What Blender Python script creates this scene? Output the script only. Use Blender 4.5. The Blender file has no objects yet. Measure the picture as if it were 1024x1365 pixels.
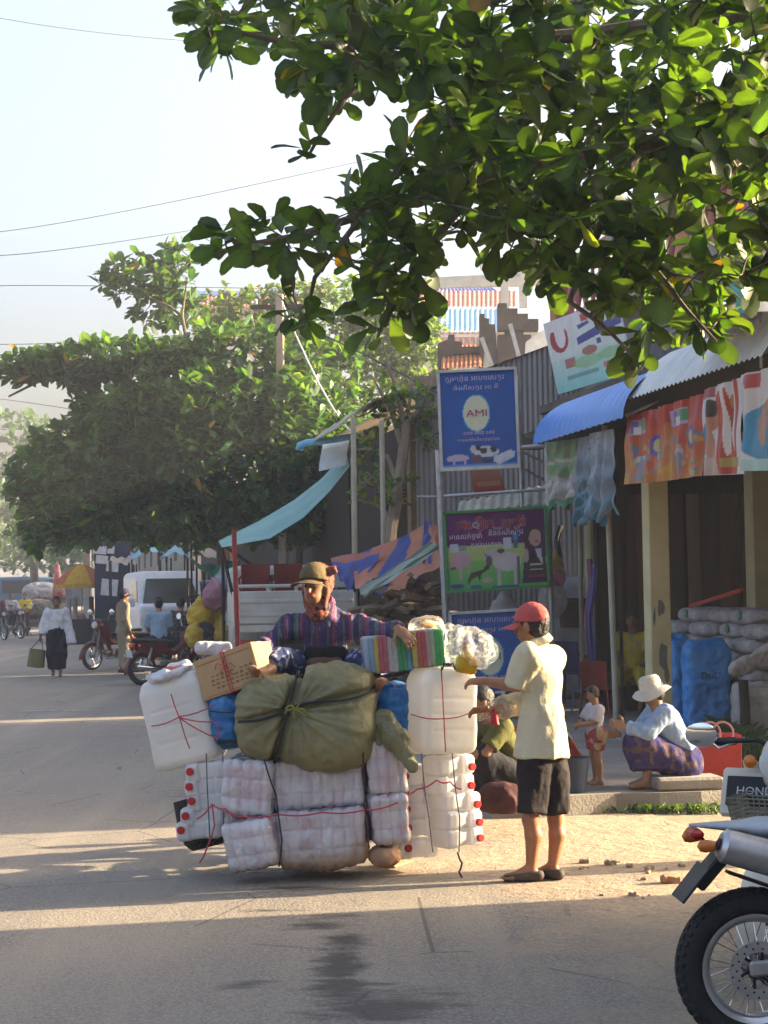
import bpy, math, random
import numpy as np
from mathutils import Vector, Matrix, Quaternion
random.seed(7)
RNG = np.random.default_rng(11)
R = math.radians
scene = bpy.context.scene
COL = scene.collection

# ------------------------------------------------------------------ camera
F_PX, CAM_H, HORIZ, ROLL = 2400.0, 1.70, 787.0, R(0.9)
W_PX, H_PX = 1024.0, 1365.0
pitch = math.atan((HORIZ - H_PX / 2) / F_PX)
fw = Vector((0, math.cos(pitch), math.sin(pitch)))
up0 = Vector((0, -math.sin(pitch), math.cos(pitch)))
cx = Vector((1, 0, 0)) * math.cos(ROLL) - up0 * math.sin(ROLL)
cy = Vector((1, 0, 0)) * math.sin(ROLL) + up0 * math.cos(ROLL)
CAM = Vector((0, 0, CAM_H))
cam_data = bpy.data.cameras.new('camera')
cam_data.sensor_fit = 'VERTICAL'
cam_data.sensor_height = 36.0
cam_data.lens = F_PX / H_PX * 36.0
cam_data.clip_end = 2000.0
cam = bpy.data.objects.new('camera', cam_data)
COL.objects.link(cam)
cam.matrix_world = Matrix(((cx.x, cy.x, -fw.x, 0), (cx.y, cy.y, -fw.y, 0),
                           (cx.z, cy.z, -fw.z, CAM_H), (0, 0, 0, 1)))
scene.camera = cam

# ------------------------------------------------------------------ sky, sun, exposure
SUN_AZ, SUN_EL = R(12.0), R(18.0)          # azimuth counted from +X towards +Y
world = bpy.data.worlds.new('World')
scene.world = world
world.use_nodes = True
wn = world.node_tree
bg = wn.nodes['Background']
sky = wn.nodes.new('ShaderNodeTexSky')
sky.sky_type = 'NISHITA'
sky.sun_disc = False
sky.sun_elevation = SUN_EL
sky.sun_rotation = R(90) - SUN_AZ
sky.air_density = 0.8
sky.dust_density = 10.0
sky.ozone_density = 0.7
wn.links.new(sky.outputs['Color'], bg.inputs['Color'])
bg.inputs['Strength'].default_value = 0.15
sun_d = bpy.data.lights.new('sun', 'SUN')
sun_d.energy = 5.0
sun_d.angle = R(0.6)
sun_d.color = (1.0, 0.80, 0.53)
sun = bpy.data.objects.new('sun', sun_d)
COL.objects.link(sun)
SUNV = Vector((math.cos(SUN_EL) * math.cos(SUN_AZ), math.cos(SUN_EL) * math.sin(SUN_AZ), math.sin(SUN_EL)))
sun.rotation_euler = SUNV.to_track_quat('Z', 'Y').to_euler()
sun.location = SUNV * 60
vs = scene.view_settings
vs.view_transform = 'Standard'
vs.look = 'None'
vs.gamma = 1.0
vs.use_curve_mapping = False
vs.exposure = 2.3
scene.cycles.use_denoising = True
scene.cycles.max_bounces = 8
scene.cycles.diffuse_bounces = 4
scene.cycles.glossy_bounces = 3
scene.cycles.transmission_bounces = 6
scene.cycles.transparent_max_bounces = 12
scene.cycles.volume_bounces = 0
scene.cycles.caustics_reflective = False
scene.cycles.caustics_refractive = False

# ------------------------------------------------------------------ places
def zg(y):                                  # the road rises a little in the distance
    t = min(1.0, max(0.0, (y - 20.0) / 20.0))
    return 0.15 * t * t * (3 - 2 * t)
def ray(px, py):
    return fw * F_PX + cx * (px - W_PX / 2) - cy * (py - H_PX / 2)
def P(px, py, Y):                           # the point at world depth Y seen at that pixel
    d = ray(px, py)
    return CAM + d * (Y / d.y)
def G(px, py, z=None):                      # the point of the ground (or of height z) seen there
    d = ray(px, py)
    Y = 20.0
    for _ in range(12):
        zz = zg(Y) if z is None else z
        Y = (zz - CAM_H) / d.z * d.y
    return CAM + d * (Y / d.y)
ST = R(11.0)                                # heading of the street: s along it, t across
U2 = Vector((-math.sin(ST), math.cos(ST), 0))
V2 = Vector((math.cos(ST), math.sin(ST), 0))
def S(s, t, z=0.0):
    return U2 * s + V2 * t + Vector((0, 0, z))
def onT(px, py, t):                         # the point of the vertical plane t = const seen at a pixel
    d = ray(px, py)
    return CAM + d * (t / d.dot(V2))
def onS(px, py, s):
    d = ray(px, py)
    return CAM + d * (s / d.dot(U2))

# ------------------------------------------------------------------ noise
def _h(ix, iy, iz, seed):
    n = (ix * 374761393 + iy * 668265263 + iz * 1442695041 + seed * 97463477) & 0xffffffff
    n = ((n ^ (n >> 13)) * 1274126177) & 0xffffffff
    return ((n ^ (n >> 16)) & 0xffff) / 32767.5 - 1.0
def vn(Pn, seed=0):
    Pn = np.asarray(Pn, float)
    i = np.floor(Pn).astype(np.int64)
    f = Pn - i
    f = f * f * (3 - 2 * f)
    o = 0
    for a in (0, 1):
        for b in (0, 1):
            for c in (0, 1):
                w = (f[:, 0] if a else 1 - f[:, 0]) * (f[:, 1] if b else 1 - f[:, 1]) * (f[:, 2] if c else 1 - f[:, 2])
                o = o + w * _h(i[:, 0] + a, i[:, 1] + b, i[:, 2] + c, seed)
    return o
def fbm(Pn, seed=0, oct=3):
    return sum(vn(np.asarray(Pn) * 2 ** k, seed + k) * 0.5 ** k for k in range(oct))

# ------------------------------------------------------------------ materials
def mat(name, col, col2=None, sc=6.0, rough=0.7, metal=0.0, bump=0.0, bsc=60.0, trl=0.0, spec=0.3,
        attr=False, stretch=(1, 1, 1), lo=0.35, hi=0.65, alpha=1.0, coat=0.0, world=False):
    m = bpy.data.materials.new(name)
    m.use_nodes = True
    nt = m.node_tree
    N, L = nt.nodes, nt.links
    b = N['Principled BSDF']
    b.inputs['Roughness'].default_value = rough
    b.inputs['Metallic'].default_value = metal
    b.inputs['Specular IOR Level'].default_value = spec
    b.inputs['Alpha'].default_value = alpha
    b.inputs['Coat Weight'].default_value = coat
    tc = N.new('ShaderNodeTexCoord')
    src = tc.outputs['Object']
    if world:
        g = N.new('ShaderNodeNewGeometry'); src = g.outputs['Position']
    mp = N.new('ShaderNodeMapping')
    mp.inputs['Scale'].default_value = stretch
    L.new(src, mp.inputs['Vector'])
    n1 = N.new('ShaderNodeTexNoise')
    n1.inputs['Scale'].default_value = sc
    n1.inputs['Detail'].default_value = 6
    n1.inputs['Roughness'].default_value = 0.6
    L.new(mp.outputs['Vector'], n1.inputs['Vector'])
    rp = N.new('ShaderNodeValToRGB')
    rp.color_ramp.elements[0].position = lo
    rp.color_ramp.elements[1].position = hi
    L.new(n1.outputs['Fac'], rp.inputs['Fac'])
    if attr:
        at = N.new('ShaderNodeVertexColor'); at.layer_name = 'Col'
        c2 = col2 or (0.82, 0.82, 0.82)
        rp.color_ramp.elements[0].color = (*c2, 1)
        rp.color_ramp.elements[1].color = (1, 1, 1, 1)
        mx = N.new('ShaderNodeMix'); mx.data_type = 'RGBA'; mx.blend_type = 'MULTIPLY'
        mx.inputs['Factor'].default_value = 1
        L.new(at.outputs['Color'], mx.inputs['A']); L.new(rp.outputs['Color'], mx.inputs['B'])
        cout = mx.outputs['Result']
    else:
        c2 = col2 or tuple(x * 0.75 for x in col)
        rp.color_ramp.elements[0].color = (*c2, 1)
        rp.color_ramp.elements[1].color = (*col, 1)
        cout = rp.outputs['Color']
    L.new(cout, b.inputs['Base Color'])
    if bump:
        n2 = N.new('ShaderNodeTexNoise')
        n2.inputs['Scale'].default_value = bsc
        n2.inputs['Detail'].default_value = 5
        L.new(mp.outputs['Vector'], n2.inputs['Vector'])
        bp = N.new('ShaderNodeBump')
        bp.inputs['Strength'].default_value = bump
        bp.inputs['Distance'].default_value = 0.02
        L.new(n2.outputs['Fac'], bp.inputs['Height'])
        L.new(bp.outputs['Normal'], b.inputs['Normal'])
    if trl:
        t = N.new('ShaderNodeBsdfTranslucent')
        L.new(cout, t.inputs['Color'])
        ms = N.new('ShaderNodeMixShader')
        ms.inputs['Fac'].default_value = trl
        L.new(b.outputs['BSDF'], ms.inputs[1]); L.new(t.outputs['BSDF'], ms.inputs[2])
        L.new(ms.outputs['Shader'], N['Material Output'].inputs['Surface'])
    m.diffuse_color = (*col, 1)
    return m

# ------------------------------------------------------------------ objects
ORG = {}
def top_of(o):
    while o.parent is not None:
        o = o.parent
    return o
def tag(o, label=None, cat=None, group=None, kind=None):
    if label: o['label'] = label
    if cat: o['category'] = cat
    if group: o['group'] = group
    if kind: o['kind'] = kind
    return o
def thing(name, label, cat, loc=(0, 0, 0), group=None):
    o = bpy.data.objects.new(name, None)
    o.empty_display_size = 0.1
    COL.objects.link(o)
    o.location = loc
    ORG[o] = np.array(loc, float)
    return tag(o, label, cat, group)
def np_mesh(name, V, F, m, smooth=True, col=None, angle=None):
    me = bpy.data.meshes.new(name)
    V = np.asarray(V, float)
    me.from_pydata(V.tolist(), [], F if isinstance(F, list) else F.tolist())
    if m is not None: me.materials.append(m)
    if smooth:
        me.polygons.foreach_set('use_smooth', np.ones(len(me.polygons), bool))
        if angle: me.set_sharp_from_angle(angle=R(angle))
    if col is not None:
        a = me.color_attributes.new('Col', 'FLOAT_COLOR', 'POINT')
        c = np.ones((len(V), 4)); c[:, :3] = col
        a.data.foreach_set('color', c.ravel())
    me.update()
    return me
def part(name, g, m, parent=None, smooth=True, angle=40, col=None, label=None):
    V, F = (g.V, g.F) if isinstance(g, M) else (g[0], g[1])
    if isinstance(g, M) and g.C is not None and col is None: col = g.C
    V = np.asarray(V, float)
    if parent is not None and top_of(parent) in ORG: V = V - ORG[top_of(parent)]
    o = bpy.data.objects.new(name, np_mesh(name, V, F, m, smooth, col, angle))
    COL.objects.link(o)
    o.parent = parent
    if label: o['label'] = label
    return o
def solo(name, g, m, label, cat, group=None, kind=None, smooth=True, angle=40, col=None):
    V, F = (g.V, g.F) if isinstance(g, M) else (g[0], g[1])
    if isinstance(g, M) and g.C is not None and col is None: col = g.C
    V = np.asarray(V, float)
    c = (V.min(0) + V.max(0)) / 2; c[2] = V[:, 2].min()
    o = bpy.data.objects.new(name, np_mesh(name, V - c, F, m, smooth, col, angle))
    COL.objects.link(o)
    o.location = c
    ORG[o] = c
    return tag(o, label, cat, group, kind)
def struct(name, g, m, smooth=False):
    o = part(name, g, m, None, smooth)
    o['kind'] = 'structure'
    ORG[o] = np.zeros(3)
    return o
def copy_tree(o, parent=None):
    c = o.copy(); COL.objects.link(c); c.parent = parent
    for ch in o.children: copy_tree(ch, c)
    return c
def rotz(a): return Matrix.Rotation(a, 3, 'Z')
def frame(d, up=(0, 0, 1)):                 # columns: side, d, up
    d = Vector(d).normalized(); u = Vector(up)
    s = d.cross(u)
    if s.length < 1e-4: s = d.cross(Vector((1, 0, 0)))
    s.normalize(); u = s.cross(d)
    return Matrix((s, d, u)).transposed()

class M:
    def __init__(self): self.V, self.F, self.C = [], [], None
    def add(self, V, F, col=None):
        b = len(self.V)
        self.V += [tuple(v) for v in V]
        self.F += [tuple(b + i for i in f) for f in F]
        if col is not None:
            if self.C is None: self.C = []
            self.C += [tuple(col)] * len(V)
        return self
    def box(self, c, d, rot=None, bev=0.0, col=None):
        hx, hy, hz = d[0] / 2, d[1] / 2, d[2] / 2
        c = Vector(c)
        b = min(bev, hx * .9, hy * .9, hz * .9)
        V, F = [], []
        if b <= 0:
            for z in (-hz, hz):
                for x, y in ((-hx, -hy), (hx, -hy), (hx, hy), (-hx, hy)): V.append(Vector((x, y, z)))
            F = [(3, 2, 1, 0), (4, 5, 6, 7), (0, 1, 5, 4), (1, 2, 6, 5), (2, 3, 7, 6), (3, 0, 4, 7)]
        else:
            idx = {}
            for sx in (-1, 1):
                for sy in (-1, 1):
                    for sz in (-1, 1):
                        for a in range(3):
                            p = [sx * (hx - b), sy * (hy - b), sz * (hz - b)]
                            p[a] = (sx, sy, sz)[a] * (hx, hy, hz)[a]
                            idx[sx, sy, sz, a] = len(V); V.append(Vector(p))
            def q(*k): return tuple(idx[i] for i in k)
            for a in range(3):
                o1, o2 = [i for i in range(3) if i != a]
                for s in (-1, 1):
                    ks = []
                    for u, v in ((-1, -1), (1, -1), (1, 1), (-1, 1)):
                        k = [0, 0, 0]; k[a] = s; k[o1] = u; k[o2] = v
                        ks.append((*k, a))
                    F.append(q(*ks))
                for u in (-1, 1):               # edges along axis a
                    for v in (-1, 1):
                        k0 = [0, 0, 0]; k0[o1] = u; k0[o2] = v
                        ka = list(k0); ka[a] = -1; kb = list(k0); kb[a] = 1
                        F.append(q((*ka, o1), (*kb, o1), (*kb, o2), (*ka, o2)))
            for sx in (-1, 1):
                for sy in (-1, 1):
                    for sz in (-1, 1):
                        F.append(q((sx, sy, sz, 0), (sx, sy, sz, 1), (sx, sy, sz, 2)))
            G2 = []
            for f in F:                          # outward winding
                p = [V[i] for i in f]
                n = (p[1] - p[0]).cross(p[2] - p[0])
                ctr = sum(p, Vector()) / len(p)
                G2.append(f if n.dot(ctr) > 0 else tuple(reversed(f)))
            F = G2
        if rot is not None: V = [rot @ v for v in V]
        return self.add([v + c for v in V], F, col)
    def tube(self, path, r, n=8, col=None, cap=True):
        path = [Vector(p) for p in path]
        k = len(path)
        rs = r if isinstance(r, (list, tuple)) else [r] * k
        V, F = [], []
        ref = None
        for i, p in enumerate(path):
            d = (path[min(i + 1, k - 1)] - path[max(i - 1, 0)])
            if d.length < 1e-9: d = Vector((0, 0, 1))
            d.normalize()
            if ref is None: ref = d.orthogonal().normalized()
            ref = (ref - d * ref.dot(d))
            if ref.length < 1e-6: ref = d.orthogonal()
            ref.normalize()
            b = d.cross(ref)
            for j in range(n):
                a = 2 * math.pi * j / n
                V.append(p + (ref * math.cos(a) + b * math.sin(a)) * rs[i])
        for i in range(k - 1):
            for j in range(n):
                j2 = (j + 1) % n
                F.append((i * n + j, i * n + j2, (i + 1) * n + j2, (i + 1) * n + j))
        if cap:
            F.append(tuple(reversed(range(n)))); F.append(tuple((k - 1) * n + j for j in range(n)))
        return self.add(V, F, col)
    def lathe(self, prof, c=(0, 0, 0), axis=(0, 0, 1), n=24, col=None, closed=False):
        ax = Vector(axis).normalized(); e1 = ax.orthogonal().normalized(); e2 = ax.cross(e1); c = Vector(c)
        V, F = [], []
        for (r, h) in prof:
            for j in range(n):
                a = 2 * math.pi * j / n
                V.append(c + ax * h + (e1 * math.cos(a) + e2 * math.sin(a)) * r)
        k = len(prof)
        for i in range(k if closed else k - 1):
            i2 = (i + 1) % k
            for j in range(n):
                j2 = (j + 1) % n
                F.append((i * n + j, i * n + j2, i2 * n + j2, i2 * n + j))
        if not closed:
            F.append(tuple(reversed(range(n)))); F.append(tuple((k - 1) * n + j for j in range(n)))
        return self.add(V, F, col)
    def sheet(self, fn, nu, nv, thick=0.0, cfn=None):
        Vs = [[Vector(fn(i / nu, j / nv)) for i in range(nu + 1)] for j in range(nv + 1)]
        V, F, C = [], [], []
        for j in range(nv + 1):
            for i in range(nu + 1):
                V.append(Vs[j][i])
                if cfn: C.append(cfn(i / nu, j / nv))
        w = nu + 1
        for j in range(nv):
            for i in range(nu):
                F.append((j * w + i, j * w + i + 1, (j + 1) * w + i + 1, (j + 1) * w + i))
        if thick:
            nrm = []
            for j in range(nv + 1):
                for i in range(nu + 1):
                    a = Vs[j][min(i + 1, nu)] - Vs[j][max(i - 1, 0)]
                    b = Vs[min(j + 1, nv)][i] - Vs[max(j - 1, 0)][i]
                    nn = a.cross(b)
                    nrm.append(nn.normalized() if nn.length > 1e-9 else Vector((0, 0, 1)))
            k = len(V)
            V2 = [v - n_ * thick for v, n_ in zip(V, nrm)]
            F2 = [tuple(k + q for q in reversed(f)) for f in F]
            rim = [j * w for j in range(nv + 1)] + [nv * w + i for i in range(1, nu + 1)] + \
                  [j * w + nu for j in range(nv - 1, -1, -1)] + [i for i in range(nu - 1, 0, -1)]
            for a in range(len(rim)):
                p, q = rim[a], rim[(a + 1) % len(rim)]
                F2.append((p, q, k + q, k + p))
            V += V2; F += F2
            if cfn: C += C
        b = len(self.V)
        self.V += [tuple(v) for v in V]
        self.F += [tuple(b + i for i in f) for f in F]
        if cfn:
            if self.C is None: self.C = []
            self.C += C
        return self
    def prism(self, pts, off, col=None):        # polygon extruded by a vector
        pts = [Vector(p) for p in pts]; off = Vector(off); k = len(pts)
        V = pts + [p + off for p in pts]
        F = [tuple(reversed(range(k))), tuple(k + i for i in range(k))]
        for i in range(k):
            j = (i + 1) % k
            F.append((i, j, k + j, k + i))
        return self.add(V, F, col)

# ------------------------------------------------------------------ soft shapes from a distance field
class Vox:
    def __init__(self, lo, hi, h):
        self.lo = np.array(lo, float); self.h = h
        self.n = np.ceil((np.array(hi, float) - self.lo) / h).astype(int) + 1
        self.v = np.full(self.n, 1e3, np.float32)
    def _blk(self, lo, hi):
        i0 = np.clip(np.floor((np.array(lo) - self.lo) / self.h).astype(int), 0, self.n)
        i1 = np.clip(np.ceil((np.array(hi) - self.lo) / self.h).astype(int) + 1, 0, self.n)
        sl = tuple(slice(a, b) for a, b in zip(i0, i1))
        ax = [self.lo[k] + self.h * np.arange(i0[k], i1[k]) for k in range(3)]
        return sl, ax[0][:, None, None], ax[1][None, :, None], ax[2][None, None, :]
    def _put(self, sl, d, k, sub=False):
        a = self.v[sl]
        if sub:
            self.v[sl] = np.maximum(a, -d); return
        if k > 0:
            hh = np.clip(0.5 + 0.5 * (a - d) / k, 0, 1)
            self.v[sl] = np.where(a > 100, d, a + (d - a) * hh - k * hh * (1 - hh))
        else:
            self.v[sl] = np.minimum(a, d)
    def cone(self, a, b, ra, rb, k=0.02, cap=None, flat=1.0, fdir=None):
        a = np.array(a, float); b = np.array(b, float)
        m = max(ra, rb) * max(1, flat) + 3 * self.h + k
        sl, X, Y, Z = self._blk(np.minimum(a, b) - m, np.maximum(a, b) + m)
        ba = b - a; L2 = max(ba.dot(ba), 1e-9)
        px, py, pz = X - a[0], Y - a[1], Z - a[2]
        t = np.clip((px * ba[0] + py * ba[1] + pz * ba[2]) / L2, 0, 1)
        qx, qy, qz = px - t * ba[0], py - t * ba[1], pz - t * ba[2]
        if fdir is not None:                    # squash the section along fdir
            w = (qx * fdir[0] + qy * fdir[1] + qz * fdir[2]) * (1 / flat - 1)
            qx, qy, qz = qx + w * fdir[0], qy + w * fdir[1], qz + w * fdir[2]
        d = np.sqrt(qx ** 2 + qy ** 2 + qz ** 2) - (ra + (rb - ra) * t)
        if cap:
            u = ba / math.sqrt(L2)
            if 'b' in cap: d = np.maximum(d, (X - b[0]) * u[0] + (Y - b[1]) * u[1] + (Z - b[2]) * u[2])
            if 'a' in cap: d = np.maximum(d, -(px * u[0] + py * u[1] + pz * u[2]))
        self._put(sl, d, k); return self
    def _loc(self, c, ext, Rm):
        c = np.array(c, float)
        sl, X, Y, Z = self._blk(c - ext, c + ext)
        X, Y, Z = X - c[0], Y - c[1], Z - c[2]
        if Rm is not None:
            r = np.array(Rm)                    # columns are the local axes
            X, Y, Z = (X * r[0, 0] + Y * r[1, 0] + Z * r[2, 0], X * r[0, 1] + Y * r[1, 1] + Z * r[2, 1],
                       X * r[0, 2] + Y * r[1, 2] + Z * r[2, 2])
        return sl, X, Y, Z
    def ell(self, c, r, Rm=None, k=0.02, sub=False, p=2.0):
        r = np.array(r, float)
        ext = r.max() * (1.3 if p > 2 else 1.0) + 3 * self.h + k
        sl, X, Y, Z = self._loc(c, ext, Rm)
        q = (np.abs(X / r[0]) ** p + np.abs(Y / r[1]) ** p + np.abs(Z / r[2]) ** p) ** (1 / p)
        d = (q - 1) * r.min() if p > 2 else np.where(q > 1e-6, q * (q - 1) / np.maximum(np.sqrt((X / r[0] ** 2) ** 2 + (Y / r[1] ** 2) ** 2 + (Z / r[2] ** 2) ** 2), 1e-6), -r.min())
        self._put(sl, d, k, sub); return self
    def box(self, c, half, rad, Rm=None, k=0.0, sub=False):
        half = np.array(half, float)
        ext = np.linalg.norm(half) + 3 * self.h + k
        sl, X, Y, Z = self._loc(c, ext, Rm)
        qx, qy, qz = np.abs(X) - half[0] + rad, np.abs(Y) - half[1] + rad, np.abs(Z) - half[2] + rad
        d = np.sqrt(np.maximum(qx, 0) ** 2 + np.maximum(qy, 0) ** 2 + np.maximum(qz, 0) ** 2) + \
            np.minimum(np.maximum(qx, np.maximum(qy, qz)), 0) - rad
        self._put(sl, d, k, sub); return self
    def cut(self, p, n):                        # removes the side n points to
        p = np.array(p, float); n = np.array(n, float) / np.linalg.norm(n)
        sl, X, Y, Z = self._blk(self.lo, self.lo + self.n * self.h)
        self.v = np.maximum(self.v, ((X - p[0]) * n[0] + (Y - p[1]) * n[1] + (Z - p[2]) * n[2]).astype(np.float32))
        return self
    def surf(self):
        v = self.v; s = v < 0
        n0, n1, n2 = v.shape
        cnt = np.zeros((n0 - 1, n1 - 1, n2 - 1), np.int8)
        offs = [(a, b, c) for a in (0, 1) for b in (0, 1) for c in (0, 1)]
        for o in offs: cnt += s[o[0]:n0 - 1 + o[0], o[1]:n1 - 1 + o[1], o[2]:n2 - 1 + o[2]]
        act = (cnt > 0) & (cnt < 8)
        ids = np.argwhere(act)
        idx = np.full(act.shape, -1, np.int64); idx[act] = np.arange(len(ids))
        acc = np.zeros((len(ids), 3)); num = np.zeros(len(ids))
        for a in offs:
            for ax in range(3):
                if a[ax]: continue
                b = list(a); b[ax] = 1
                va = v[ids[:, 0] + a[0], ids[:, 1] + a[1], ids[:, 2] + a[2]]
                vb = v[ids[:, 0] + b[0], ids[:, 1] + b[1], ids[:, 2] + b[2]]
                mk = (va < 0) != (vb < 0)
                t = np.zeros(len(ids)); t[mk] = va[mk] / (va[mk] - vb[mk])
                p = np.tile(np.array(a, float), (len(ids), 1)); p[:, ax] += t
                acc[mk] += p[mk]; num += mk
        V = self.lo + (ids + acc / np.maximum(num, 1)[:, None]) * self.h
        Fs = []
        for ax in range(3):
            o1, o2 = (ax + 1) % 3, (ax + 2) % 3
            s0 = np.take(s, range(0, s.shape[ax] - 1), ax); s1 = np.take(s, range(1, s.shape[ax]), ax)
            e = np.argwhere(s0 != s1)
            ok = (e[:, o1] > 0) & (e[:, o2] > 0) & (e[:, o1] < v.shape[o1] - 1) & (e[:, o2] < v.shape[o2] - 1)
            e = e[ok]
            qs = []
            for du, dv in ((1, 1), (0, 1), (0, 0), (1, 0)):
                q = e.copy(); q[:, o1] -= du; q[:, o2] -= dv
                qs.append(idx[q[:, 0], q[:, 1], q[:, 2]])
            Q = np.stack(qs, 1)
            fl = ~s0[e[:, 0], e[:, 1], e[:, 2]]
            Q[fl] = Q[fl][:, ::-1]
            Fs.append(Q)
        return V, np.concatenate(Fs)
def vnormals(V, F):
    n = np.cross(V[F[:, 2]] - V[F[:, 0]], V[F[:, 3]] - V[F[:, 1]])
    o = np.zeros_like(V)
    for k in range(4): np.add.at(o, F[:, k], n)
    return o / np.maximum(np.linalg.norm(o, axis=1), 1e-9)[:, None]
def folds(VF, amp, sc=(9, 9, 4), seed=0, ridge=True, keep=None):
    V, F = VF
    n = vnormals(V, F)
    d = fbm(V * np.array(sc), seed, 3)
    if ridge: d = (0.5 - np.abs(d)) * 1.4
    w = 1.0 if keep is None else keep(V)
    return V + n * (amp * d * w)[:, None], F
# ------------------------------------------------------------------ ground, road, pavement
def ground_material():
    m = bpy.data.materials.new('dusty_asphalt'); m.use_nodes = True
    nt = m.node_tree; N, L = nt.nodes, nt.links
    b = N['Principled BSDF']
    geo = N.new('ShaderNodeNewGeometry')
    def dot(v, add=0.0):
        d = N.new('ShaderNodeVectorMath'); d.operation = 'DOT_PRODUCT'
        L.new(geo.outputs['Position'], d.inputs[0]); d.inputs[1].default_value = v
        return d.outputs['Value']
    def math_(op, a, c):
        n = N.new('ShaderNodeMath'); n.operation = op
        for k, x in enumerate((a, c)):
            if isinstance(x, (int, float)): n.inputs[k].default_value = x
            else: L.new(x, n.inputs[k])
        return n.outputs[0]
    def noise(sc, det=6, st=(1, 1, 1), rough=0.6):
        mp = N.new('ShaderNodeMapping'); mp.inputs['Scale'].default_value = st
        mp.inputs['Rotation'].default_value = (0, 0, -ST)
        L.new(geo.outputs['Position'], mp.inputs['Vector'])
        n = N.new('ShaderNodeTexNoise'); n.inputs['Scale'].default_value = sc; n.inputs['Detail'].default_value = det
        n.inputs['Roughness'].default_value = rough
        L.new(mp.outputs['Vector'], n.inputs['Vector']); return n.outputs['Fac']
    def ramp(x, p0, p1, c0=(0, 0, 0), c1=(1, 1, 1)):
        r = N.new('ShaderNodeValToRGB')
        r.color_ramp.elements[0].position = p0; r.color_ramp.elements[1].position = p1
        r.color_ramp.elements[0].color = (*c0, 1); r.color_ramp.elements[1].color = (*c1, 1)
        L.new(x, r.inputs['Fac']); return r.outputs['Color']
    def mix(f, a, c, mode='MIX'):
        x = N.new('ShaderNodeMix'); x.data_type = 'RGBA'; x.blend_type = mode
        if isinstance(f, (int, float)): x.inputs['Factor'].default_value = f
        else: L.new(f, x.inputs['Factor'])
        for k, q in (('A', a), ('B', c)):
            if isinstance(q, tuple): x.inputs[k].default_value = (*q, 1)
            else: L.new(q, x.inputs[k])
        return x.outputs['Result']
    t = dot(V2)
    asph = mix(ramp(noise(0.9), .35, .7), (0.185, 0.162, 0.140), (0.265, 0.225, 0.178))
    asph = mix(ramp(noise(0.35, 6, (1, .35, 1)), .42, .62), asph, (0.135, 0.122, 0.11))
    asph = mix(ramp(noise(2.0, 5, (1, .05, 1)), .47, .66), asph, (0.285, 0.24, 0.185))
    asph = mix(ramp(noise(55, 3), .40, .62), asph, (0.29, 0.25, 0.20))
    asph = mix(ramp(noise(130, 2), .56, .70), asph, (0.07, 0.068, 0.066))
    dirt = mix(ramp(noise(1.3), .3, .7), (0.36, 0.27, 0.18), (0.27, 0.20, 0.135))
    dirt = mix(ramp(noise(30, 4), .42, .66), dirt, (0.42, 0.33, 0.23))
    dirt = mix(ramp(noise(9, 5), .60, .72), dirt, (0.18, 0.14, 0.10))
    edge = math_('ADD', math_('MULTIPLY', math_('SUBTRACT', t, 2.15), 0.42), math_('MULTIPLY', math_('SUBTRACT', noise(0.8, 8), 0.5), 2.2))
    edge = ramp(edge, 0.0, 0.55)
    vo = N.new('ShaderNodeTexVoronoi'); vo.feature = 'DISTANCE_TO_EDGE'; vo.inputs['Scale'].default_value = 0.75
    wv = N.new('ShaderNodeTexNoise'); wv.inputs['Scale'].default_value = 3.0; wv.inputs['Detail'].default_value = 5
    wa = N.new('ShaderNodeVectorMath'); wa.operation = 'MULTIPLY_ADD'; L.new(wv.outputs['Color'], wa.inputs[0]); wa.inputs[1].default_value = (.7, .7, 0); L.new(geo.outputs['Position'], wa.inputs[2]); L.new(wa.outputs['Vector'], vo.inputs['Vector'])
    crack = math_('MULTIPLY', math_('LESS_THAN', vo.outputs['Distance'], 0.006), math_('GREATER_THAN', noise(0.6, 3), 0.52))
    asph = mix(math_('MULTIPLY', crack, .6), asph, (0.06, 0.052, 0.045))
    c = mix(edge, asph, dirt)
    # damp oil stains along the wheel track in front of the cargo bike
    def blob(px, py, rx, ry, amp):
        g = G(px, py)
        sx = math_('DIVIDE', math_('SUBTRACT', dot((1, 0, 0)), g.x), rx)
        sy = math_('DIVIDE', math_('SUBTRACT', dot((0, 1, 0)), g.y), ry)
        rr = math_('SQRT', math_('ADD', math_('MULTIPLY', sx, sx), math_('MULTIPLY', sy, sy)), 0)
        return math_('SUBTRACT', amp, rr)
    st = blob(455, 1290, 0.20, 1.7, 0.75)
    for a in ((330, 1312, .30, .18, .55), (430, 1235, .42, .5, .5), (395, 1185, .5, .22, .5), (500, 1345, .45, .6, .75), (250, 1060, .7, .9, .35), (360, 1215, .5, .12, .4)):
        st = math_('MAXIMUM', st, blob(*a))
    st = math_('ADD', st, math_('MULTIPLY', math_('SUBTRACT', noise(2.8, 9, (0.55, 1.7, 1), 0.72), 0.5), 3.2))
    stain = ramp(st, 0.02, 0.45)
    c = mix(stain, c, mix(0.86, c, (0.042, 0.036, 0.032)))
    scr = math_('ADD', blob(505, 1318, .30, .42, .3), math_('MULTIPLY', math_('SUBTRACT', noise(5, 8, (2.2, .6, 1), .75), 0.5), 3.2))
    c = mix(ramp(scr, 0.35, 0.8), c, (0.30, 0.27, 0.235))
    L.new(c, b.inputs['Base Color'])
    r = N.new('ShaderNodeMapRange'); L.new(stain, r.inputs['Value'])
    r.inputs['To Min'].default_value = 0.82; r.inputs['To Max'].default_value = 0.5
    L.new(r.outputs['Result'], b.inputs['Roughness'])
    b.inputs['Specular IOR Level'].default_value = 0.25
    bp = N.new('ShaderNodeBump'); bp.inputs['Strength'].default_value = 0.7; bp.inputs['Distance'].default_value = 0.012
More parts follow.
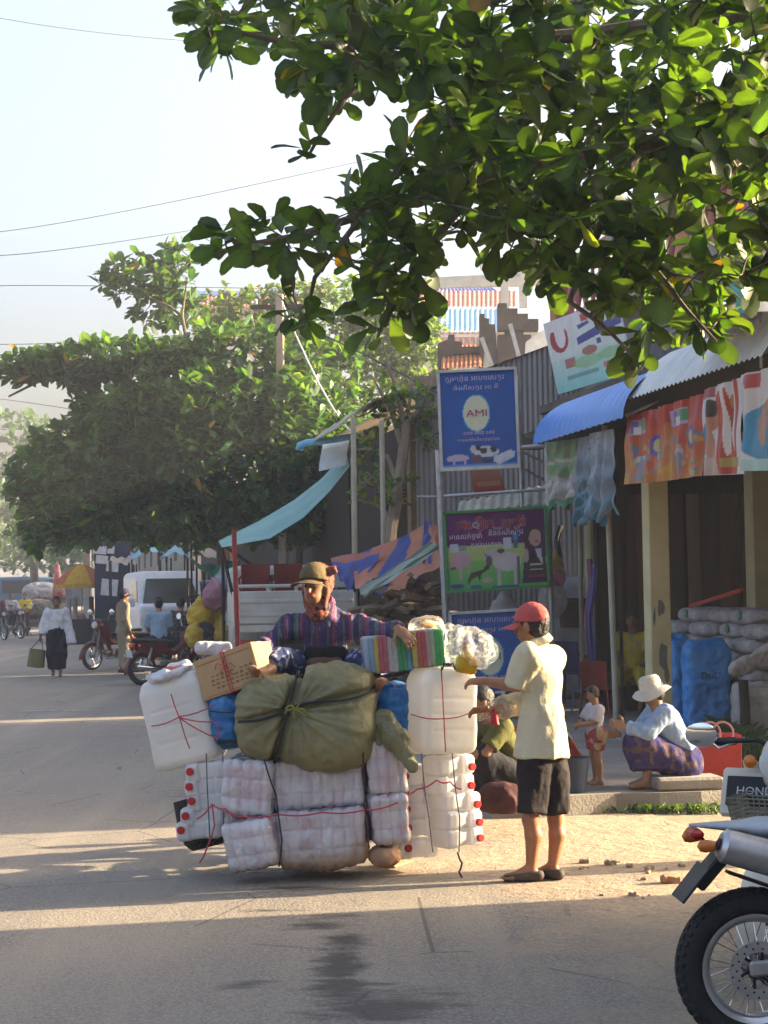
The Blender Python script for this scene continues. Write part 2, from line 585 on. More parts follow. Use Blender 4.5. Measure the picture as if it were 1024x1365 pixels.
    hsum = math_('ADD', noise(60, 4), math_('MULTIPLY', noise(7, 5), math_('ADD', math_('MULTIPLY', edge, 3.0), 0.8)))
    L.new(hsum, bp.inputs['Height']); L.new(bp.outputs['Normal'], b.inputs['Normal'])
    return m
MROAD = ground_material()
MDIRT = mat('dry_dirt', (0.33, 0.25, 0.17), (0.23, 0.17, 0.11), sc=1.2, rough=0.95, bump=0.5, bsc=12, world=True)
MCONC = mat('worn_concrete', (0.30, 0.275, 0.24), (0.19, 0.17, 0.145), sc=1.6, rough=0.9, bump=0.35, bsc=45, world=True)
ys = [-25, 0, 10, 18] + [18 + k for k in range(1, 26)] + [50, 70, 100, 160, 300, 700]
xs = [-500, -120, -40, -15, -5, 0, 5, 15, 40, 120, 500]
g = M()
g.add([(x, y, zg(y)) for y in ys for x in xs],
      [(j * 11 + i, j * 11 + i + 1, (j + 1) * 11 + i + 1, (j + 1) * 11 + i) for j in range(len(ys) - 1) for i in range(10)])
struct('ground', g, MDIRT)
ss = [-10, -5, 0, 5, 10, 15] + [16 + k for k in range(30)] + [50, 60, 80, 120, 200, 320]
ts = [-11 + k * 0.5 for k in range(32)]
g = M()
V = []
for s in ss:
    for t in ts:
        p = S(s, t); V.append((p.x, p.y, zg(p.y) + 0.005))
n = len(ts)
g.add(V, [(j * n + i, j * n + i + 1, (j + 1) * n + i + 1, (j + 1) * n + i) for j in range(len(ss) - 1) for i in range(n - 1)])
struct('road', g, MROAD)
# worn lane dash
g = M(); c0 = G(84, 948)
g.sheet(lambda u, v: (c0.x + (u - .5) * 1.2 + .06 * math.sin(9 * v), c0.y + (v - .5) * .16 + .03 * math.sin(7 * u), zg(c0.y) + .010), 12, 2)
struct('lane_mark', g, mat('worn_paint', (0.46, 0.45, 0.43), (0.20, 0.185, 0.17), sc=14, rough=.8, world=True, lo=.42, hi=.6))
PZ = 0.15
def slab(s0, s1, t0, t1, z0, z1, ns=24):
    g = M()
    def edge(s): return t0 + 0.03 * math.sin(s * 5.1) + 0.03 * math.sin(s * 2.3)
    k = 30
    top, bot = [], []
    for i in range(k + 1):                       # ragged front edge
        t = t0 + (t1 - t0) * i / k
        w = 0.03 * math.sin(t * 6.3) + 0.02 * math.sin(t * 15)
        top.append(S(s0 + w + .03, t, z1)); bot.append(S(s0 + w, t, z0))
    far = [S(s1, t1, z1), S(s1, t0, z1)]
    lft = [S(s0 + (s1 - s0) * i / ns, edge(s0 + (s1 - s0) * i / ns), z1) for i in range(ns - 1, 0, -1)]
    lfb = [S(s0 + (s1 - s0) * i / ns, edge(s0 + (s1 - s0) * i / ns) - .03, z0) for i in range(ns - 1, 0, -1)]
    ring = top + far + lft
    ringb = bot + [S(s1, t1, z0), S(s1, t0, z0)] + lfb
    m_ = len(ring)
    g.add(ring + ringb, [tuple(range(m_))] + [(i, m_ + i, m_ + (i + 1) % m_, (i + 1) % m_) for i in range(m_)])
    return g
struct('pavement', slab(12.95, 24.4, 3.3, 13.0, -0.05, PZ), MCONC)

# ------------------------------------------------------------------ helpers for flat print
class Canvas:
    def __init__(self, nu, nv, col):
        self.nu, self.nv, self.g = nu, nv, 1.38
        self.u, self.v = np.meshgrid(np.linspace(0, 1, nu + 1), np.linspace(0, 1, nv + 1))
        self.c = np.tile(np.array(col, float), (nv + 1, nu + 1, 1))
    def _p(self, mk, col, a=1.0): self.c[mk] = self.c[mk] * (1 - a) + np.array(col) * a; return self
    def rect(self, x0, y0, x1, y1, col, a=1.0): return self._p((self.u >= x0) & (self.u <= x1) & (self.v >= y0) & (self.v <= y1), col, a)
    def oval(self, x, y, rx, ry, col, a=1.0, ang=0.0):
        dx, dy = self.u - x, self.v - y
        ca, sa = math.cos(ang), math.sin(ang)
        return self._p(((dx * ca + dy * sa) / rx) ** 2 + ((-dx * sa + dy * ca) / ry) ** 2 <= 1, col, a)
    def poly(self, pts, col, a=1.0):
        ins = np.zeros(self.u.shape, bool); k = len(pts)
        for i in range(k):
            (x0, y0), (x1, y1) = pts[i], pts[(i + 1) % k]
            if y0 == y1: continue
            ins ^= ((self.v >= min(y0, y1)) & (self.v < max(y0, y1)) & (self.u < (self.v - y0) / (y1 - y0) * (x1 - x0) + x0))
        return self._p(ins, col, a)
    def grad(self, y0, y1, c0, c1):
        mk = (self.v >= y0) & (self.v <= y1)
        f = ((self.v - y0) / (y1 - y0))[mk][:, None]
        self.c[mk] = np.array(c0) * (1 - f) + np.array(c1) * f; return self
    def speck(self, cols, cnt, box, r=(0.02, 0.06), seed=1, a=.9):
        rr = random.Random(seed)
        for _ in range(cnt):
            x = rr.uniform(box[0], box[2]); y = rr.uniform(box[1], box[3])
            if rr.random() < .5: self.oval(x, y, rr.uniform(*r), rr.uniform(*r), rr.choice(cols), a, rr.uniform(0, 3))
            else:
                w, h_ = rr.uniform(*r), rr.uniform(*r); self.rect(x - w, y - h_, x + w, y + h_, rr.choice(cols), a)
        return self
    def sheet(self, fn, thick=0.004):
        g = M()
        g.sheet(fn, self.nu, self.nv, thick, lambda u, v: tuple(self.c[int(round(v * self.nv)), int(round(u * self.nu))] ** self.g))
        return g
MPRINT = mat('printed_vinyl', (.5, .5, .5), (0.9, 0.9, 0.9), attr=True, rough=0.42, spec=0.35, sc=3)
MPRINTM = mat('printed_board', (.5, .5, .5), (0.86, 0.86, 0.86), attr=True, rough=0.55, spec=0.3, sc=5)
def text_mesh(body, width=None, height=None, ext=0.0015):
    cu = bpy.data.curves.new('lettering', 'FONT'); cu.body = body; cu.extrude = ext; cu.resolution_u = 2
    o = bpy.data.objects.new('lettering', cu); COL.objects.link(o)
    bpy.context.view_layer.update()
    me = bpy.data.meshes.new_from_object(o.evaluated_get(bpy.context.evaluated_depsgraph_get()))
    bpy.data.objects.remove(o)
    V = np.array([v.co[:] for v in me.vertices]) if len(me.vertices) else np.zeros((0, 3))
    F = [tuple(p.vertices) for p in me.polygons]
    bpy.data.meshes.remove(me)
    if len(V):
        lo, hi = V.min(0), V.max(0)
        V[:, 0] -= (lo[0] + hi[0]) / 2; V[:, 1] -= (lo[1] + hi[1]) / 2
        sx = width / max(hi[0] - lo[0], 1e-6) if width else None
        sy = height / max(hi[1] - lo[1], 1e-6) if height else None
        if sx is None: sx = sy
        if sy is None: sy = sx
        V[:, 0] *= sx; V[:, 1] *= sy
    return V, F
def put_text(name, body, c, ex, ey, m, parent, width=None, height=None, ext=0.0015):
    V, F = text_mesh(body, width, height, ext)
    if not len(V): return None
    ex, ey = Vector(ex).normalized(), Vector(ey).normalized(); en = ex.cross(ey)
    W = np.array(c)[None, :] + V[:, :1] * np.array(ex) + V[:, 1:2] * np.array(ey) + V[:, 2:] * np.array(en)
    return part(name, (W, F), m, parent, smooth=False)

# ------------------------------------------------------------------ common materials
def paint(name, c, rough=.45, **k): return mat(name, c, tuple(x * .8 for x in c), rough=rough, **k)
MZINC = mat('weathered_zinc', (0.34, 0.33, 0.33), (0.22, 0.21, 0.21), sc=1.4, rough=.55, metal=.35, spec=.4, stretch=(1, 1, .3))
MZBLUE = mat('blue_zinc', (0.055, 0.22, 0.62), (0.04, 0.17, 0.5), sc=2, rough=.4, spec=.4)
MZWHITE = mat('pale_zinc', (0.66, 0.68, 0.67), (0.46, 0.50, 0.50), sc=3, rough=.5, stretch=(1, 1, .3))
MTEAL = mat('teal_sheet', (0.30, 0.52, 0.50), (0.20, 0.42, 0.42), sc=2, rough=.5, trl=.3)
MCREAMP = mat('flaking_cream_paint', (0.50, 0.44, 0.25), (0.40, 0.35, 0.19), sc=3, rough=.75, bump=.1)
MPATCH = mat('bare_mortar', (0.14, 0.14, 0.14), rough=.95)
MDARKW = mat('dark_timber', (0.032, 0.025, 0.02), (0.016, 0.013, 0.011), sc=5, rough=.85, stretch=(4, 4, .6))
MWOOD = mat('grey_timber', (0.24, 0.18, 0.125), (0.12, 0.085, 0.055), sc=6, rough=.9, stretch=(5, 5, .6), bump=.2)
MSTEEL = mat('galvanised_pipe', (0.36, 0.38, 0.40), (0.25, 0.26, 0.27), sc=8, rough=.45, metal=.6)
MBLACK = mat('black_plastic', (0.018, 0.018, 0.018), (0.012, 0.012, 0.012), rough=.5)
MRED = mat('red_plastic', (0.50, 0.045, 0.03), (0.40, 0.035, 0.025), rough=.45)
MWALLC = mat('stained_render', (0.36, 0.33, 0.29), (0.23, 0.21, 0.185), sc=1.3, rough=.9, bump=.15, stretch=(1, 1, .5))
MORANGE = mat('orange_render', (0.42, 0.20, 0.11), (0.33, 0.15, 0.085), sc=1.5, rough=.9)
MTILE = mat('clay_tile', (0.36, 0.12, 0.06), (0.24, 0.08, 0.045), sc=5, rough=.8)
MPINK = mat('pink_baluster_paint', (0.42, 0.16, 0.15), (0.33, 0.12, 0.11), rough=.7)

def corrugated(p0, ex, ey, w, h, pitch=0.076, amp=0.009, topfn=None, curve=None, nv=1, thick=0.0015):
    p0, ex, ey = Vector(p0), Vector(ex).normalized(), Vector(ey).normalized()
    en = ex.cross(ey)
    nu = max(8, int(w / pitch * 6))
    def fn(u, v):
        x = u * w; hh = topfn(x) if topfn else h
        y = v * hh; z = amp * math.sin(2 * math.pi * x / pitch)
        if curve: return p0 + ex * x + curve(u, v) + en * z
        return p0 + ex * x + ey * y + en * z
    g = M(); g.sheet(fn, nu, nv, thick); return g

# ------------------------------------------------------------------ the shop on the right
TF = 6.0
shop = thing('shop_building', 'open fronted shop with cream pillars under blue and white corrugated awnings', 'building', S(13.2, 9, PZ))
g = M()
def sbox(g, s0, s1, t0, t1, z0, z1, **k):
    c = S((s0 + s1) / 2, (t0 + t1) / 2, (z0 + z1) / 2)
    return g.box(c, (t1 - t0, s1 - s0, z1 - z0), rot=rotz(ST), **k)
sbox(g, 13.4, 22.0, 12.0, 12.2, PZ, 3.9)                  # back wall
sbox(g, 13.4, 13.55, 8.3, 12.0, PZ, 3.9)                   # near side wall
sbox(g, 13.4, 22.0, 6.3, 12.2, 3.9, 4.0)                  # ceiling slab
part('wall', g, mat('darkened_render', (.12, .105, .09), (.07, .06, .052), sc=1.5, rough=.95), shop, False)  # interior shade put into the render by a lowered colour
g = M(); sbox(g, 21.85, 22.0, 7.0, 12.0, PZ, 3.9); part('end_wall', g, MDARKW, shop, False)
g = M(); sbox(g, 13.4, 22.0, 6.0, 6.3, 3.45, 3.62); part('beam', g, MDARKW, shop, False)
def pillar(px, t, w, patches):
    p = onT(px, 850, t); s = p.dot(U2)
    o = M(); sbox(o, s - w / 2, s + w / 2, t - w / 2, t + w / 2, PZ, 3.5, bev=.008)
    q = part('pillar', o, MCREAMP, shop, False)
    e = -V2 * 0 
    nf = (Vector((0, 0, 0)) - Vector((p.x, p.y, 0))).normalized()
    for (dx, z, ww, hh) in patches:
        m_ = M(); pts = []
        for k in range(9):
            a = 2 * math.pi * k / 9
            rr = random.Random(k * 7 + int(z * 50)).uniform(.6, 1.1)
            pts.append(S(s - w / 2 - .003, t + dx + ww * rr * math.cos(a), z + hh * rr * math.sin(a)))
        m_.prism(pts, U2 * .002)
        part('flaked_patch', m_, MPATCH, q, False)
    return s
PIL_S = pillar(877, 6.12, .21, [(0.0, 1.48, .045, .10), (0.02, 0.98, .05, .17), (.05, .80, .03, .10), (-.07, 1.40, .014, .1)])
pillar(1016, 8.3, .26, [])
def post(px, t, r, ztop, m, n=8, z0=PZ, lean=0, name='post'):
    p = onT(px, 860, t)
    o = M(); o.tube([(p.x, p.y, z0), (p.x + lean, p.y, ztop)], r, n)
    return part(name, o, m, shop)
MPOST = mat('pale_post_paint', (0.44, 0.42, 0.33), (0.30, 0.28, 0.21), sc=7, rough=.7, stretch=(1, 1, .3))
p = onT(820, 860, 6.15); post(820, 6.15, .033, 3.5, MPOST, lean=-.06)
p_dk = onT(826, 860, 6.3)
o = M(); o.box((p_dk.x + .02, p_dk.y, 1.75), (.035, .035, 3.2)); part('post', o, MDARKW, shop, False)
for px, t, r, m_ in ((776, 6.9, .03, MPOST), (789, 6.7, .06, MCREAMP), (797, 6.72, .03, MDARKW)): post(px, t, r, 3.5, m_)
# white corrugated eave over the banners and blue curved awning
ev = lambda u, v: (V2 * (5.68 + .48 * v) + Vector((0, 0, 3.52 + .46 * math.sin(v * 1.5))))
g = corrugated(S(13.4, 0, 0), U2, V2, 3.25, 1, .11, .012, curve=ev, nv=6)
part('awning', g, MZWHITE, shop, label='white corrugated eave sheet')
bc = lambda u, v: (V2 * (5.58 + .74 * (1 - math.cos(v * 1.5))) + Vector((0, 0, 3.33 + .54 * math.sin(v * 1.5))))
g = corrugated(S(16.55, 0, 0), U2, V2, 3.2, 1, .20, .008, curve=bc, nv=10)
part('awning', g, MZBLUE, shop, label='blue curved corrugated awning')
for sA in (16.7, 18.1, 19.6):
    o = M(); o.tube([S(sA, 5.66, 3.36), S(sA, 6.1, 3.55), S(sA, 6.4, 3.8)], .016, 6); part('awning_bracket', o, MSTEEL, shop)
# upper storey: zinc wall, slab, balustrade, orange wall
up = thing('upper_storey', 'upper storey with pink balusters and orange wall over the shop', 'building', S(18, 10, 4.0))
g = corrugated(S(14.3, 7.7, 4.01), U2, (0, 0, 1), 10.5, 1.28); part('wall_cladding', g, MZINC, up)
g = M(); sbox(g, 14.2, 25.0, 7.3, 13.0, 5.30, 5.48); part('balcony_slab', g, MWALLC, up, False)
g = M(); sbox(g, 14.3, 25.0, 9.2, 9.4, 5.48, 8.2); part('wall', g, MORANGE, up, False)
g = M(); sbox(g, 14.2, 25.0, 7.4, 7.56, 6.18, 6.32); part('handrail', g, MORANGE, up, False)
g = M(); sbox(g, 14.3, 25.2, 9.0, 13.0, 8.2, 8.35); part('roof', g, MWALLC, up, False)
prof = [(.045, 0), (.05, .05), (.025, .1), (.055, .25), (.06, .32), (.03, .48), (.028, .55), (.05, .6), (.05, .69)]
for k in range(30):
    s_ = 14.5 + k * .34
    if abs(s_ - 19.5) < .5: continue
    o = M(); o.lathe(prof, S(s_, 7.48, 5.48), n=10); part('baluster', o, MPINK, up)
for s_ in (14.4, 17.3, 19.5, 22.2, 24.8):
    o = M(); sbox(o, s_ - .15, s_ + .15, 7.34, 7.62, 5.48, 6.3); part('pier', o, MORANGE if s_ != 22.2 else MWALLC, up, False)
# scaffold poles in front of the balcony
for k, (px, y0, y1) in enumerate(((925, 520, 325), (1002, 470, 310))):
    a, b = onT(px, y0, 7.0), onT(px - 2, y1, 7.0)
    o = M(); o.tube([(a.x, a.y, 4.0), (b.x, b.y, b.z + .6)], .022, 6); part('scaffold_pole', o, MSTEEL, up)
for pts in (((930, 440), (1024, 505)), ((860, 460), (1024, 385)), ((880, 372), (1024, 378)), ((835, 330), (900, 400))):
    o = M(); o.tube([onT(x, y, 7.05) for x, y in pts], .02, 6); part('scaffold_brace', o, MSTEEL, up)

# ------------------------------------------------------------------ leaning hoarding on the blue awning
def quad_board(name, corners, cv, label, cat, m=MPRINTM, thick=.02, bulge=0.0, wav=0.0, seed=0, group=None):
    A, B, C_, D = [Vector(c) for c in corners]           # top-left, top-right, bottom-right, bottom-left
    nrm = (B - A).cross(D - A).normalized()
    def fn(u, v):
        p = (A * (1 - u) + B * u) * (1 - v) + (D * (1 - u) + C_ * u) * v
        w = wav * (math.sin(u * 17 + seed) * .5 + math.sin(u * 31 + v * 3 + seed * 2) * .3 + math.sin(v * 9 + u * 4 + seed) * .3)
        return p + nrm * (w + bulge * math.sin(math.pi * u) * math.sin(math.pi * v))
    g = cv.sheet(fn, thick)
    o = solo(name, g, m, label, cat, group)
    return o, fn, nrm
cv = Canvas(90, 110, (.62, .64, .62))
cv.grad(.0, .55, (.70, .70, .70), (.62, .68, .66)).grad(.55, 1, (.55, .66, .63), (.30, .60, .58))
cv.oval(.18, .28, .13, .19, (.42, .02, .03)).oval(.20, .24, .075, .17, (.70, .70, .70)).rect(.0, .05, .40, .16, (.70, .70, .70))
cv.poly([(.42, .34), (1, .20), (1, .34), (.42, .44)], (.04, .08, .34)).poly([(.45, .18), (.6, .16), (.62, .2), (.47, .24)], (.04, .08, .34))
cv.rect(.52, .05, .6, .15, (.5, .05, .05)).rect(.66, .43, .72, .5, (.04, .08, .34)).rect(.2, .58, .34, .70, (.45, .2, .2)).oval(.55, .55, .10, .06, (.4, .2, .16)).oval(.5, .68, .2, .08, (.28, .5, .2), .6)
cv.oval(.8, .66, .16, .07, (.26, .48, .2), .6).rect(.18, .80, .62, .86, (.16, .32, .34), .8).rect(.68, .76, .86, .83, (.5, .12, .1), .8)
tb = 6.65
quad_board('hoarding', [onT(726, 432, tb), onT(824, 396, tb), onT(846, 496, tb), onT(746, 526, tb)], cv,
           'tilted white and aqua advertising board with a red letter above the blue awning', 'sign')

# ------------------------------------------------------------------ banners under the white eave
def banner(px0, px1, tops, bots, cv, label, seed, t=5.76):
    A, B = onT(px0, tops[0], t), onT(px1, tops[1], t)
    D, C_ = onT(px0, bots[0], t), onT(px1, bots[1], t)
    return quad_board('banner', [A, B, C_, D], cv, label, 'banner', MPRINT, .002, .0, .035, seed)
OR, YE, RD = (.50, .13, .035), (.52, .33, .07), (.42, .035, .03)
def product(seed):
    cv = Canvas(80, 90, RD)
    cv.grad(.25, 1, (.46, .07, .035), (.50, .20, .05))
    cv.speck([YE, (.5, .22, .08), (.45, .4, .25), (.16, .2, .34), (.42, .38, .34), (.46, .06, .03), (.2, .25, .12)], 60, (.06, .42, .95, .96), (.02, .075), seed, .85)
    cv.poly([(.05, .25), (.22, .22), (.30, 1), (.0, 1)], (.46, .22, .06), .7)
    cv.poly([(.0, .85), (.2, .75), (.16, 1), (0, 1)], YE, .8)
    cv.rect(.14, .10, .56, .30, (.42, .36, .5)).rect(.20, .12, .34, .28, (.18, .12, .38)).rect(.40, .12, .55, .26, (.08, .3, .14)).rect(.3, .2, .44, .3, (.6, .6, .62))
    cv.oval(.74, .50, .09, .15, (.10, .10, .40)).oval(.74, .50, .05, .09, (.55, .45, .2)).rect(.3, .62, .5, .70, (.45, .45, .48)).poly([(.26, .95), (.36, .62), (.5, .68), (.44, 1)], (.22, .26, .38), .8)
    return cv
banner(832, 888, (556, 541), (646, 641), product(3), 'red and orange snack product banner at the end beside the blue awning', 1)
banner(886, 937, (541, 524), (641, 634), product(9), 'red and orange snack product banner above the cream pillar', 4)
SK, BL = (.50, .28, .19), (.02, .30, .48)
def person_poster(shift, seed, kind):
    cv = Canvas(80, 90, (.60, .60, .64))
    if kind == 0:
        cv.rect(0, .0, .3, .12, (.4, .12, .14)).poly([(.30, .1), (.62, .05), (.8, .6), (.9, 1), (.40, 1), (.32, .6)], (.46, .06, .05))
        cv.oval(.24, .33, .11, .16, SK).oval(.22, .24, .12, .10, (.03, .02, .02)).oval(.1, .58, .12, .2, BL).poly([(.06, .45), (.2, .4), (.32, .8), (.2, .84)], SK)
        cv.poly([(.46, 0), (.56, 0), (.72, .75), (.62, .8)], (.62, .60, .58)).oval(.72, .22, .06, .09, (.5, .25, .06)).rect(.68, .3, .78, .62, (.4, .1, .05)).oval(.74, .42, .05, .14, (.3, .36, .1))
        cv.poly([(.05, .8), (.36, .8), (.4, 1), (.05, 1)], (.5, .4, .36)).rect(.55, .82, .95, .92, (.4, .34, .14)).rect(.84, 0, .9, .8, (.44, .05, .05))
    else:
        cv.rect(.06, .02, .36, .12, (.48, .07, .09)).rect(.12, .1, .3, .16, (.48, .07, .09))
        cv.oval(.40, .62, .40, .28, BL).oval(.78, .30, .20, .20, (.03, .02, .02)).oval(.92, .36, .14, .16, SK)
        cv.poly([(.48, .22), (.6, .2), (.36, .48), (.44, .72), (.34, .76), (.22, .5)], SK).oval(.36, .56, .08, .12, SK).poly([(.7, .4), (.9, .6), (.95, .75), (.74, .8)], (.03, .02, .02))
        cv.rect(0, .88, 1, 1, (.4, .58, .58)).oval(.86, .8, .1, .06, SK)
    return cv
banner(937, 990, (520, 503), (634, 632), person_poster(0, 1, 0), 'white and red poster with figures beside the woman in blue', 2)
banner(988, 1075, (500, 478), (628, 626), person_poster(0, 2, 1), 'pale poster of a woman with a blue garment', 3, t=5.70)
# part of a striped shade at the frame edge
par = thing('parasol', 'white parasol with pink and teal patches folded over the eave', 'parasol', tuple(S(14.0, 5.9, 4.0)))
cpar = S(14.05, 5.95, 4.02)
segs = [(.62, .62, .64), (.62, .62, .64), (.5, .3, .42), (.1, .42, .42), (.62, .62, .64), (.48, .22, .34)]
for k in range(6):
    o = M()
    def fn(u, v, k=k):
        a = 2 * math.pi * (k + u) / 6
        r = .78 * v * (1 - .06 * math.sin(math.pi * u) * v)
        return cpar + V2 * (r * math.cos(a)) * .9 + U2 * (r * math.sin(a)) + Vector((0, 0, .26 - .42 * v ** 1.6))
    o.sheet(fn, 8, 10, .002)
    part('canopy_panel', o, mat('parasol_cloth', segs[k], rough=.8, trl=.3), par)
o = M(); o.tube([cpar + Vector((0, 0, .24)), cpar + Vector((0, 0, -.52))], .014, 6); part('pole', o, MSTEEL, par)

# ------------------------------------------------------------------ plastic goods hung below the blue awning
def hanging(name, px0, px1, py0, py1, t, bands, label, seed, trl=.35, rag=.05, cat='plastic bag'):
    A, B = onT(px0, py0, t), onT(px1, py0 - 6, t)
    D, C_ = onT(px0, py1, t), onT(px1, py1 - 6, t)
    nu, nv = 26, 40
    rr = random.Random(seed); ph = [rr.uniform(0, 6) for _ in range(4)]
    def fn(u, v):
        v2 = v * (1 + rag * math.sin(u * 9 + ph[0]) + rag * .6 * math.sin(u * 23 + ph[1]))
        p = (A * (1 - u) + B * u) * (1 - v2) + (D * (1 - u) + C_ * u) * v2
        w = .05 * math.sin(u * 12 + ph[2] + v * 2) + .03 * math.sin(u * 29 + v * 5 + ph[3]) + .02 * math.sin(v * 21 + u * 9)
        return p + Vector((-.9, -.4, 0)) * w * (.2 + v)
    def cf(u, v):
        c = bands[-1][1]
        for lim, cc in bands:
            if v <= lim: c = cc; break
        k = .85 + .15 * math.sin(u * 20 + v * 7 + seed)
        if rr.random() < .05: return (.45, .2, .2)
        return tuple(x * k for x in c)
    o = M(); o.sheet(fn, nu, nv, .003, cf)
    return solo(name, o, mat('thin_plastic_film', (.5, .5, .5), (.8, .8, .8), attr=True, rough=.3, trl=trl, spec=.5), label, cat)
hanging('plastic_sack', 729, 772, 590, 678, 5.85, [(.28, (.22, .42, .20)), (.34, (.55, .58, .52)), (.55, (.22, .42, .22)), (.92, (.58, .60, .58)), (1.5, (.1, .36, .2))], 'green and white striped plastic sack hung under the blue awning', 3)
hanging('plastic_sack', 771, 800, 584, 668, 5.80, [(.5, (.40, .52, .66)), (1.5, (.46, .58, .68))], 'pale blue translucent plastic bag hung beside the green sack', 8, .5, .08)
hanging('plastic_sack', 786, 817, 578, 694, 5.74, [(.3, (.50, .60, .70)), (.8, (.42, .56, .68)), (1.5, (.30, .55, .66))], 'long pale blue plastic bag hung next to the thin post', 12, .5, .08)
hanging('plastic_sack', 768, 790, 640, 697, 5.78, [(1.5, (.16, .46, .60))], 'small bright blue plastic bag drooping lowest under the awning', 21, .5, .10)

# ------------------------------------------------------------------ sign frame with three boards
YS = 21.6
frame_t = thing('sign_frame', 'grey pipe frame of tall posts carrying the advertising signs', 'sign frame', tuple(P(640, 960, YS)))
def bar(pts, r, name, m=MSTEEL, parent=frame_t):
    o = M(); o.tube(pts, r, 8); return part(name, o, m, parent)
def down(px, py, px2, py2, Y=YS):
    a = P(px, py, Y); b = P(px2, py2, Y); b = a + (b - a) * ((a.z - PZ + .0) / (a.z - b.z)); return [a, b]
bar(down(585, 600, 598, 900, YS + .05), .045, 'post'); bar(down(729, 590, 737, 900, YS + .05), .035, 'post'); bar(down(692, 500, 696, 690, YS + .06)[:1] + [P(696, 680, YS + .06)], .022, 'post')
bar([P(586, 662, YS + .04), P(731, 652, YS + .04)], .02, 'cross_bar'); bar([P(690, 597, YS + .05), P(729, 594, YS + .05)], .028, 'cross_bar')
bar([P(556, 662, YS + .05), P(586, 662, YS + .04)], .012, 'cross_bar')
for a, b in (((690, 575), (727, 592)), ((690, 598), (727, 618)), ((690, 620), (727, 641))): bar([P(*a, YS + .1), P(*b, YS + .3)], .014, 'brace')
MLET = mat('white_lettering', (.62, .58, .62), rough=.6); MPK = mat('magenta_lettering', (.36, .03, .16), rough=.6); MRL = mat('red_lettering', (.50, .02, .02), rough=.6)
def board(px, Y, cv, name, label, fr_m, fw_=.03, thick=.03):
    A, B, C_, D = [P(x, y, Y) for x, y in px]
    root = thing(name, label, 'sign', tuple(D))
    nrm = (B - A).cross(D - A).normalized()
    if nrm.y > 0: nrm = -nrm
    fn = lambda u, v: (A * (1 - u) + B * u) * (1 - v) + (D * (1 - u) + C_ * u) * v
    g = cv.sheet(lambda u, v: fn(u, v) - nrm * thick, thick)
    part('panel', g, MPRINTM, root)
    ex = (B - A).normalized(); ey = (A - D).normalized()
    for (p, q) in ((A, B), (B, C_), (C_, D), (D, A)):
        o = M(); d = (q - p); o.box((p + q) / 2 + nrm * .006, (fw_, .05, d.length + fw_ * .96), rot=Matrix((d.cross(nrm).normalized(), nrm, d.normalized())).transposed(), bev=.004)
        part('frame', o, fr_m, root, False)
    return root, fn, ex, ey, nrm, (B - A).length, (A - D).length
AMI_BL = (.006, .085, .34)
def khm(root, fn, ex, ey, nrm, txt, u, v, w, h, m, bold=None, bm=None):
    c = fn(u, v) + nrm * .003
    if bm is not None:
        for dx, dy in ((-1, 0), (1, 0), (0, 1), (0, -1), (.7, .7), (-.7, .7), (.7, -.7), (-.7, -.7)):
            put_text('letter_outline', txt, c + ex * dx * bold + ey * dy * bold, ex, ey, bm, root, w, h, .0008)
        c = c + nrm * .003
    put_text('lettering', txt, c, ex, ey, m, root, w, h)
MLILAC = mat('lilac_lettering', (.60, .46, .62), rough=.6)
def ami(px, Y, label, crop=1.0):
    cv = Canvas(70, 90, AMI_BL); cv.g = 1.0
    cv.oval(.475, .435, .18, .19, (.03, .34, .60)).oval(.475, .435, .165, .178, (.62, .60, .42))
    cv.grad(.955, 1, (.06, .2, .5), (.3, .4, .55)).rect(0, .97, 1, 1, (.42, .45, .50))
    cv.oval(.22, .885, .14, .035, (.46, .38, .50)).oval(.12, .89, .05, .03, (.46, .38, .50)).rect(.15, .9, .18, .95, (.44, .36, .46)).rect(.29, .9, .32, .95, (.44, .36, .46))
    cv.oval(.58, .83, .17, .055, (.55, .55, .56)).oval(.42, .80, .04, .04, (.5, .5, .5)).rect(.46, .85, .5, .94, (.45, .45, .45)).rect(.68, .85, .72, .94, (.45, .45, .45)).oval(.55, .82, .05, .03, (.03, .03, .04)).oval(.68, .81, .04, .03, (.03, .03, .04)).oval(.48, .79, .03, .03, (.03, .03, .04))
    cv.oval(.46, .90, .08, .04, (.13, .06, .09)).oval(.6, .93, .07, .025, (.05, .05, .07)).poly([(.68, .92), (.96, .84), (.94, .90), (.74, .97)], (.50, .53, .60)).poly([(.7, .88), (.9, .82), (.96, .85), (.74, .93)], (.55, .56, .62))
    r, fn, ex, ey, nrm, w, h = board(px, Y, cv, 'advertising_sign', label, mat('white_frame_paint', (.55, .53, .50), rough=.6), .035)
    khm(r, fn, ex, ey, nrm, 'ក្រុមហ៊ុន អាហារសត្វ', .47, .085, w * .76, h * .07, MLILAC)
    khm(r, fn, ex, ey, nrm, 'ចំណីសត្វ អា មី', .48, .175, w * .58, h * .065, MLILAC)
    put_text('lettering', 'AMI', fn(.475, .435) + nrm * .003, ex, ey, MPK, r, w * .27, h * .07)
    khm(r, fn, ex, ey, nrm, '០១២ ៧៥៥ ០៩៩', .50, .635, w * .40, h * .035, MLILAC)
    khm(r, fn, ex, ey, nrm, 'មានលក់ចំណីសត្វគ្រប់មុខ', .49, .705, w * .54, h * .045, MLILAC)
    return r
ami([(584, 496), (687, 491), (692, 622), (589, 627)], YS, 'tall blue AMI sign with cream oval mounted highest on the pipe frame')
ami([(600, 818), (706, 812), (713, 950), (606, 956)], YS - .15, 'lower blue AMI sign standing near the ground behind the capped man')
cv = Canvas(110, 86, (.10, .01, .12)); cv.g = 1.08
cv.grad(.40, .62, (.42, .44, .18), (.36, .48, .16)).grad(.62, 1, (.22, .44, .12), (.06, .34, .10))
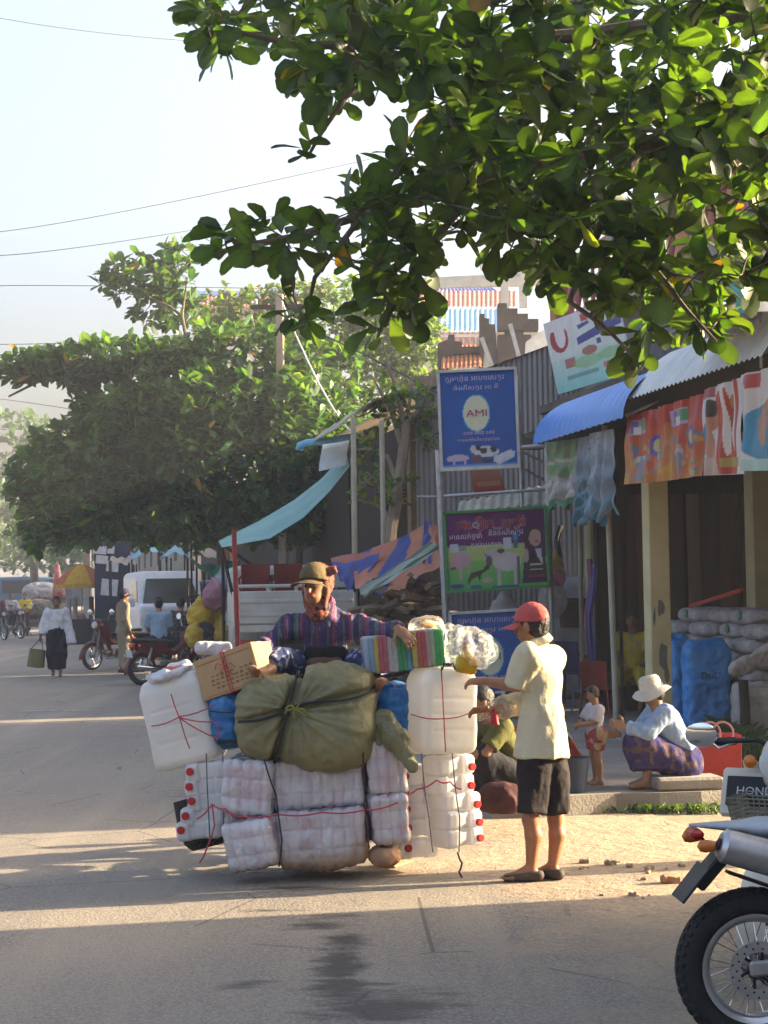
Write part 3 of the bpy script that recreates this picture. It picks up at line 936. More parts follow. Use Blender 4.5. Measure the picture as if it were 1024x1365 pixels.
cv.rect(0, 0, .8, .44, (.12, .008, .13)).rect(.78, 0, 1, .62, (.10, .008, .11))
PG = (.46, .30, .34)
cv.oval(.15, .60, .10, .10, PG).oval(.08, .66, .05, .06, PG).rect(.12, .66, .15, .85, PG).rect(.20, .62, .225, .78, PG).oval(.07, .71, .03, .02, (.2, .06, .08))
cv.oval(.60, .66, .14, .12, (.50, .46, .48)).oval(.42, .58, .05, .09, (.42, .38, .38), 1, .3).oval(.5, .55, .10, .06, (.46, .42, .44)).oval(.54, .52, .04, .03, (.08, .06, .06)).rect(.50, .74, .535, .97, (.42, .38, .4)).rect(.66, .7, .69, .98, (.45, .4, .42)).rect(.70, .6, .72, .95, (.12, .1, .12)).oval(.42, .64, .03, .07, (.12, .1, .1)).poly([(.35, .5), (.42, .58), (.39, .58)], (.2, .2, .2))
cv.poly([(.20, .88), (.24, .78), (.36, .74), (.40, .68), (.43, .73), (.34, .80), (.32, .9), (.30, .82), (.24, .86), (.2, .96)], (.04, .04, .035)).oval(.4, .88, .05, .035, (.45, .3, .3))
cv.oval(.1, .94, .07, .03, (.03, .06, .22)).oval(.28, .96, .06, .025, (.05, .09, .2)).rect(.44, .955, .70, .985, (.03, .06, .25))
cv.oval(.865, .37, .095, .15, (.06, .03, .03)).oval(.885, .38, .06, .11, (.46, .30, .28)).oval(.90, .42, .02, .012, (.4, .06, .08)).poly([(.74, .95), (.76, .7), (.84, .55), (.97, .55), (1, .95)], (.02, .02, .045)).poly([(.88, .52), (.94, .52), (.95, .72), (.90, .62)], (.5, .5, .55)).oval(.79, .6, .025, .09, (.45, .3, .28))
cv.rect(.04, .40, .12, .50, (.45, .48, .58)).rect(.13, .43, .20, .49, (.2, .28, .26)).rect(.57, .35, .65, .49, (.45, .48, .58)).oval(.69, .36, .025, .07, (.06, .3, .44)).rect(.67, .39, .71, .49, (.06, .14, .2)).rect(.80, .84, .97, .88, (.25, .02, .08)).rect(.82, .70, .94, .73, (.5, .46, .3)).rect(.82, .77, .95, .79, (.5, .5, .4))
r, fn, ex, ey, nrm, w, h = board([(592, 684), (727, 676), (732, 781), (597, 789)], YS - .1, cv, 'advertising_sign',
                                 'purple and green livestock medicine sign with pig dog and ox', mat('green_frame_paint', (.05, .22, .07), rough=.6), .035)
khm(r, fn, ex, ey, nrm, 'ជឿក_បុត្រី', .46, .165, w * .66, h * .17, MRL, .010, MLET)
khm(r, fn, ex, ey, nrm, 'មានលក់ថ្នាំ', .20, .315, w * .32, h * .10, MLET)
khm(r, fn, ex, ey, nrm, 'និងចំណីសត្វ', .60, .29, w * .34, h * .10, MLET)
khm(r, fn, ex, ey, nrm, 'គ្រប់ប្រភេទ', .40, .43, w * .30, h * .09, MLET)
# small red notice leaning behind the frame, cream awning below it
cv = Canvas(30, 30, (.42, .14, .10)); cv.grad(0, 1, (.46, .30, .20), (.42, .08, .06)).rect(.15, .6, .9, .75, (.5, .3, .2))
quad_board('notice_board', [P(626, 622, YS + 1.0), P(664, 620, YS + 1.0), P(674, 655, YS + 1.0), P(632, 658, YS + 1.0)], cv, 'small orange red notice behind the sign posts', 'sign')
o = M()
A, B, C_, D = P(616, 670, YS + .9), P(732, 645, YS + 1.6), P(734, 672, YS + .4), P(610, 684, YS + .4)
o.sheet(lambda u, v: (A * (1 - u) + B * u) * (1 - v) + (D * (1 - u) + C_ * u) * v + Vector((0, 0, .06 * math.sin(v * 3) + .012 * math.sin(u * 60))), 60, 8, .004)
solo('canvas_awning', o, mat('cream_canvas', (.44, .42, .33), (.3, .29, .23), rough=.8), 'cream ribbed canvas awning behind the purple sign', 'awning')

# ------------------------------------------------------------------ zinc sided building behind the signs
zb = thing('zinc_building', 'zinc clad shophouse with rising roof edge behind the signs', 'building', tuple(S(24.6, 8.5, 0)))
a0 = onS(556, 700, 24.6); wz = 9.0
top = lambda x: 4.42 - zg(a0.y) + min(x, 2.5) * .36 + max(0, x - 2.5) * .06
g = corrugated((a0.x, a0.y, .05), V2, (0, 0, 1), wz, 4.5, topfn=top); part('wall_cladding', g, MZINC, zb)
tz = a0.dot(V2)
g = M()
prof = [(x, top(x) + .05) for x in (0, .8, 1.6, 2.5, 5, 9)]
for (x0, z0), (x1, z1) in zip(prof, prof[1:]):
    g.add([S(24.55, tz + x0, z0), S(24.55, tz + x1, z1), S(36, tz + x1, z1), S(36, tz + x0, z0)], [(0, 1, 2, 3)])
part('roof', g, MZWHITE, zb, False)
g = M()
g.sheet(lambda u, v: S(24.5 + 2.4 * u, tz - 1.15 * v, 4.5 - .55 * v ** 2.0 + .0), 30, 8, .02); part('porch_roof', g, mat('cream_fascia', (.42, .39, .30), (.28, .26, .2), rough=.8), zb)
g = M(); sbox(g, 25.1, 36, tz + .25, tz + .4, .1, 4.2); part('wall', g, MDARKW, zb, False)  # dark sheet standing in for the shade inside the open shopfront
g = M(); sbox(g, 22.1, 24.45, 8.9, 9.05, .05, 4.7); part('sun_block_wall', g, MDARKW, zb, False)  # added wall closing the gap so no sun band crosses the road
g = M(); sbox(g, 24.75, 25.0, tz - .05, tz + .12, 2.5, 4.2); part('shutter', g, mat('brown_shutter', (.25, .19, .12), rough=.7), zb, False)
for px, tt in ((473, tz - 1.1), (511, tz - .62)):
    p = onT(px, 700, tt); o = M(); o.tube([(p.x, p.y, .1), (p.x, p.y, 4.0)], .035, 8); part('post', o, MPOST, zb)
# blue drain pipe, curved white sheet and the long teal awning
o = M(); o.tube([P(474, 581, 26.5), P(440, 587, 26.7), P(410, 590, 26.9), P(400, 594, 27), P(399, 600, 27)], [.05, .05, .055, .06, .06], 10); part('downpipe', o, mat('blue_pipe', (.16, .40, .62), rough=.5), zb)
tw = thing('teal_awning', 'long sagging teal sheet awning sloping down towards the truck', 'awning', tuple(P(380, 680, 27.5)))
c1 = [(466, 622), (440, 655), (405, 690), (360, 718), (296, 730)]
c2 = [(462, 604), (428, 640), (392, 668), (345, 696), (292, 722)]
def lerpc(c, u):
    f = u * (len(c) - 1); i = min(int(f), len(c) - 2); w_ = f - i
    return (c[i][0] * (1 - w_) + c[i + 1][0] * w_, c[i][1] * (1 - w_) + c[i + 1][1] * w_)
o = M(); o.sheet(lambda u, v: P(*[a * (1 - v) + b * v for a, b in zip(lerpc(c1, u), lerpc(c2, u))], 25.9 + 2.3 * v) + Vector((0, 0, .012 * math.sin(v * 40))), 40, 24, .006)
part('sheet', o, MTEAL, tw)
o = M(); o.sheet(lambda u, v: P(425 + 36 * u + 6 * v, 628 - 20 * u * .4 - 38 * v ** .7, 26.3 + 1.2 * v), 30, 8, .006)
part('end_sheet', o, MZWHITE, tw)
for a, b in (((296, 730), (312, 800)), ((300, 728), (345, 760)), ((466, 622), (470, 760))):
    o = M(); pa, pb = P(*a, 26.1), P(*b, 26.1); o.tube([pa, pb], .025, 6); part('strut', o, MDARKW, tw)
o = M(); pa = P(470, 610, 26.0); o.tube([pa, (pa.x, pa.y, .1)], .03, 8); part('post', o, MPOST, tw)
pa = P(297, 730, 26.4); o = M(); o.tube([pa, (pa.x, pa.y, .05)], .025, 6); part('post', o, MDARKW, tw)

# ------------------------------------------------------------------ roofs behind
def tiled(g, a, b, c, d, nu, nv, h=.05):      # a-b eave, d-c ridge: rows of round tiles
    a, b, c, d = map(Vector, (a, b, c, d)); nn = (b - a).cross(d - a).normalized()
    def fn(u, v):
        p = (a * (1 - u) + b * u) * (1 - v) + (d * (1 - u) + c * u) * v
        return p + nn * (h * abs(math.sin(math.pi * u * nu)) + h * .7 * (1 - (v * nv) % 1.0))
    g.sheet(fn, nu * 4, nv * 5, 0.0); return g
Yh = 62
bh = thing('town_house', 'far house with red tile band and blue roof behind the zinc wall', 'building', tuple(P(610, 800, Yh)))
g = M(); A, B = P(540, 440, Yh), P(690, 440, Yh)
C_, D = P(690, 412, Yh + 3), P(540, 412, Yh + 3); g.sheet(lambda u, v: (A * (1 - u) + B * u) * (1 - v) + (D * (1 - u) + C_ * u) * v + Vector((0, 0, .04 * math.sin(u * 140))), 260, 1)
part('roof', g, mat('sky_blue_zinc', (.22, .44, .62), (.16, .36, .52), rough=.5), bh, label='sky blue corrugated lean-to roof')
g = M(); tiled(g, P(530, 411, Yh + 3), P(690, 411, Yh + 3), P(690, 390, Yh + 5.5), P(530, 390, Yh + 5.5), 26, 3); part('roof', g, mat('red_far_tile', (.50, .17, .13), rough=.7), bh, label='red tiled roof')
g = M(); tiled(g, P(530, 392, Yh + 5.6), P(668, 392, Yh + 5.6), P(640, 372, Yh + 8), P(545, 372, Yh + 8), 26, 3); part('roof', g, mat('blue_far_tile', (.08, .14, .42), rough=.6), bh, label='dark blue tiled roof')
g = M(); A = P(535, 455, Yh + .5); B = P(690, 455, Yh + .5); g.box((A + B) / 2 + Vector((0, 0, -3.2)), ((B - A).length, .3, 7.0)); part('wall', g, mat('white_render_far', (.55, .53, .50), rough=.9), bh, False)
for k in range(14):
    o = M(); p = P(560 + k * 8.2, 462, Yh - .2); o.lathe([(.07, 0), (.05, .08), (.10, .25), (.04, .45), (.07, .5)], p, n=8); part('baluster', o, mat('red_white_baluster', (.5, .34, .30), (.45, .12, .1), sc=3, rough=.8) if k == 0 else bpy.data.materials['red_white_baluster'], bh)
g = M(); p, q = P(548, 467, Yh - .2), P(690, 467, Yh - .2); g.box((p + q) / 2, ((q - p).length, .4, .2)); part('balcony_slab', g, MWALLC, bh, False)
g = M(); p, q = P(548, 448, Yh - .2), P(690, 448, Yh - .2); g.box((p + q) / 2, ((q - p).length, .2, .1)); part('handrail', g, bpy.data.materials['white_render_far'], bh, False)
bh2 = thing('town_house', 'far blue roofed house with a red gable beyond the trees', 'building', tuple(P(310, 800, 95)))
g = M(); tiled(g, P(268, 412, 95), P(420, 412, 95), P(420, 396, 97), P(268, 396, 97), 28, 3, .06); part('roof', g, bpy.data.materials['red_far_tile'], bh2, label='red tiled roof')
g = M(); g.sheet(lambda u, v: P(252 + (160 - 20 * v) * u + 4 * v, 412 - 24 * v, 98 + 3 * v), 4, 2); part('roof', g, bpy.data.materials['blue_far_tile'], bh2, label='blue roof behind')
g = M(); g.box(P(340, 470, 98), (6.5, 4, 4.6)); part('wall', g, bpy.data.materials['white_render_far'], bh2, False)
# unfinished concrete frame
cf = thing('concrete_frame', 'unfinished pale concrete frame building with open roof beams', 'building', tuple(P(690, 800, 48)))
MFR = mat('pale_concrete', (.52, .50, .46), (.42, .40, .37), rough=.9)
for (x, y0, y1) in ((673, 372, 425), (697, 340, 410)):
    o = M(); a, b = P(x, y0, 48), P(x, y1, 48); o.box((a + b) / 2, (.2, .2, (a - b).length)); part('column', o, MFR, cf, False)
for (x0, y0, x1, y1, w_) in ((560, 374, 720, 366, .12), (575, 379, 760, 374, .22), (640, 355, 760, 330, .2)):
    o = M(); a, b = P(x0, y0, 48), P(x1, y1, 48); d = b - a; o.box((a + b) / 2, (w_, d.length, w_), rot=frame(d)); part('beam', o, MFR, cf, False)
o = M(); a = P(690, 440, 48.4); o.box((a.x + 2, a.y + 2, a.z / 2), (6, 3, a.z)); part('wall', o, MWALLC, cf, False)
# broken gable with clay tiles
gb = thing('tiled_outbuilding', 'old outbuilding with orange clay tiles between ragged brick gables', 'building', tuple(P(620, 800, 40)))
g = M(); tiled(g, P(588, 496, 39), P(642, 492, 39), P(642, 463, 41), P(590, 466, 41), 9, 6, .05); part('roof', g, mat('orange_clay_tile', (.46, .16, .06), (.30, .10, .05), sc=4, rough=.8), gb)
MSOOT = mat('sooty_brick', (.07, .052, .045), (.035, .028, .026), sc=3, rough=.95)
for k, pts in enumerate(([(584, 500), (584, 458), (598, 452), (598, 446), (606, 446), (606, 455), (616, 455), (616, 462), (642, 462), (642, 468), (606, 472), (596, 500)],
            [(640, 490), (640, 418), (646, 418), (646, 424), (652, 424), (652, 432), (660, 432), (664, 485), (655, 490), (648, 450), (644, 490)],
            [(664, 490), (664, 446), (674, 446), (674, 438), (698, 438), (698, 446), (708, 446), (708, 490)],
            [(664, 440), (664, 404), (676, 404), (676, 411), (690, 411), (690, 418), (704, 418), (704, 425), (718, 425), (718, 440)])):
    o = M(); o.prism([P(x, y, 40 - .1 * k) for x, y in pts], (0, .35, 0)); part('brick_gable', o, MSOOT, gb, False)
o = M(); a = P(615, 500, 40.6); o.box((a.x + 1.0, a.y + .3, a.z / 2), (4.2, .5, a.z)); part('wall', o, MSOOT, gb, False)
for x0, y0, x1, y1 in ((642, 450, 656, 488), (680, 432, 694, 484)):
    o = M(); a, b = P(x0, y0, 39.3), P(x1, y1, 39.3); d = b - a; o.box((a + b) / 2, (.09, d.length, .09), rot=frame(d)); part('rafter', o, MSTEEL, gb, False)
# white shed roof with beams beside the hoarding
o = M(); o.prism([P(700, 492, 34), P(702, 455, 34), P(735, 432, 34), P(770, 430, 34), P(770, 500, 34)], (0, .3, 0))
solo('white_gable', o, mat('pale_gable', (.52, .50, .46), (.40, .38, .34), rough=.9), 'pale gable wall beside the tilted board', 'wall')

# ------------------------------------------------------------------ rows of buildings that shade the street (right side, mostly out of view)
def block(s0, s1, t0, t1, h, label, m, doors):
    r = thing('shophouse', label, 'building', tuple(S((s0 + s1) / 2, (t0 + t1) / 2, 0)))
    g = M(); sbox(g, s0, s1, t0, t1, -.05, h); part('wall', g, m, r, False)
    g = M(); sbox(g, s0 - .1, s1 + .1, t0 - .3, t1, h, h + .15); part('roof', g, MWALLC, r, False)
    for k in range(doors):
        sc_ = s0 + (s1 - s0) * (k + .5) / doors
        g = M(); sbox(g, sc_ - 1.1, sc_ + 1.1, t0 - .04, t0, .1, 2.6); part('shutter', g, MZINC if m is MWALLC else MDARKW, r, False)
        g = M(); sbox(g, sc_ - .8, sc_ + .8, t0 - .04, t0, 3.4, 4.5); part('window', g, MDARKW, r, False)
block(-14, 9.55, 6.2, 14, 6.2, 'two storey rendered shophouse on the near corner of the alley', MWALLC, 5)
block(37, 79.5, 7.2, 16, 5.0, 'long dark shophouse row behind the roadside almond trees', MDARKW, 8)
block(84, 190, 7.2, 16, 6.0, 'far shophouse row at the end of the street', MWALLC, 16)
# ------------------------------------------------------------------ people
MSKIN = mat('brown_skin', (.3, .16, .1), (.86, .84, .84), attr=True, rough=.5, spec=.35, sc=18)
MHAIR = mat('black_hair', (.012, .010, .009), (.02, .016, .013), rough=.5, sc=40, bump=.4, bsc=90)
def cloth(name, c, c2=None, rough=.85, trl=0.0, sc=9): return mat(name, c, c2 or tuple(x * .82 for x in c), rough=rough, spec=.15, sc=sc, trl=trl, bump=.3, bsc=38)
MCLOTH = mat('printed_cloth', (.5, .5, .5), (.85, .85, .85), attr=True, rough=.88, spec=.1, sc=12, bump=.45, bsc=26)
SKIN = np.array((.30, .155, .085))

def pose_stand(**k):
    J = dict(pelvis=(0, 0, .52), waist=(0, 0, .60), chest=(0, 0, .715), neck=(0, -.005, .825), head=(0, .015, .925),
             lsh=(-.105, 0, .80), lel=(-.135, -.01, .635), lwr=(-.14, .04, .49), rsh=(.105, 0, .80), rel=(.135, -.01, .635), rwr=(.14, .04, .49),
             lhip=(-.052, 0, .50), lkn=(-.06, .012, .275), lan=(-.06, -.01, .045), rhip=(.052, 0, .50), rkn=(.06, .012, .275), ran=(.06, -.01, .045))
    J.update(k); return J
def pose_sit(**k):                       # seat under the pelvis at z = .26 of the height
    J = dict(pelvis=(0, 0, .31), waist=(0, .0, .39), chest=(0, .01, .505), neck=(0, .02, .615), head=(0, .04, .715),
             lsh=(-.105, .01, .59), lel=(-.13, .05, .43), lwr=(-.09, .17, .36), rsh=(.105, .01, .59), rel=(.13, .05, .43), rwr=(.09, .17, .36),
             lhip=(-.052, .01, .29), lkn=(-.08, .24, .29), lan=(-.08, .25, .045), rhip=(.052, .01, .29), rkn=(.08, .24, .29), ran=(.08, .25, .045))
    J.update(k); return J
def pose_squat(**k):
    J = dict(pelvis=(0, 0, .125), waist=(0, .03, .20), chest=(0, .085, .31), neck=(0, .14, .405), head=(0, .19, .50),
             lsh=(-.10, .12, .385), lel=(-.13, .22, .27), lwr=(-.06, .34, .25), rsh=(.10, .12, .385), rel=(.13, .22, .27), rwr=(.06, .34, .25),
             lhip=(-.055, .02, .12), lkn=(-.09, .22, .26), lan=(-.07, .15, .045), rhip=(.055, .02, .12), rkn=(.09, .22, .26), ran=(.07, .15, .045))
    J.update(k); return J

def make_person(label, base, H, face, J, garments, h=0.012, head_dir=None, hair='short', skin=SKIN, hands=None, world_j=None,
                feet=None, group=None, shoes=None, seed=1, bulk=1.0, clothes_bulk=1.0):
    """J in units of the height with +y the facing direction; face = heading in radians from +X."""
    base = np.array(base, float)
    f = np.array((math.cos(face), math.sin(face), 0)); rgt = np.array((math.sin(face), -math.cos(face), 0)); upv = np.array((0, 0, 1.0))
    j = {k: base + H * (v[0] * rgt + v[1] * f + v[2] * upv) for k, v in J.items()}
    if world_j:
        for k, v in world_j.items(): j[k] = np.array(v, float)
    root = thing('person', label, 'person', tuple(base), group)
    pts = np.array(list(j.values()))
    lo, hi = pts.min(0) - .2 * H / 1.6, pts.max(0) + .22 * H / 1.6
    hd = np.array(head_dir if head_dir is not None else f, float); hd /= np.linalg.norm(hd)
    HR = frame(hd); hr, hu = np.array(HR.col[0]), np.array(HR.col[2])
    hc = j['head']; q = H * bulk
    b = Vox(lo, hi, h)
    k_ = .018 * H
    tw = j['rsh'] - j['lsh']; tw /= np.linalg.norm(tw)
    def torso(b, e, k):
        b.cone(j['pelvis'], j['waist'], .078 * q + e, .072 * q + e, k, flat=.72, fdir=np.cross(tw, upv))
        b.cone(j['waist'], j['chest'], .074 * q + e, .088 * q + e, k, flat=.70, fdir=np.cross(tw, upv))
        b.cone(j['lsh'] * .8 + j['chest'] * .2, j['rsh'] * .8 + j['chest'] * .2, .042 * q + e, .042 * q + e, k)
        b.cone(j['chest'], j['neck'], .075 * q + e, .035 * q + e * .5, k, flat=.75, fdir=np.cross(tw, upv))
    torso(b, -.006, k_)
    b.cone(j['neck'], hc - hu * .03 * H - hd * .012 * H, .036 * H, .033 * H, k_)
    # head
    b.ell(hc + hu * .012 * H - hd * .006 * H, (.046 * H, .057 * H, .058 * H), np.array(HR), k=.01)
    b.ell(hc - hu * .030 * H + hd * .016 * H, (.034 * H, .036 * H, .040 * H), np.array(HR), k=.02)
    b.cone(hc + hd * .050 * H + hu * .006 * H, hc + hd * .062 * H - hu * .016 * H, .006 * H, .0095 * H, .010)
    for s_ in (-1, 1):
        b.ell(hc + hr * s_ * .046 * H - hu * .004 * H - hd * .004 * H, (.007 * H, .014 * H, .020 * H), np.array(HR), k=.006)
        b.ell(hc + hr * s_ * .019 * H + hd * .056 * H + hu * .006 * H, (.010 * H, .009 * H, .006 * H), np.array(HR), sub=True)
    b.cone(hc + hd * .049 * H - hu * .034 * H - hr * .011 * H, hc + hd * .049 * H - hu * .034 * H + hr * .011 * H, .0075 * H, .0075 * H, .008)
    hands = hands or {}
    for s_ in 'lr':
        b.cone(j[s_ + 'sh'], j[s_ + 'el'], .030 * q, .024 * q, k_)
        b.cone(j[s_ + 'el'], j[s_ + 'el'] * .65 + j[s_ + 'wr'] * .35, .024 * q, .0255 * q, k_ * .6)
        b.cone(j[s_ + 'el'] * .65 + j[s_ + 'wr'] * .35, j[s_ + 'wr'], .0255 * q, .016 * H, k_ * .6)
        # hand
        d = j[s_ + 'wr'] - j[s_ + 'el']; d /= np.linalg.norm(d)
        hd_ = hands.get(s_, {})
        d = np.array(hd_.get('dir', d), float); d /= np.linalg.norm(d)
        pn = np.array(hd_.get('palm', np.cross(d, np.array((0, 0, 1.0))) * (1 if s_ == 'l' else -1) + 1e-4), float)
        pn -= d * pn.dot(d); pn /= np.linalg.norm(pn)
        sd = np.cross(d, pn); w = j[s_ + 'wr']
        th = hd_.get('thumb', np.array((0, 0, 1.0)))
        if sd.dot(np.array(th)) < 0: sd = -sd
        cu = hd_.get('curl', .5)
        b.ell(w + d * .028 * H, (.026 * H, .033 * H, .013 * H), np.stack((sd, d, pn), 1), k=.01)
        for i, (o_, L) in enumerate(((.019, .044), (.007, .049), (-.006, .046), (-.018, .037))):
            p = w + d * .050 * H + sd * o_ * H; a = cu * .35; r0 = .0062 * H
            for seg in range(3):
                dd = d * math.cos(a) + pn * math.sin(a) + sd * o_ * 3
                p2 = p + dd * L * H * (.42, .32, .26)[seg]
                b.cone(p, p2, r0, r0 * .92, .004); p = p2; r0 *= .92; a += cu * .8
        p = w + d * .012 * H + sd * .022 * H
        p2 = p + (d * .55 + sd * .75 + pn * .3) * .026 * H; p3 = p2 + (d * .9 + sd * .2 + pn * (.3 + .4 * cu)) * .024 * H
        b.cone(p, p2, .009 * H, .0075 * H, .006); b.cone(p2, p3, .0075 * H, .006 * H, .004)
        # leg
        b.cone(j[s_ + 'hip'], j[s_ + 'kn'], .052 * q, .034 * q, k_)
        ca = j[s_ + 'kn'] * .68 + j[s_ + 'an'] * .32
        sh = j[s_ + 'an'] - j[s_ + 'kn']; ff = feet.get(s_, f) if feet else f
        ff = np.array(ff, float); ff /= np.linalg.norm(ff)
        ca = ca - ff * .010 * H
        b.cone(j[s_ + 'kn'], ca, .033 * q, .034 * q, k_ * .6); b.cone(ca, j[s_ + 'an'], .034 * q, .021 * q, k_ * .6)
        # foot
        an = j[s_ + 'an']; dn = np.cross(np.cross(ff, upv), ff); dn = -dn / np.linalg.norm(dn)
        heel = an + dn * .025 * H - ff * .018 * H; toe = an + dn * .030 * H + ff * .088 * H
        b.cone(an, heel, .021 * q, .020 * q, .012); b.cone(heel, toe, .019 * H, .016 * H, .014, flat=1.0)
        b.cone(an + ff * .01 * H, toe - ff * .02 * H, .018 * H, .016 * H, .016)
        sdv = np.cross(ff, dn)
        for i in range(5):
            t0 = toe + sdv * (i - 2) * .0085 * H; b.cone(t0 - ff * .02 * H, t0 + ff * (.016 - .003 * abs(i - 1)) * H, .0085 * H, .0065 * H, .006)
    V, F = b.surf()
    rel = V - hc
    z, y, x = rel @ hu / H, rel @ hd / H, rel @ hr / H
    C = np.tile(np.array(skin, float), (len(V), 1))
    C *= (1 + .10 * fbm(V * 14, seed, 2))[:, None]
    m_ = (y > .035) & (abs(z + .034) < .0085) & (abs(x) < .020); C[m_] *= np.array((.9, .55, .55))
    m_ = (y > .035) & (abs(z - .021) < .004) & (abs(abs(x) - .019) < .014); C[m_] = (.02, .015, .012)
    part('body', (V, F), MSKIN, root, angle=None, col=C)
    for s_ in (-1, 1):
        o = M(); o.lathe([(.001, -.0055 * H), (.0045 * H, -.003 * H), (.0058 * H, 0), (.0045 * H, .003 * H), (.001, .0055 * H)], hc + hr * s_ * .019 * H + hd * .0475 * H + hu * .006 * H, hr, 8)
        part('eye', o, MBLACK, root)
    if hair:
        v = Vox(hc - .13 * H, hc + .13 * H, max(h * .7, .006))
        v.ell(hc + hu * .020 * H - hd * .010 * H, (.050 * H, .061 * H, .060 * H), np.array(HR), k=.01)
        v.ell(hc - hd * .028 * H - hu * .012 * H, (.046 * H, .036 * H, .045 * H), np.array(HR), k=.02)
        if hair == 'bun': v.ell(hc - hd * .075 * H + hu * .01 * H, (.03 * H, .03 * H, .03 * H), k=.02)
        v.cut(hc + hd * .030 * H + hu * .022 * H, hd * 1.0 - hu * .75)
        if hair == 'long': v.cone(hc - hd * .04 * H, hc - hd * .055 * H - hu * .10 * H, .045 * H, .035 * H, .02)
        part('hair', folds(v.surf(), .004, (40, 40, 22), seed), MHAIR, root, angle=None)
    for gname, gm, o in garments:
        e = o.get('loose', .012) * clothes_bulk
        v = Vox(lo, hi, o.get('h', h))
        if gname in ('shirt', 'blouse', 'dress', 't_shirt'):
            torso(v, e, k_)
            hem = o.get('hem', .06)                   # below the pelvis
            ax = np.array(o.get('axis', j['pelvis'] - j['waist'])); ax = ax / np.linalg.norm(ax)
            hb = j['pelvis'] + ax * hem * H
            v.cone(j['waist'], hb + ax * .05, .080 * q + e, .092 * q + e * o.get('flare', 1.6), k_, flat=o.get('flat', .76), fdir=np.cross(tw, upv))
            v.cut(hb, ax + np.array(o.get('tilt', (0, 0, 0))))
            v.cut(j['neck'] + (j['neck'] - j['chest']) * .08, j['neck'] - j['chest'])
            for s_ in 'lr':
                fr = o.get('sleeve', .6) if not isinstance(o.get('sleeve', .6), dict) else o['sleeve'][s_]
                if fr <= 0: continue
                A_, E_, W_ = j[s_ + 'sh'], j[s_ + 'el'], j[s_ + 'wr']
                if fr <= 1: v.cone(A_, A_ + (E_ - A_) * fr, .036 * q + e * .8, .034 * q + e * o.get('cuff', 1.2), k_, cap='b')
                else:
                    v.cone(A_, E_, .036 * q + e * .8, .031 * q + e * .8, k_)
                    v.cone(E_, E_ + (W_ - E_) * (fr - 1), .031 * q + e * .8, .026 * q + e * o.get('cuff', .6), .02, cap='b')
            if o.get('collar'):
                nk = j['neck']; na = (hc - nk) / np.linalg.norm(hc - nk)
                v.cone(nk - na * .01 * H, nk + na * .016 * H, .052 * H, .045 * H, .008, cap='ab')
        elif gname in ('shorts', 'trousers', 'leggings'):
            v.cone(j['pelvis'] + (j['waist'] - j['pelvis']) * .6, j['pelvis'], .082 * q + e * .6, .090 * q + e, k_, flat=.78, fdir=np.cross(tw, upv))
            fr = o.get('leg', .9)
            for s_ in 'lr':
                A_, E_, W_ = j[s_ + 'hip'], j[s_ + 'kn'], j[s_ + 'an']
                v.cone(j['pelvis'] * .4 + A_ * .6, A_, .07 * q + e * .7, .064 * q + e, k_)
                if fr <= 1: v.cone(A_, A_ + (E_ - A_) * fr, .062 * q + e, .040 * q + e * o.get('cuff', 1.5), .02, cap='b')
                else:
                    v.cone(A_, E_, .060 * q + e, .040 * q + e * 1.0, .02)
                    v.cone(E_, E_ + (W_ - E_) * (fr - 1), .041 * q + e, .028 * q + e * o.get('cuff', 1.2), .015, cap='b')
        elif gname in ('skirt', 'sarong'):
            v.cone(j['waist'], j['pelvis'], .080 * q + e * .5, .090 * q + e, k_, flat=.8, fdir=np.cross(tw, upv))
            fr = o.get('leg', 1.7)
            for s_ in 'lr':
                A_, E_, W_ = j[s_ + 'hip'], j[s_ + 'kn'], j[s_ + 'an']
                v.cone(A_, E_, .070 * q + e, .060 * q + e, .07); v.cone(E_, E_ + (W_ - E_) * (fr - 1), .060 * q + e, .052 * q + e, .07, cap='b')
            if o.get('join', True):
                m1 = (j['lkn'] + j['rkn']) / 2; m2 = (j['lan'] + j['ran']) / 2
                v.cone(j['pelvis'], m1, .09 * q + e, .075 * q + e, .07); v.cone(m1, m1 + (m2 - m1) * (fr - 1), .075 * q + e, .07 * q + e, .07, cap='b')
        V, F = folds(v.surf(), o.get('fold', .010) * H / 1.6, o.get('fsc', (11, 11, 4.5)), seed + len(gname))
        colr = None
        if o.get('cfn'): colr = o['cfn'](V, j, H)
        part(gname, (V, F), gm, root, angle=None, col=colr)
    if shoes:
        for s_ in 'lr':
            ff = np.array(feet.get(s_, f) if feet else f, float); ff /= np.linalg.norm(ff)
            an = j[s_ + 'an']
            v = Vox(an - .16, an + .2, max(.006, h * .7))
            z0 = an[2] - .045 * H
            he = np.array((an[0], an[1], z0 + .022 * H)) - ff * .024 * H; to = np.array((an[0], an[1], z0 + .018 * H)) + ff * .112 * H
            v.cone(he, to, .023 * H, .017 * H, .01); v.cone(an - np.array((0, 0, .012 * H)), to - ff * .06 * H, .024 * H, .019 * H, .02)
            v.cone(to - ff * .03 * H, to - ff * .006 * H, .023 * H, .019 * H, .01)
            v.cut((0, 0, z0 + .002), (0, 0, -1)); v.cut(an + np.array((0, 0, -.008 * H)), np.array((0, 0, 1)) + ff * .12)
            part('shoe', v.surf(), shoes, root, angle=None)
    root_info = dict(root=root, j=j, hc=hc, hd=hd, hr=hr, hu=hu, H=H, f=f, rgt=rgt, HR=np.array(HR))
    return root_info
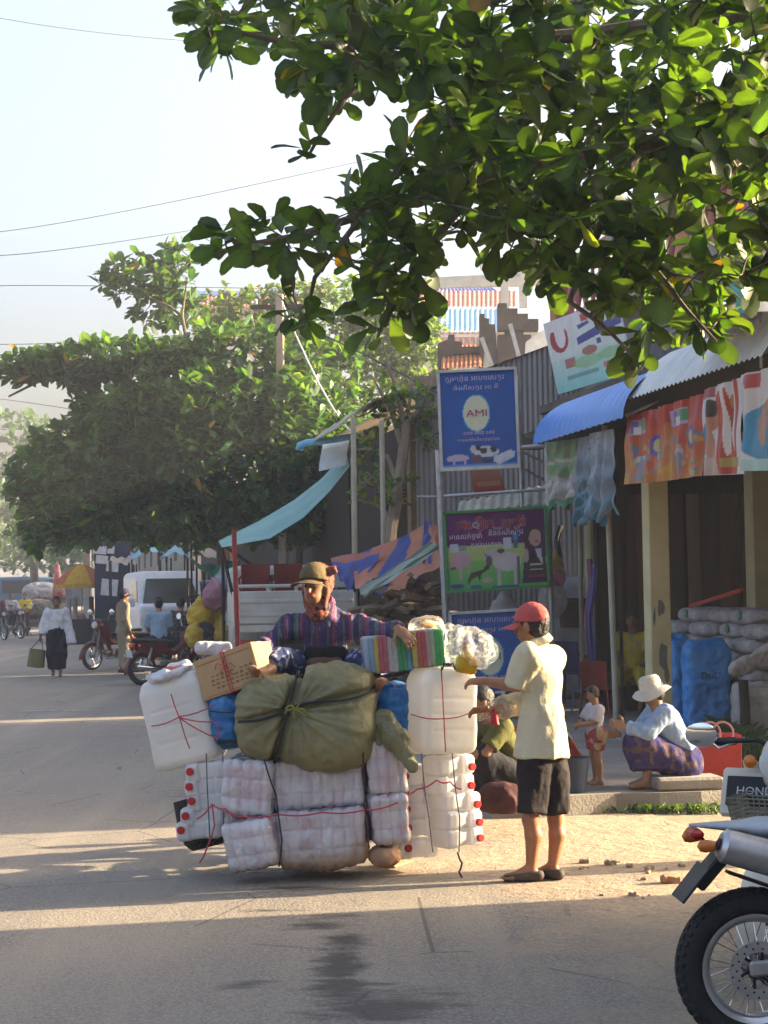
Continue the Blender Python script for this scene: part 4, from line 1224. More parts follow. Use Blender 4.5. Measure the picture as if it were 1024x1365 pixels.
def baseball_cap(pi, m, name='cap', back=False, h=.006, strap=True):
    hc, hd, hu, hr, H = pi['hc'], pi['hd'], pi['hu'], pi['hr'], pi['H']
    v = Vox(hc - .16 * H, hc + .17 * H, h)
    v.ell(hc + hu * .024 * H - hd * .006 * H, (.054 * H, .066 * H, .062 * H), pi['HR'], k=.01)
    v.cut(hc + hu * .016 * H, -hu + hd * .10)
    if strap: v.ell(hc - hd * .068 * H + hu * .018 * H, (.020 * H, .022 * H, .017 * H), pi['HR'], sub=True)
    c = part(name, folds(v.surf(), .002, (20, 20, 20)), m, pi['root'], angle=None)
    def fn(u, w):
        a = (u - .5) * 2.3
        r0, r1 = .058 * H, .058 * H + .052 * H * math.cos(a * .78)
        r = r0 * .93 + (r1 - r0 * .93) * w
        return Vector(hc + hu * (.018 * H - .016 * H * w - .014 * H * abs(math.sin(a)) ** 2) + hd * r * math.cos(a) + hr * r * .88 * math.sin(a))
    o = M(); o.sheet(fn, 14, 5, .003); part('visor', o, m, c)
    o = M(); o.lathe([(.001, 0), (.008, .0), (.006, .005), (.001, .006)], hc + hu * .084 * H - hd * .006 * H, hu, 8); part('button', o, m, c)
    return c
def sun_hat(pi, m, brim=.075, droop=.03, name='sun_hat'):
    hc, hd, hu, hr, H = pi['hc'], pi['hd'], pi['hu'], pi['hr'], pi['H']
    o = M()
    prof = [((.056 + brim) * H, -droop * H), ((.056 + brim * .6) * H, -.010 * H), (.058 * H, .004 * H), (.056 * H, .03 * H), (.052 * H, .056 * H), (.040 * H, .070 * H), (.001, .074 * H),
            (.001, .070 * H), (.038 * H, .066 * H), (.053 * H, .03 * H), (.055 * H, .0 * H), ((.056 + brim * .6) * H, -.014 * H)]
    o.lathe(prof, hc + hu * .022 * H, hu, 40, closed=True)
    V = np.array(o.V); rel = V - hc
    a = np.arctan2(rel @ hr, rel @ hd); rad = np.hypot(rel @ hr, rel @ hd)
    V += hu[None, :] * (np.clip(rad / H - .058, 0, 1) * .42 * H * np.sin(a * 2 + .6))[:, None] + hd[None, :] * (np.where(rel @ hd > 0, .1, .1) * (rel @ hd))[:, None]
    o.V = [tuple(v) for v in V]
    return part(name, o, m, pi['root'], angle=60)
# ------------------------------------------------------------------ motorcycles
MRUB = mat('tyre_rubber', (.020, .019, .018), (.035, .031, .027), sc=8, rough=.85, bump=.2, bsc=80)
MCHR = mat('chrome', (.62, .62, .62), (.5, .5, .5), rough=.18, metal=1.0)
MALU = mat('brushed_alloy', (.50, .50, .51), (.40, .40, .41), rough=.35, metal=.9, sc=20)
MENG = mat('engine_alloy', (.20, .20, .20), (.10, .09, .085), rough=.5, metal=.7, sc=14)
MSEAT = mat('black_vinyl', (.022, .022, .024), rough=.55, bump=.1, bsc=200)
MLAMP = mat('clear_lamp', (.6, .6, .58), rough=.12, spec=.7)
MTAIL = mat('red_lamp', (.45, .012, .008), rough=.15, spec=.6)
MAMB = mat('amber_lamp', (.60, .16, .01), rough=.2, spec=.6)
MMIRR = mat('mirror_glass', (.75, .78, .80), (.75, .78, .80), rough=.06, metal=1.0)
MPLATE = mat('number_plate', (.62, .62, .60), rough=.5)
def torus(c, ax, Rr, r, n=36, m=10, sq=1.0):
    o = M(); prof = []
    for k in range(m):
        a = 2 * math.pi * k / m
        prof.append((Rr + r * math.cos(a), r * sq * math.sin(a)))
    o.lathe(prof, c, ax, n, closed=True); return o
def wheel(root, c, ax, Rt, rt, parent_name='wheel', spokes=18, knob=False, rim_m=None, hub_r=.035, hub_w=.05, n=36):
    c, ax = Vector(c), Vector(ax).normalized()
    rim_r = Rt - rt * 2.0
    g = M(); w = rt * .75
    g.lathe([(rim_r + .012, -w), (rim_r - .006, -w * .9), (rim_r - .020, -w * .45), (rim_r - .020, w * .45), (rim_r - .006, w * .9), (rim_r + .012, w)], c, ax, n, closed=True)
    wh = part(parent_name, g, rim_m or MCHR, root, angle=40)
    part('tyre', torus(c, ax, Rt - rt, rt, n, 12, 1.0), MRUB, wh)
    g = M(); g.lathe([(.012, -hub_w), (hub_r, -hub_w * .8), (hub_r * .8, -hub_w * .3), (hub_r * .8, hub_w * .3), (hub_r, hub_w * .8), (.012, hub_w)], c, ax, 16); part('hub', g, MENG, wh)
    e1 = ax.orthogonal().normalized(); e2 = ax.cross(e1)
    g = M()
    for k in range(spokes):
        a = 2 * math.pi * k / spokes; s_ = 1 if k % 2 else -1
        b_ = a + s_ * .35 * (1 if (k // 2) % 2 else -1)
        g.tube([c + ax * hub_w * .75 * s_ + (e1 * math.cos(b_) + e2 * math.sin(b_)) * hub_r * .9, c + (e1 * math.cos(a) + e2 * math.sin(a)) * (rim_r - .012)], .0022, 4, cap=False)
    part('spokes', g, MCHR, wh)
    if knob:
        g = M(); nb = 44
        for k in range(nb):
            a = 2 * math.pi * k / nb
            for row, off in ((-1, 0), (0, .5), (1, 0)):
                aa = a + off * 2 * math.pi / nb
                d = e1 * math.cos(aa) + e2 * math.sin(aa); tt = ax.cross(d)
                tilt = row * .62
                nd = d * math.cos(tilt) + ax * math.sin(tilt)
                pp = c + d * (Rt - rt) + nd * (rt + .002)
                g.box(pp - nd * .004, (.030, .020 if row else .026, .014), rot=Matrix((nd.cross(tt), tt, nd)).transposed(), bev=.003)
        part('tread_blocks', g, MRUB, wh, False)
    return wh
def underbone(label, paint_m, group=None, basket=False, plate=True, shield_m=None, rack=False, cat='motorbike', mz=1.20, my=.33):
    r = thing('motorbike', label, cat, (0, 0, 0), group)
    Rt = .285
    wheel(r, (-.60, 0, Rt), (0, 1, 0), Rt, .040); wheel(r, (.62, 0, Rt), (0, 1, 0), Rt, .036)
    for s_ in (-1, 1):
        g = M(); g.tube([(.62, .075 * s_, Rt), (.50, .075 * s_, .66), (.45, .06 * s_, .84)], [.024, .024, .02], 8); part('fork_leg', g, MENG, r)
        g = M(); g.tube([(-.60, .10 * s_, Rt), (-.15, .10 * s_, .33)], .022, 6); part('swingarm', g, MBLACK, r)
        g = M(); g.tube([(-.57, .12 * s_, Rt + .03), (-.46, .12 * s_, .66)], .028, 8); part('shock_absorber', g, MCHR, r)
        g = M(); g.tube([(.40, .05 * s_, .98), (.42, .12 * s_, 1.02), (.33, .33 * s_, 1.0)], .012, 6); hb = part('handlebar', g, MBLACK, r)
        g = M(); g.tube([(.345, .25 * s_, 1.005), (.31, .36 * s_, .995)], .018, 8); part('grip', g, MRUB, hb)
        g = M(); g.tube([(.36, .20 * s_, 1.02), (.36, (my - .08) * s_, mz - .06), (.37, (my - .03) * s_, mz - .02)], .006, 5); mm = part('mirror', g, MCHR, r)
        g = M(); g.lathe([(.001, -.012), (.03, -.012), (.055, -.004), (.058, .002), (.001, .002)], (.37, my * s_, mz), (-1, 0, .1), 16); V_ = np.array(g.V); V_[:, 1] = my * s_ + (V_[:, 1] - my * s_) * 1.35; g.V = [tuple(v) for v in V_]
        part('mirror_glass', g, MMIRR, mm)
        g = M(); g.lathe([(.001, -.03), (.022, -.02), (.026, .01), (.001, .03)], (-.72, .12 * s_, .70), (-1, 0, 0), 10); part('indicator', g, MAMB, r)
        g = M(); g.lathe([(.001, -.03), (.024, -.02), (.03, .01), (.001, .03)], (.47, .14 * s_, .93), (1, 0, 0), 10); part('indicator', g, MAMB, r)
        # leg shield wing
        g = M(); g.sheet(lambda u, v: (.44 - .22 * v + .03 * math.sin(u * 3) - .10 * u * (1 - v), s_ * (.05 + .17 * u * (1 - .35 * v)), .92 - .52 * v), 6, 10, .008); part('leg_shield', g, shield_m or paint_m, r)
        g = M(); g.sheet(lambda u, v: (-.72 + .62 * u, s_ * (.075 + .05 * math.sin(math.pi * min(1, u * 1.1)) * (1 - .4 * v)), .745 - (.05 + .20 * math.sin(math.pi * u * .8 + .3)) * v), 12, 5, .006); part('side_panel', g, paint_m, r)
    def guard(c, a0, a1, rr, w, nm):
        g = M(); g.sheet(lambda u, v: (c[0] + rr * math.cos(a0 + (a1 - a0) * u), (v - .5) * 2 * w, c[2] + rr * math.sin(a0 + (a1 - a0) * u) - .03 * (2 * v - 1) ** 2), 16, 6, .004); return part(nm, g, paint_m, r)
    guard((.62, 0, Rt), R(-10), R(150), Rt + .025, .06, 'front_mudguard'); guard((-.60, 0, Rt), R(60), R(195), Rt + .04, .07, 'rear_mudguard')
    v = Vox((-.9, -.2, .5), (.6, .2, 1.15), .018)
    v.cone((.43, 0, .95), (.46, 0, .88), .10, .09, .03, flat=.8, fdir=(1, 0, 0)); v.cone((.40, 0, .80), (.0, 0, .52), .06, .06, .05); v.cone((0, 0, .54), (-.2, 0, .62), .065, .08, .05)
    part('body_shell', v.surf(), paint_m, r, angle=None)
    g = M(); g.lathe([(.001, -.02), (.06, -.02), (.075, .01), (.07, .03), (.001, .045)], (.54, 0, .93), (1, 0, .1), 16); part('headlight', g, MLAMP, r)
    v = Vox((-.85, -.2, .6), (.1, .2, .95), .016); v.cone((-.02, 0, .735), (-.35, 0, .765), .075, .10, .04, flat=.55, fdir=(0, 0, 1)); v.cone((-.35, 0, .77), (-.72, 0, .80), .10, .08, .04, flat=.5, fdir=(0, 0, 1))
    part('seat', v.surf(), MSEAT, r, angle=None)
    g = M(); g.box((-.80, 0, .70), (.07, .15, .09), bev=.02); part('tail_light', g, MTAIL, r, False)
    if plate:
        g = M(); g.box((-.86, 0, .56), (.006, .20, .14), rot=Matrix.Rotation(-.25, 3, 'Y'), bev=.002); part('number_plate', g, MPLATE, r, False)
    v = Vox((-.4, -.2, .1), (.35, .2, .6), .016); v.box((-.02, 0, .34), (.17, .10, .09), .03); v.cone((.10, 0, .34), (.26, 0, .36), .07, .06, .02); v.cone((-.02, -.10, .33), (-.02, -.14, .33), .085, .075, .01); v.cone((-.02, .10, .33), (-.02, .14, .33), .085, .075, .01)
    part('engine', v.surf(), MENG, r, angle=None)
    g = M(); g.tube([(.2, -.08, .28), (.1, -.13, .22), (-.2, -.14, .23)], .016, 8); g.tube([(-.2, -.14, .235), (-.3, -.145, .26), (-.78, -.15, .33), (-.80, -.15, .333)], [.02, .042, .045, .03], 12); part('exhaust', g, MCHR, r)
    g = M(); g.tube([(-.1, .1, .24), (-.16, .26, .0)], .011, 6); part('side_stand', g, MBLACK, r)
    g = M(); g.tube([(-.02, -.24, .27), (-.02, .24, .27)], .012, 6); part('footrest', g, MBLACK, r)
    if basket:
        g = M()
        for k in range(12):
            z = .60 + .20 * k / 11
            q = .10 + .035 * k / 11
            pts = [(.62 + q * x, (q + .02) * y, z) for x, y in ((-1, -1), (1, -1), (1, 1), (-1, 1), (-1, -1))]
            g.tube(pts, .0035, 4, cap=False)
        for k in range(14):
            for (x0, y0, x1, y1) in ((-1, -1, 1, -1), (1, -1, 1, 1), (1, 1, -1, 1), (-1, 1, -1, -1)):
                f_ = k / 13; x, y = x0 + (x1 - x0) * f_, y0 + (y1 - y0) * f_
                g.tube([(.62 + .10 * x, .12 * y, .60), (.62 + .135 * x, .155 * y, .80)], .003, 4, cap=False)
        part('basket', g, mat('basket_wire', (.30, .27, .2), rough=.5, metal=.4), r)
    return r
def place(o, loc, rz, rx=0.0):
    o.location = loc; o.rotation_euler = (rx, 0, rz)
    return o

# ---- the trail bike cut by the frame edge
def trail_bike():
    c0 = P(1005, 1289, 6.72)
    Rt = c0.z if c0.z < .31 else .285
    r = thing('motorbike', 'silver trail motorbike with knobby rear tyre and steel silencer at the road edge', 'motorbike', (0, 0, 0))
    rt = .050
    wh = wheel(r, (0, 0, Rt), (0, 1, 0), Rt, rt, spokes=32, knob=True, rim_m=mat('polished_rim', (.62, .62, .63), rough=.28, metal=.85), hub_r=.04, hub_w=.055, n=64)
    g = M(); ring = []
    n = 72
    for (rr, y) in ((.108, -.004), (.108, .0), (.066, .0), (.066, -.004)): ring.append((rr, y))
    g.lathe(ring, (0, -.062, Rt), (0, 1, 0), n, closed=True); dk = part('brake_disc', g, MALU, wh, angle=30)
    g = M()
    for k in range(28):
        a = 2 * math.pi * k / 28; rr = .098 if k % 2 else .080
        g.lathe([(.001, 0), (.0042, 0), (.0042, .0012), (.001, .0012)], (rr * math.cos(a), -.0672, Rt + rr * math.sin(a)), (0, 1, 0), 8)
    part('disc_hole', g, MBLACK, dk)
    g = M()
    for k in range(6):
        a = 2 * math.pi * k / 6
        g.tube([(.03 * math.cos(a), -.06, Rt + .03 * math.sin(a)), (.068 * math.cos(a + .3), -.064, Rt + .068 * math.sin(a + .3))], .006, 6)
    part('disc_carrier', g, MBLACK, dk)
    g = M(); g.lathe([(.001, 0), (.016, 0), (.016, .02), (.009, .022), (.009, .03), (.001, .03)], (0, -.062, Rt), (0, -1, 0), 8); part('axle_nut', g, MALU, wh, False)
    g = M(); g.box((.075, -.074, Rt + .085), (.06, .035, .05), rot=Matrix.Rotation(.5, 3, 'Y'), bev=.01); part('brake_caliper', g, MBLACK, r, False)
    for s_ in (-1, 1):
        g = M(); g.box((.26, .092 * s_, Rt + .035), (.60, .028, .055), rot=Matrix.Rotation(-.08, 3, 'Y'), bev=.008); part('swingarm', g, MALU, r, False)
    # tail: silver cowl, seat, plate hanger, lamp, indicator
    v = Vox((-.30, -.2, .5), (1.7, .2, 1.1), .010)
    v.cone((-.22, 0, .815), (.10, 0, .80), .018, .10, .02, flat=.36, fdir=(0, 0, 1)); v.cone((.05, 0, .80), (.55, 0, .77), .09, .11, .03, flat=.45, fdir=(0, 0, 1))
    part('tail_cowl', v.surf(), mat('silver_plastic', (.40, .43, .47), rough=.35, spec=.5), r, angle=None)
    v = Vox((0, -.2, .7), (1.2, .2, 1.0), .012); v.cone((.12, 0, .845), (.80, 0, .815), .05, .10, .03, flat=.42, fdir=(0, 0, 1)); part('seat', v.surf(), MSEAT, r, angle=None)
    g = M(); g.box((-.07, 0, .715), (.12, .16, .07), bev=.02); g.box((-.155, 0, .655), (.17, .13, .045), rot=Matrix.Rotation(R(-48), 3, 'Y'), bev=.008); part('rear_mudguard', g, MBLACK, r, False)
    g = M(); g.box((-.228, 0, .605), (.16, .19, .010), rot=Matrix.Rotation(R(-50), 3, 'Y'), bev=.003); part('number_plate', g, MBLACK, r, False)
    g = M(); g.box((-.21, 0, .785), (.05, .12, .035), bev=.012); part('tail_light', g, MTAIL, r, False)
    for s_ in (-1, 1):
        g = M(); g.lathe([(.001, -.04), (.018, -.035), (.024, .0), (.020, .02), (.001, .03)], (-.20, .13 * s_, .755), (-1, .1, 0), 12); part('indicator', g, MAMB, r)
        g = M(); g.tube([(-.17, .04 * s_, .755), (-.17, .13 * s_, .755)], .008, 6); part('indicator_stem', g, MBLACK, r)
    g = M(); g.tube([(-.155, -.16, .765), (-.14, -.16, .76), (.10, -.155, .69), (.42, -.15, .575), (.50, -.15, .545)], [.045, .062, .066, .066, .03], 20); e_ = part('silencer', g, MALU, r)
    g = M(); g.tube([(-.146, -.16, .762), (-.162, -.16, .767)], .022, 12); part('silencer_outlet', g, MBLACK, e_)
    g = M(); g.box((.22, -.165, .70), (.34, .02, .05), rot=Matrix.Rotation(R(18), 3, 'Y'), bev=.006); part('heat_shield', g, mat('dark_alloy', (.12, .12, .13), rough=.4, metal=.7), e_, False)
    g = M(); g.tube([(.50, -.15, .545), (.72, -.13, .42), (.90, -.06, .46), (.95, 0, .58)], .02, 8); part('exhaust_pipe', g, MALU, r)
    g = M(); g.tube([(.12, 0, .33), (.28, 0, .74)], [.05, .045], 12); part('shock_absorber', g, MBLACK, r)
    g = M(); g.box((.02, 0, .60), (.24, .05, .012), rot=Matrix.Rotation(R(20), 3, 'Y')); part('chain_guard', g, MBLACK, r, False)
    # the rest of the machine, out of the picture
    v = Vox((.5, -.25, .15), (1.3, .25, .8), .016); v.box((.78, 0, .38), (.18, .13, .13), .04); v.cone((.85, 0, .45), (.98, 0, .66), .09, .08, .02); part('engine', v.surf(), MENG, r, angle=None)
    v = Vox((.5, -.25, .7), (1.4, .25, 1.15), .014); v.cone((.75, 0, .88), (1.05, 0, .92), .11, .13, .04); part('fuel_tank', v.surf(), bpy.data.materials['silver_plastic'], r, angle=None)
    wheel(r, (1.38, 0, .32), (0, 1, 0), .32, .042, spokes=28)
    for s_ in (-1, 1):
        g = M(); g.tube([(1.38, .09 * s_, .32), (1.12, .09 * s_, 1.02)], .026, 8); part('fork_leg', g, MALU, r)
    g = M(); g.tube([(1.02, -.40, 1.10), (1.12, -.15, 1.08), (1.12, .15, 1.08), (1.02, .40, 1.10)], .013, 8); part('handlebar', g, MBLACK, r)
    g = M(); g.sheet(lambda u, v: (1.30 + .36 * math.cos(R(20) + R(130) * u), (v - .5) * .14, .50 + .36 * math.sin(R(20) + R(130) * u)), 12, 4, .005); part('front_mudguard', g, bpy.data.materials['silver_plastic'], r)
    g = M(); g.tube([(.5, .12, .3), (.46, .30, .0)], .012, 6); part('side_stand', g, MBLACK, r)
    place(r, (c0.x, c0.y, c0.z - Rt), R(3))
trail_bike()
# ---- the cream step-through bike behind it
MCRM = mat('cream_gloss', (.58, .52, .42), (.5, .45, .36), rough=.3, spec=.5)
hb = underbone('cream step through motorbike with wire basket and black name panel', MCRM, basket=True, mz=1.03, my=.40)
g = M(); g.box((.455, -.10, .79), (.03, .36, .22), rot=Matrix.Rotation(R(-20), 3, 'Y'), bev=.05); part('front_cowl', g, MCRM, hb, False)
hp = P(1090, 1200, 8.24)
g = M(); g.box((.475, -.10, .80), (.012, .30, .13), rot=Matrix.Rotation(R(-20), 3, 'Y'), bev=.003); npn = part('name_panel', g, MBLACK, hb, False)
put_text('lettering', 'HONDA', (.4835, -.10, .803), (0, 1, 0), (-.34, 0, .94), MLET, npn, .20, .035)
g = M(); g.box((.455, -.10, .72), (.014, .32, .016), bev=.004); part('chrome_strip', g, MCHR, hb, False)
g = M(); g.box((.44, -.14, .64), (.03, .10, .07), bev=.012); part('reflector', g, MTAIL, hb, False)
place(hb, (hp.x, hp.y, 0), R(240))
# ------------------------------------------------------------------ the overloaded bike
YB = 10.55
YO = .38                                     # the load hangs about the rear axle
P0 = P
def P(px, py, Y): return P0(px, py, Y + YO)
bike = underbone('dark motorbike buried under the towering load of goods', mat('maroon_gloss', (.12, .02, .02), rough=.35), rack=True)
bp_ = G(430, 1163)
BA = R(86)                                   # heading: away from the camera
place(bike, (bp_.x + .02, bp_.y + .62, 0), BA)
g = M()
for s_ in (-1, 1):
    g.tube([(-.25, .16 * s_, .80), (-.95, .16 * s_, .82)], .014, 6)
for k in range(5): g.tube([(-.30 - .16 * k, -.55, .82), (-.30 - .16 * k, .55, .82)], .014, 6)
part('carrier_rack', g, MBLACK, bike)

MPOLY = mat('milky_polythene', (.78, .77, .74), (.70, .69, .66), rough=.38, spec=.4, trl=.35, sc=4)
MPOLY2 = mat('thin_milky_polythene', (.80, .79, .78), (.70, .69, .69), rough=.35, spec=.4, trl=.42, sc=5)
MCAPR = mat('red_cap_plastic', (.50, .02, .025), rough=.4)
MCORD = mat('red_twine', (.50, .06, .07), (.36, .05, .06), sc=60, rough=.8)
MCORDB = mat('dark_twine', (.03, .03, .035), rough=.8)
def jerrycan(c, half, Rm, label):            # big can: x across, y front (-) to back, z up
    c = Vector(c); Rm = Matrix(Rm)
    r = thing('jerrycan', label, 'jerrycan', tuple(c - Vector((0, 0, half[2]))))
    hx, hy, hz = half
    lc = lambda x, y, z: np.array(c + Rm @ Vector((x, y, z)))
    ext = np.linalg.norm(half) + .08
    v = Vox(np.array(c) - ext, np.array(c) + ext, .009)
    RN = np.array(Rm)
    v.box(lc(0, 0, -.03), (hx, hy, hz - .03), .055, RN, k=0)
    v.box(lc(0, 0, hz - .075), (hx * .90, hy * .88, .055), .045, RN, k=.03)
    v.cone(lc(-hx * .62, 0, hz - .05), lc(-hx * .62, 0, hz + .005), .036, .032, .012, cap='b')
    v.cone(lc(-hx * .15, 0, hz - .03), lc(hx * .05, 0, hz + .028), .022, .024, .015)          # moulded handle
    v.cone(lc(hx * .05, 0, hz + .028), lc(hx * .52, 0, hz + .028), .024, .024, .015); v.cone(lc(hx * .52, 0, hz + .028), lc(hx * .72, 0, hz - .03), .024, .022, .015)
    v.ell(lc(hx * .28, 0, hz - .012), (hx * .30, hy * .5, .026), RN, sub=True)
    for z in (-.45, -.1, .25):
        v.box(lc(0, -hy - .006, z * hz), (hx * .70, .010, .012), .008, RN, sub=True)
    V, F = v.surf()
    V, F = folds((V, F), .004, (7, 7, 7), int(hx * 1000), ridge=False)
    part('body', (V, F), MPOLY, r, angle=None)
    g = M(); g.lathe([(.001, -.004), (.038, -.004), (.040, .0), (.038, .026), (.001, .028)], lc(-hx * .62, 0, hz), Rm @ Vector((0, 0, 1)), 16); part('cap', g, mat('white_cap', (.6, .6, .58), rough=.5) if 'white_cap' not in bpy.data.materials else bpy.data.materials['white_cap'], r)
    return r
def basis(yaw, roll=0.0, pitch_=0.0):
    return Matrix.Rotation(yaw, 3, 'Z') @ Matrix.Rotation(roll, 3, 'Y') @ Matrix.Rotation(pitch_, 3, 'X')
sc = YB / F_PX
def bx(x0, y0, x1, y1, Y): return P((x0 + x1) / 2, (y0 + y1) / 2, Y), (x1 - x0) * (Y + YO) / F_PX, (y1 - y0) * (Y + YO) / F_PX
cR, wR, hR = bx(545, 886, 632, 1004, 10.55)
jerrycan(cR, (wR / 2, .13, hR / 2), basis(R(30), R(2)), 'big white jerrycan standing on the right hand small cans, brightly sunlit')
cL, wL, hL = bx(200, 893, 286, 1022, 10.6)
jerrycan(cL, (wL / 2 + .01, .13, hL / 2 - .01), basis(R(-16), R(-14)), 'big white jerrycan tilted outward beside the cardboard box')
# small five litre cans in packs
def small_can():
    r = thing('small_can', '', 'jerrycan', (0, 0, 0))
    v = Vox((-.17, -.12, -.07), (.17, .12, .07), .006)
    v.box((0, 0, 0), (.128, .085, .054), .028); v.box((0, .0, 0), (.05, .09, .062), .01, sub=True)
    v.box((0, .006, 0), (.118, .072, .050), .024, k=.004)
    for x in (-.045, .005, .055): v.box((x, -.086, 0), (.006, .006, .042), .004, sub=True)
    v.cone((-.088, -.07, .012), (-.088, -.090, .012), .019, .018, .008, cap='b')
    part('body', v.surf(), MPOLY2, r, angle=None)
    g = M(); g.lathe([(.001, .0), (.0205, .0), (.0215, .004), (.0215, .016), (.018, .019), (.001, .019)], (-.088, -.088, .012), (0, -1, 0), 18); part('cap', g, MCAPR, r)
    return r
sc_proto = small_can(); first = [True]
def put_can(p, Rm, flip, label, group):
    o = sc_proto if first[0] else copy_tree(sc_proto)
    first[0] = False
    m_ = Matrix(Rm).to_4x4() @ Matrix.Scale(1.1, 4) @ (Matrix.Rotation(math.pi, 4, 'Y') if flip else Matrix.Identity(4))
    o.matrix_world = Matrix.Translation(p) @ m_
    o['label'] = label; o['group'] = group
    return o
capsL = [(253, 1029), (252, 1049), (255, 1068), (247, 1088), (241, 1107)]
rj = random.Random(4)
LAY = ['topmost', 'second', 'third', 'fourth', 'bottom']
for k, (px, py) in enumerate(capsL):
    yaw = R(-14 + rj.uniform(-4, 4))
    Rm = basis(yaw, R(-4 + rj.uniform(-4, 4)))
    cc = P(px, py, 10.42) - Rm @ Vector((-.097, -.11, .013))
    put_can(cc, Rm, False, 'small white can with red cap, %s of the outer column hanging under the tilted jerrycan' % LAY[k], 'small cans hung on the shaded side')
    put_can(cc + Rm @ Vector((.255, .02, .004)), Rm, True, 'small white can, %s of the inner column between shaded cans and paper bales' % LAY[k], 'small cans hung on the shaded side')
capsR = [(630, 1022), (629, 1047), (637, 1072), (640, 1096), (641, 1117)]
capsR2 = [(541, 1058), (543, 1079), (545, 1104), (545, 1131), (541, 1035)]
for k, (px, py) in enumerate(capsR):
    Rm = basis(R(34 + rj.uniform(-3, 3)), R(rj.uniform(-3, 3)))
    cc = P(px, py, 10.56) - Rm @ Vector((.097, -.11, -.013))
    put_can(cc, Rm, True, 'small white can with red cap, %s of the outer column under the sunlit jerrycan' % LAY[k], 'small cans hung on the sunlit side')
for k, (px, py) in enumerate(capsR2):
    Rm = basis(R(33 + rj.uniform(-3, 3)), R(rj.uniform(-3, 3)))
    cc = P(px, py, 10.48) - Rm @ Vector((-.097, -.11, .013))
    put_can(cc, Rm, False, 'small white can with red cap, %s of the column between paper bales and outer cans' % ('second', 'third', 'fourth', 'bottom', 'topmost')[k], 'small cans hung on the sunlit side')
# tissue paper bales wrapped in film
MBALE = mat('film_wrapped_paper', (.5, .5, .5), (.84, .84, .86), attr=True, rough=.2, spec=.6, sc=7, bump=.4, bsc=38, trl=.12)
def bale(x0, y0, x1, y1, Yf, depth, tilt, nx, nz, label, seed, yaw=0.0, dust=0.0, sag=.0):
    c, w, h_ = bx(x0, y0, x1, y1, Yf)
    c = c + Vector((0, depth / 2, 0))
    Rm = basis(R(yaw), R(tilt)); RN = np.array(Rm)
    half = np.array((w / 2, depth / 2, h_ / 2))
    ext = np.linalg.norm(half) + .06
    v = Vox(np.array(c) - ext, np.array(c) + ext, .0085)
    v.box(c, half, min(.055, half.min() * .5), RN)
    V, F = v.surf()
    n_ = vnormals(V, F)
    L = (V - np.array(c)) @ RN
    u, z, y = L[:, 0] / w + .5, L[:, 2] / h_ + .5, L[:, 1] / depth + .5
    cell = lambda q, k: np.abs(np.sin(np.pi * np.clip(q, 0, 1) * k)) ** .28
    d = .014 * (cell(u + .012 * fbm(V * 5, seed + 3, 2), nx) * np.where(np.abs(n_ @ RN[:, 0]) > .8, 1, 1) - 1) + .009 * (cell(z + .02 * fbm(V * 4, seed + 6, 2), nz) - 1) + .004 * (cell(y, max(2, int(depth / .1))) - 1)
    d += .011 * fbm(V * 8, seed, 3) + .006 * (.5 - np.abs(fbm(V * np.array((26, 26, 14)), seed + 5, 2)))
    d += sag * (1 - z) * np.sin(np.pi * np.clip(u, 0, 1))
    V = V + n_ * d[:, None]
    base = np.array((.62, .59, .60))
    C = np.tile(base, (len(V), 1))
    pk = np.clip(fbm(V * np.array((16, 16, 10)), seed + 2, 2) * 1.3 - .05, 0, 1)[:, None]
    C = C * (1 - .6 * pk) + np.array((.50, .34, .37)) * .6 * pk
    seam = np.clip(1 - cell(u, nx) * 1.6, 0, 1)[:, None] * .75
    seam = np.maximum(seam, np.clip(1 - cell(z, nz) * 1.5, 0, 1)[:, None] * .6)
    C = C * (1 - seam) + np.array((.34, .25, .34)) * seam
    if dust:
        dd = np.clip((.5 - z) * 3.2 + .5 * fbm(V * 6, seed + 9, 3), 0, 1)[:, None] * dust
        C = C * (1 - dd) + np.array((.34, .20, .10)) * dd
    return solo('paper_bale', (V, F), MBALE, label, 'bale', angle=None, col=C)
bale(300, 1012, 374, 1090, 10.22, .42, 5, 5, 3, 'white film wrapped paper bale above the tilted one near the shaded cans', 1, -12)
bale(305, 1093, 378, 1163, 10.12, .40, -10, 5, 3, 'white film wrapped paper bale tilted and hanging lowest near the ground', 2, -14, .25)
bale(360, 1009, 486, 1080, 10.28, .50, -3, 9, 3, 'wide white paper bale pressed under the olive sack', 3)
bale(369, 1078, 490, 1158, 10.20, .50, -3, 8, 3, 'wide dusty paper bale with brown underside above the wheel', 4, 0, .9, .03)
bale(482, 984, 538, 1062, 10.24, .42, -4, 4, 3, 'narrow white paper bale beside the drooping olive cloth', 5, 10)
bale(487, 1058, 540, 1128, 10.22, .42, -3, 4, 3, 'narrow white paper bale next to the lowest sunlit cans', 6, 10, .3)
# brown bag at the bottom
v = Vox(P(513, 1140, 10.3) - Vector((.2, .2, .15)), P(513, 1140, 10.3) + Vector((.2, .2, .15)), .01)
v.ell(P(513, 1140, 10.32), (.095, .13, .062), k=0)
solo('cloth_bag', folds(v.surf(), .012, (14, 14, 14), 3), cloth('tan_sackcloth', (.40, .24, .14)), 'small tan cloth bag dangling under the narrow paper bale', 'bag', angle=None)
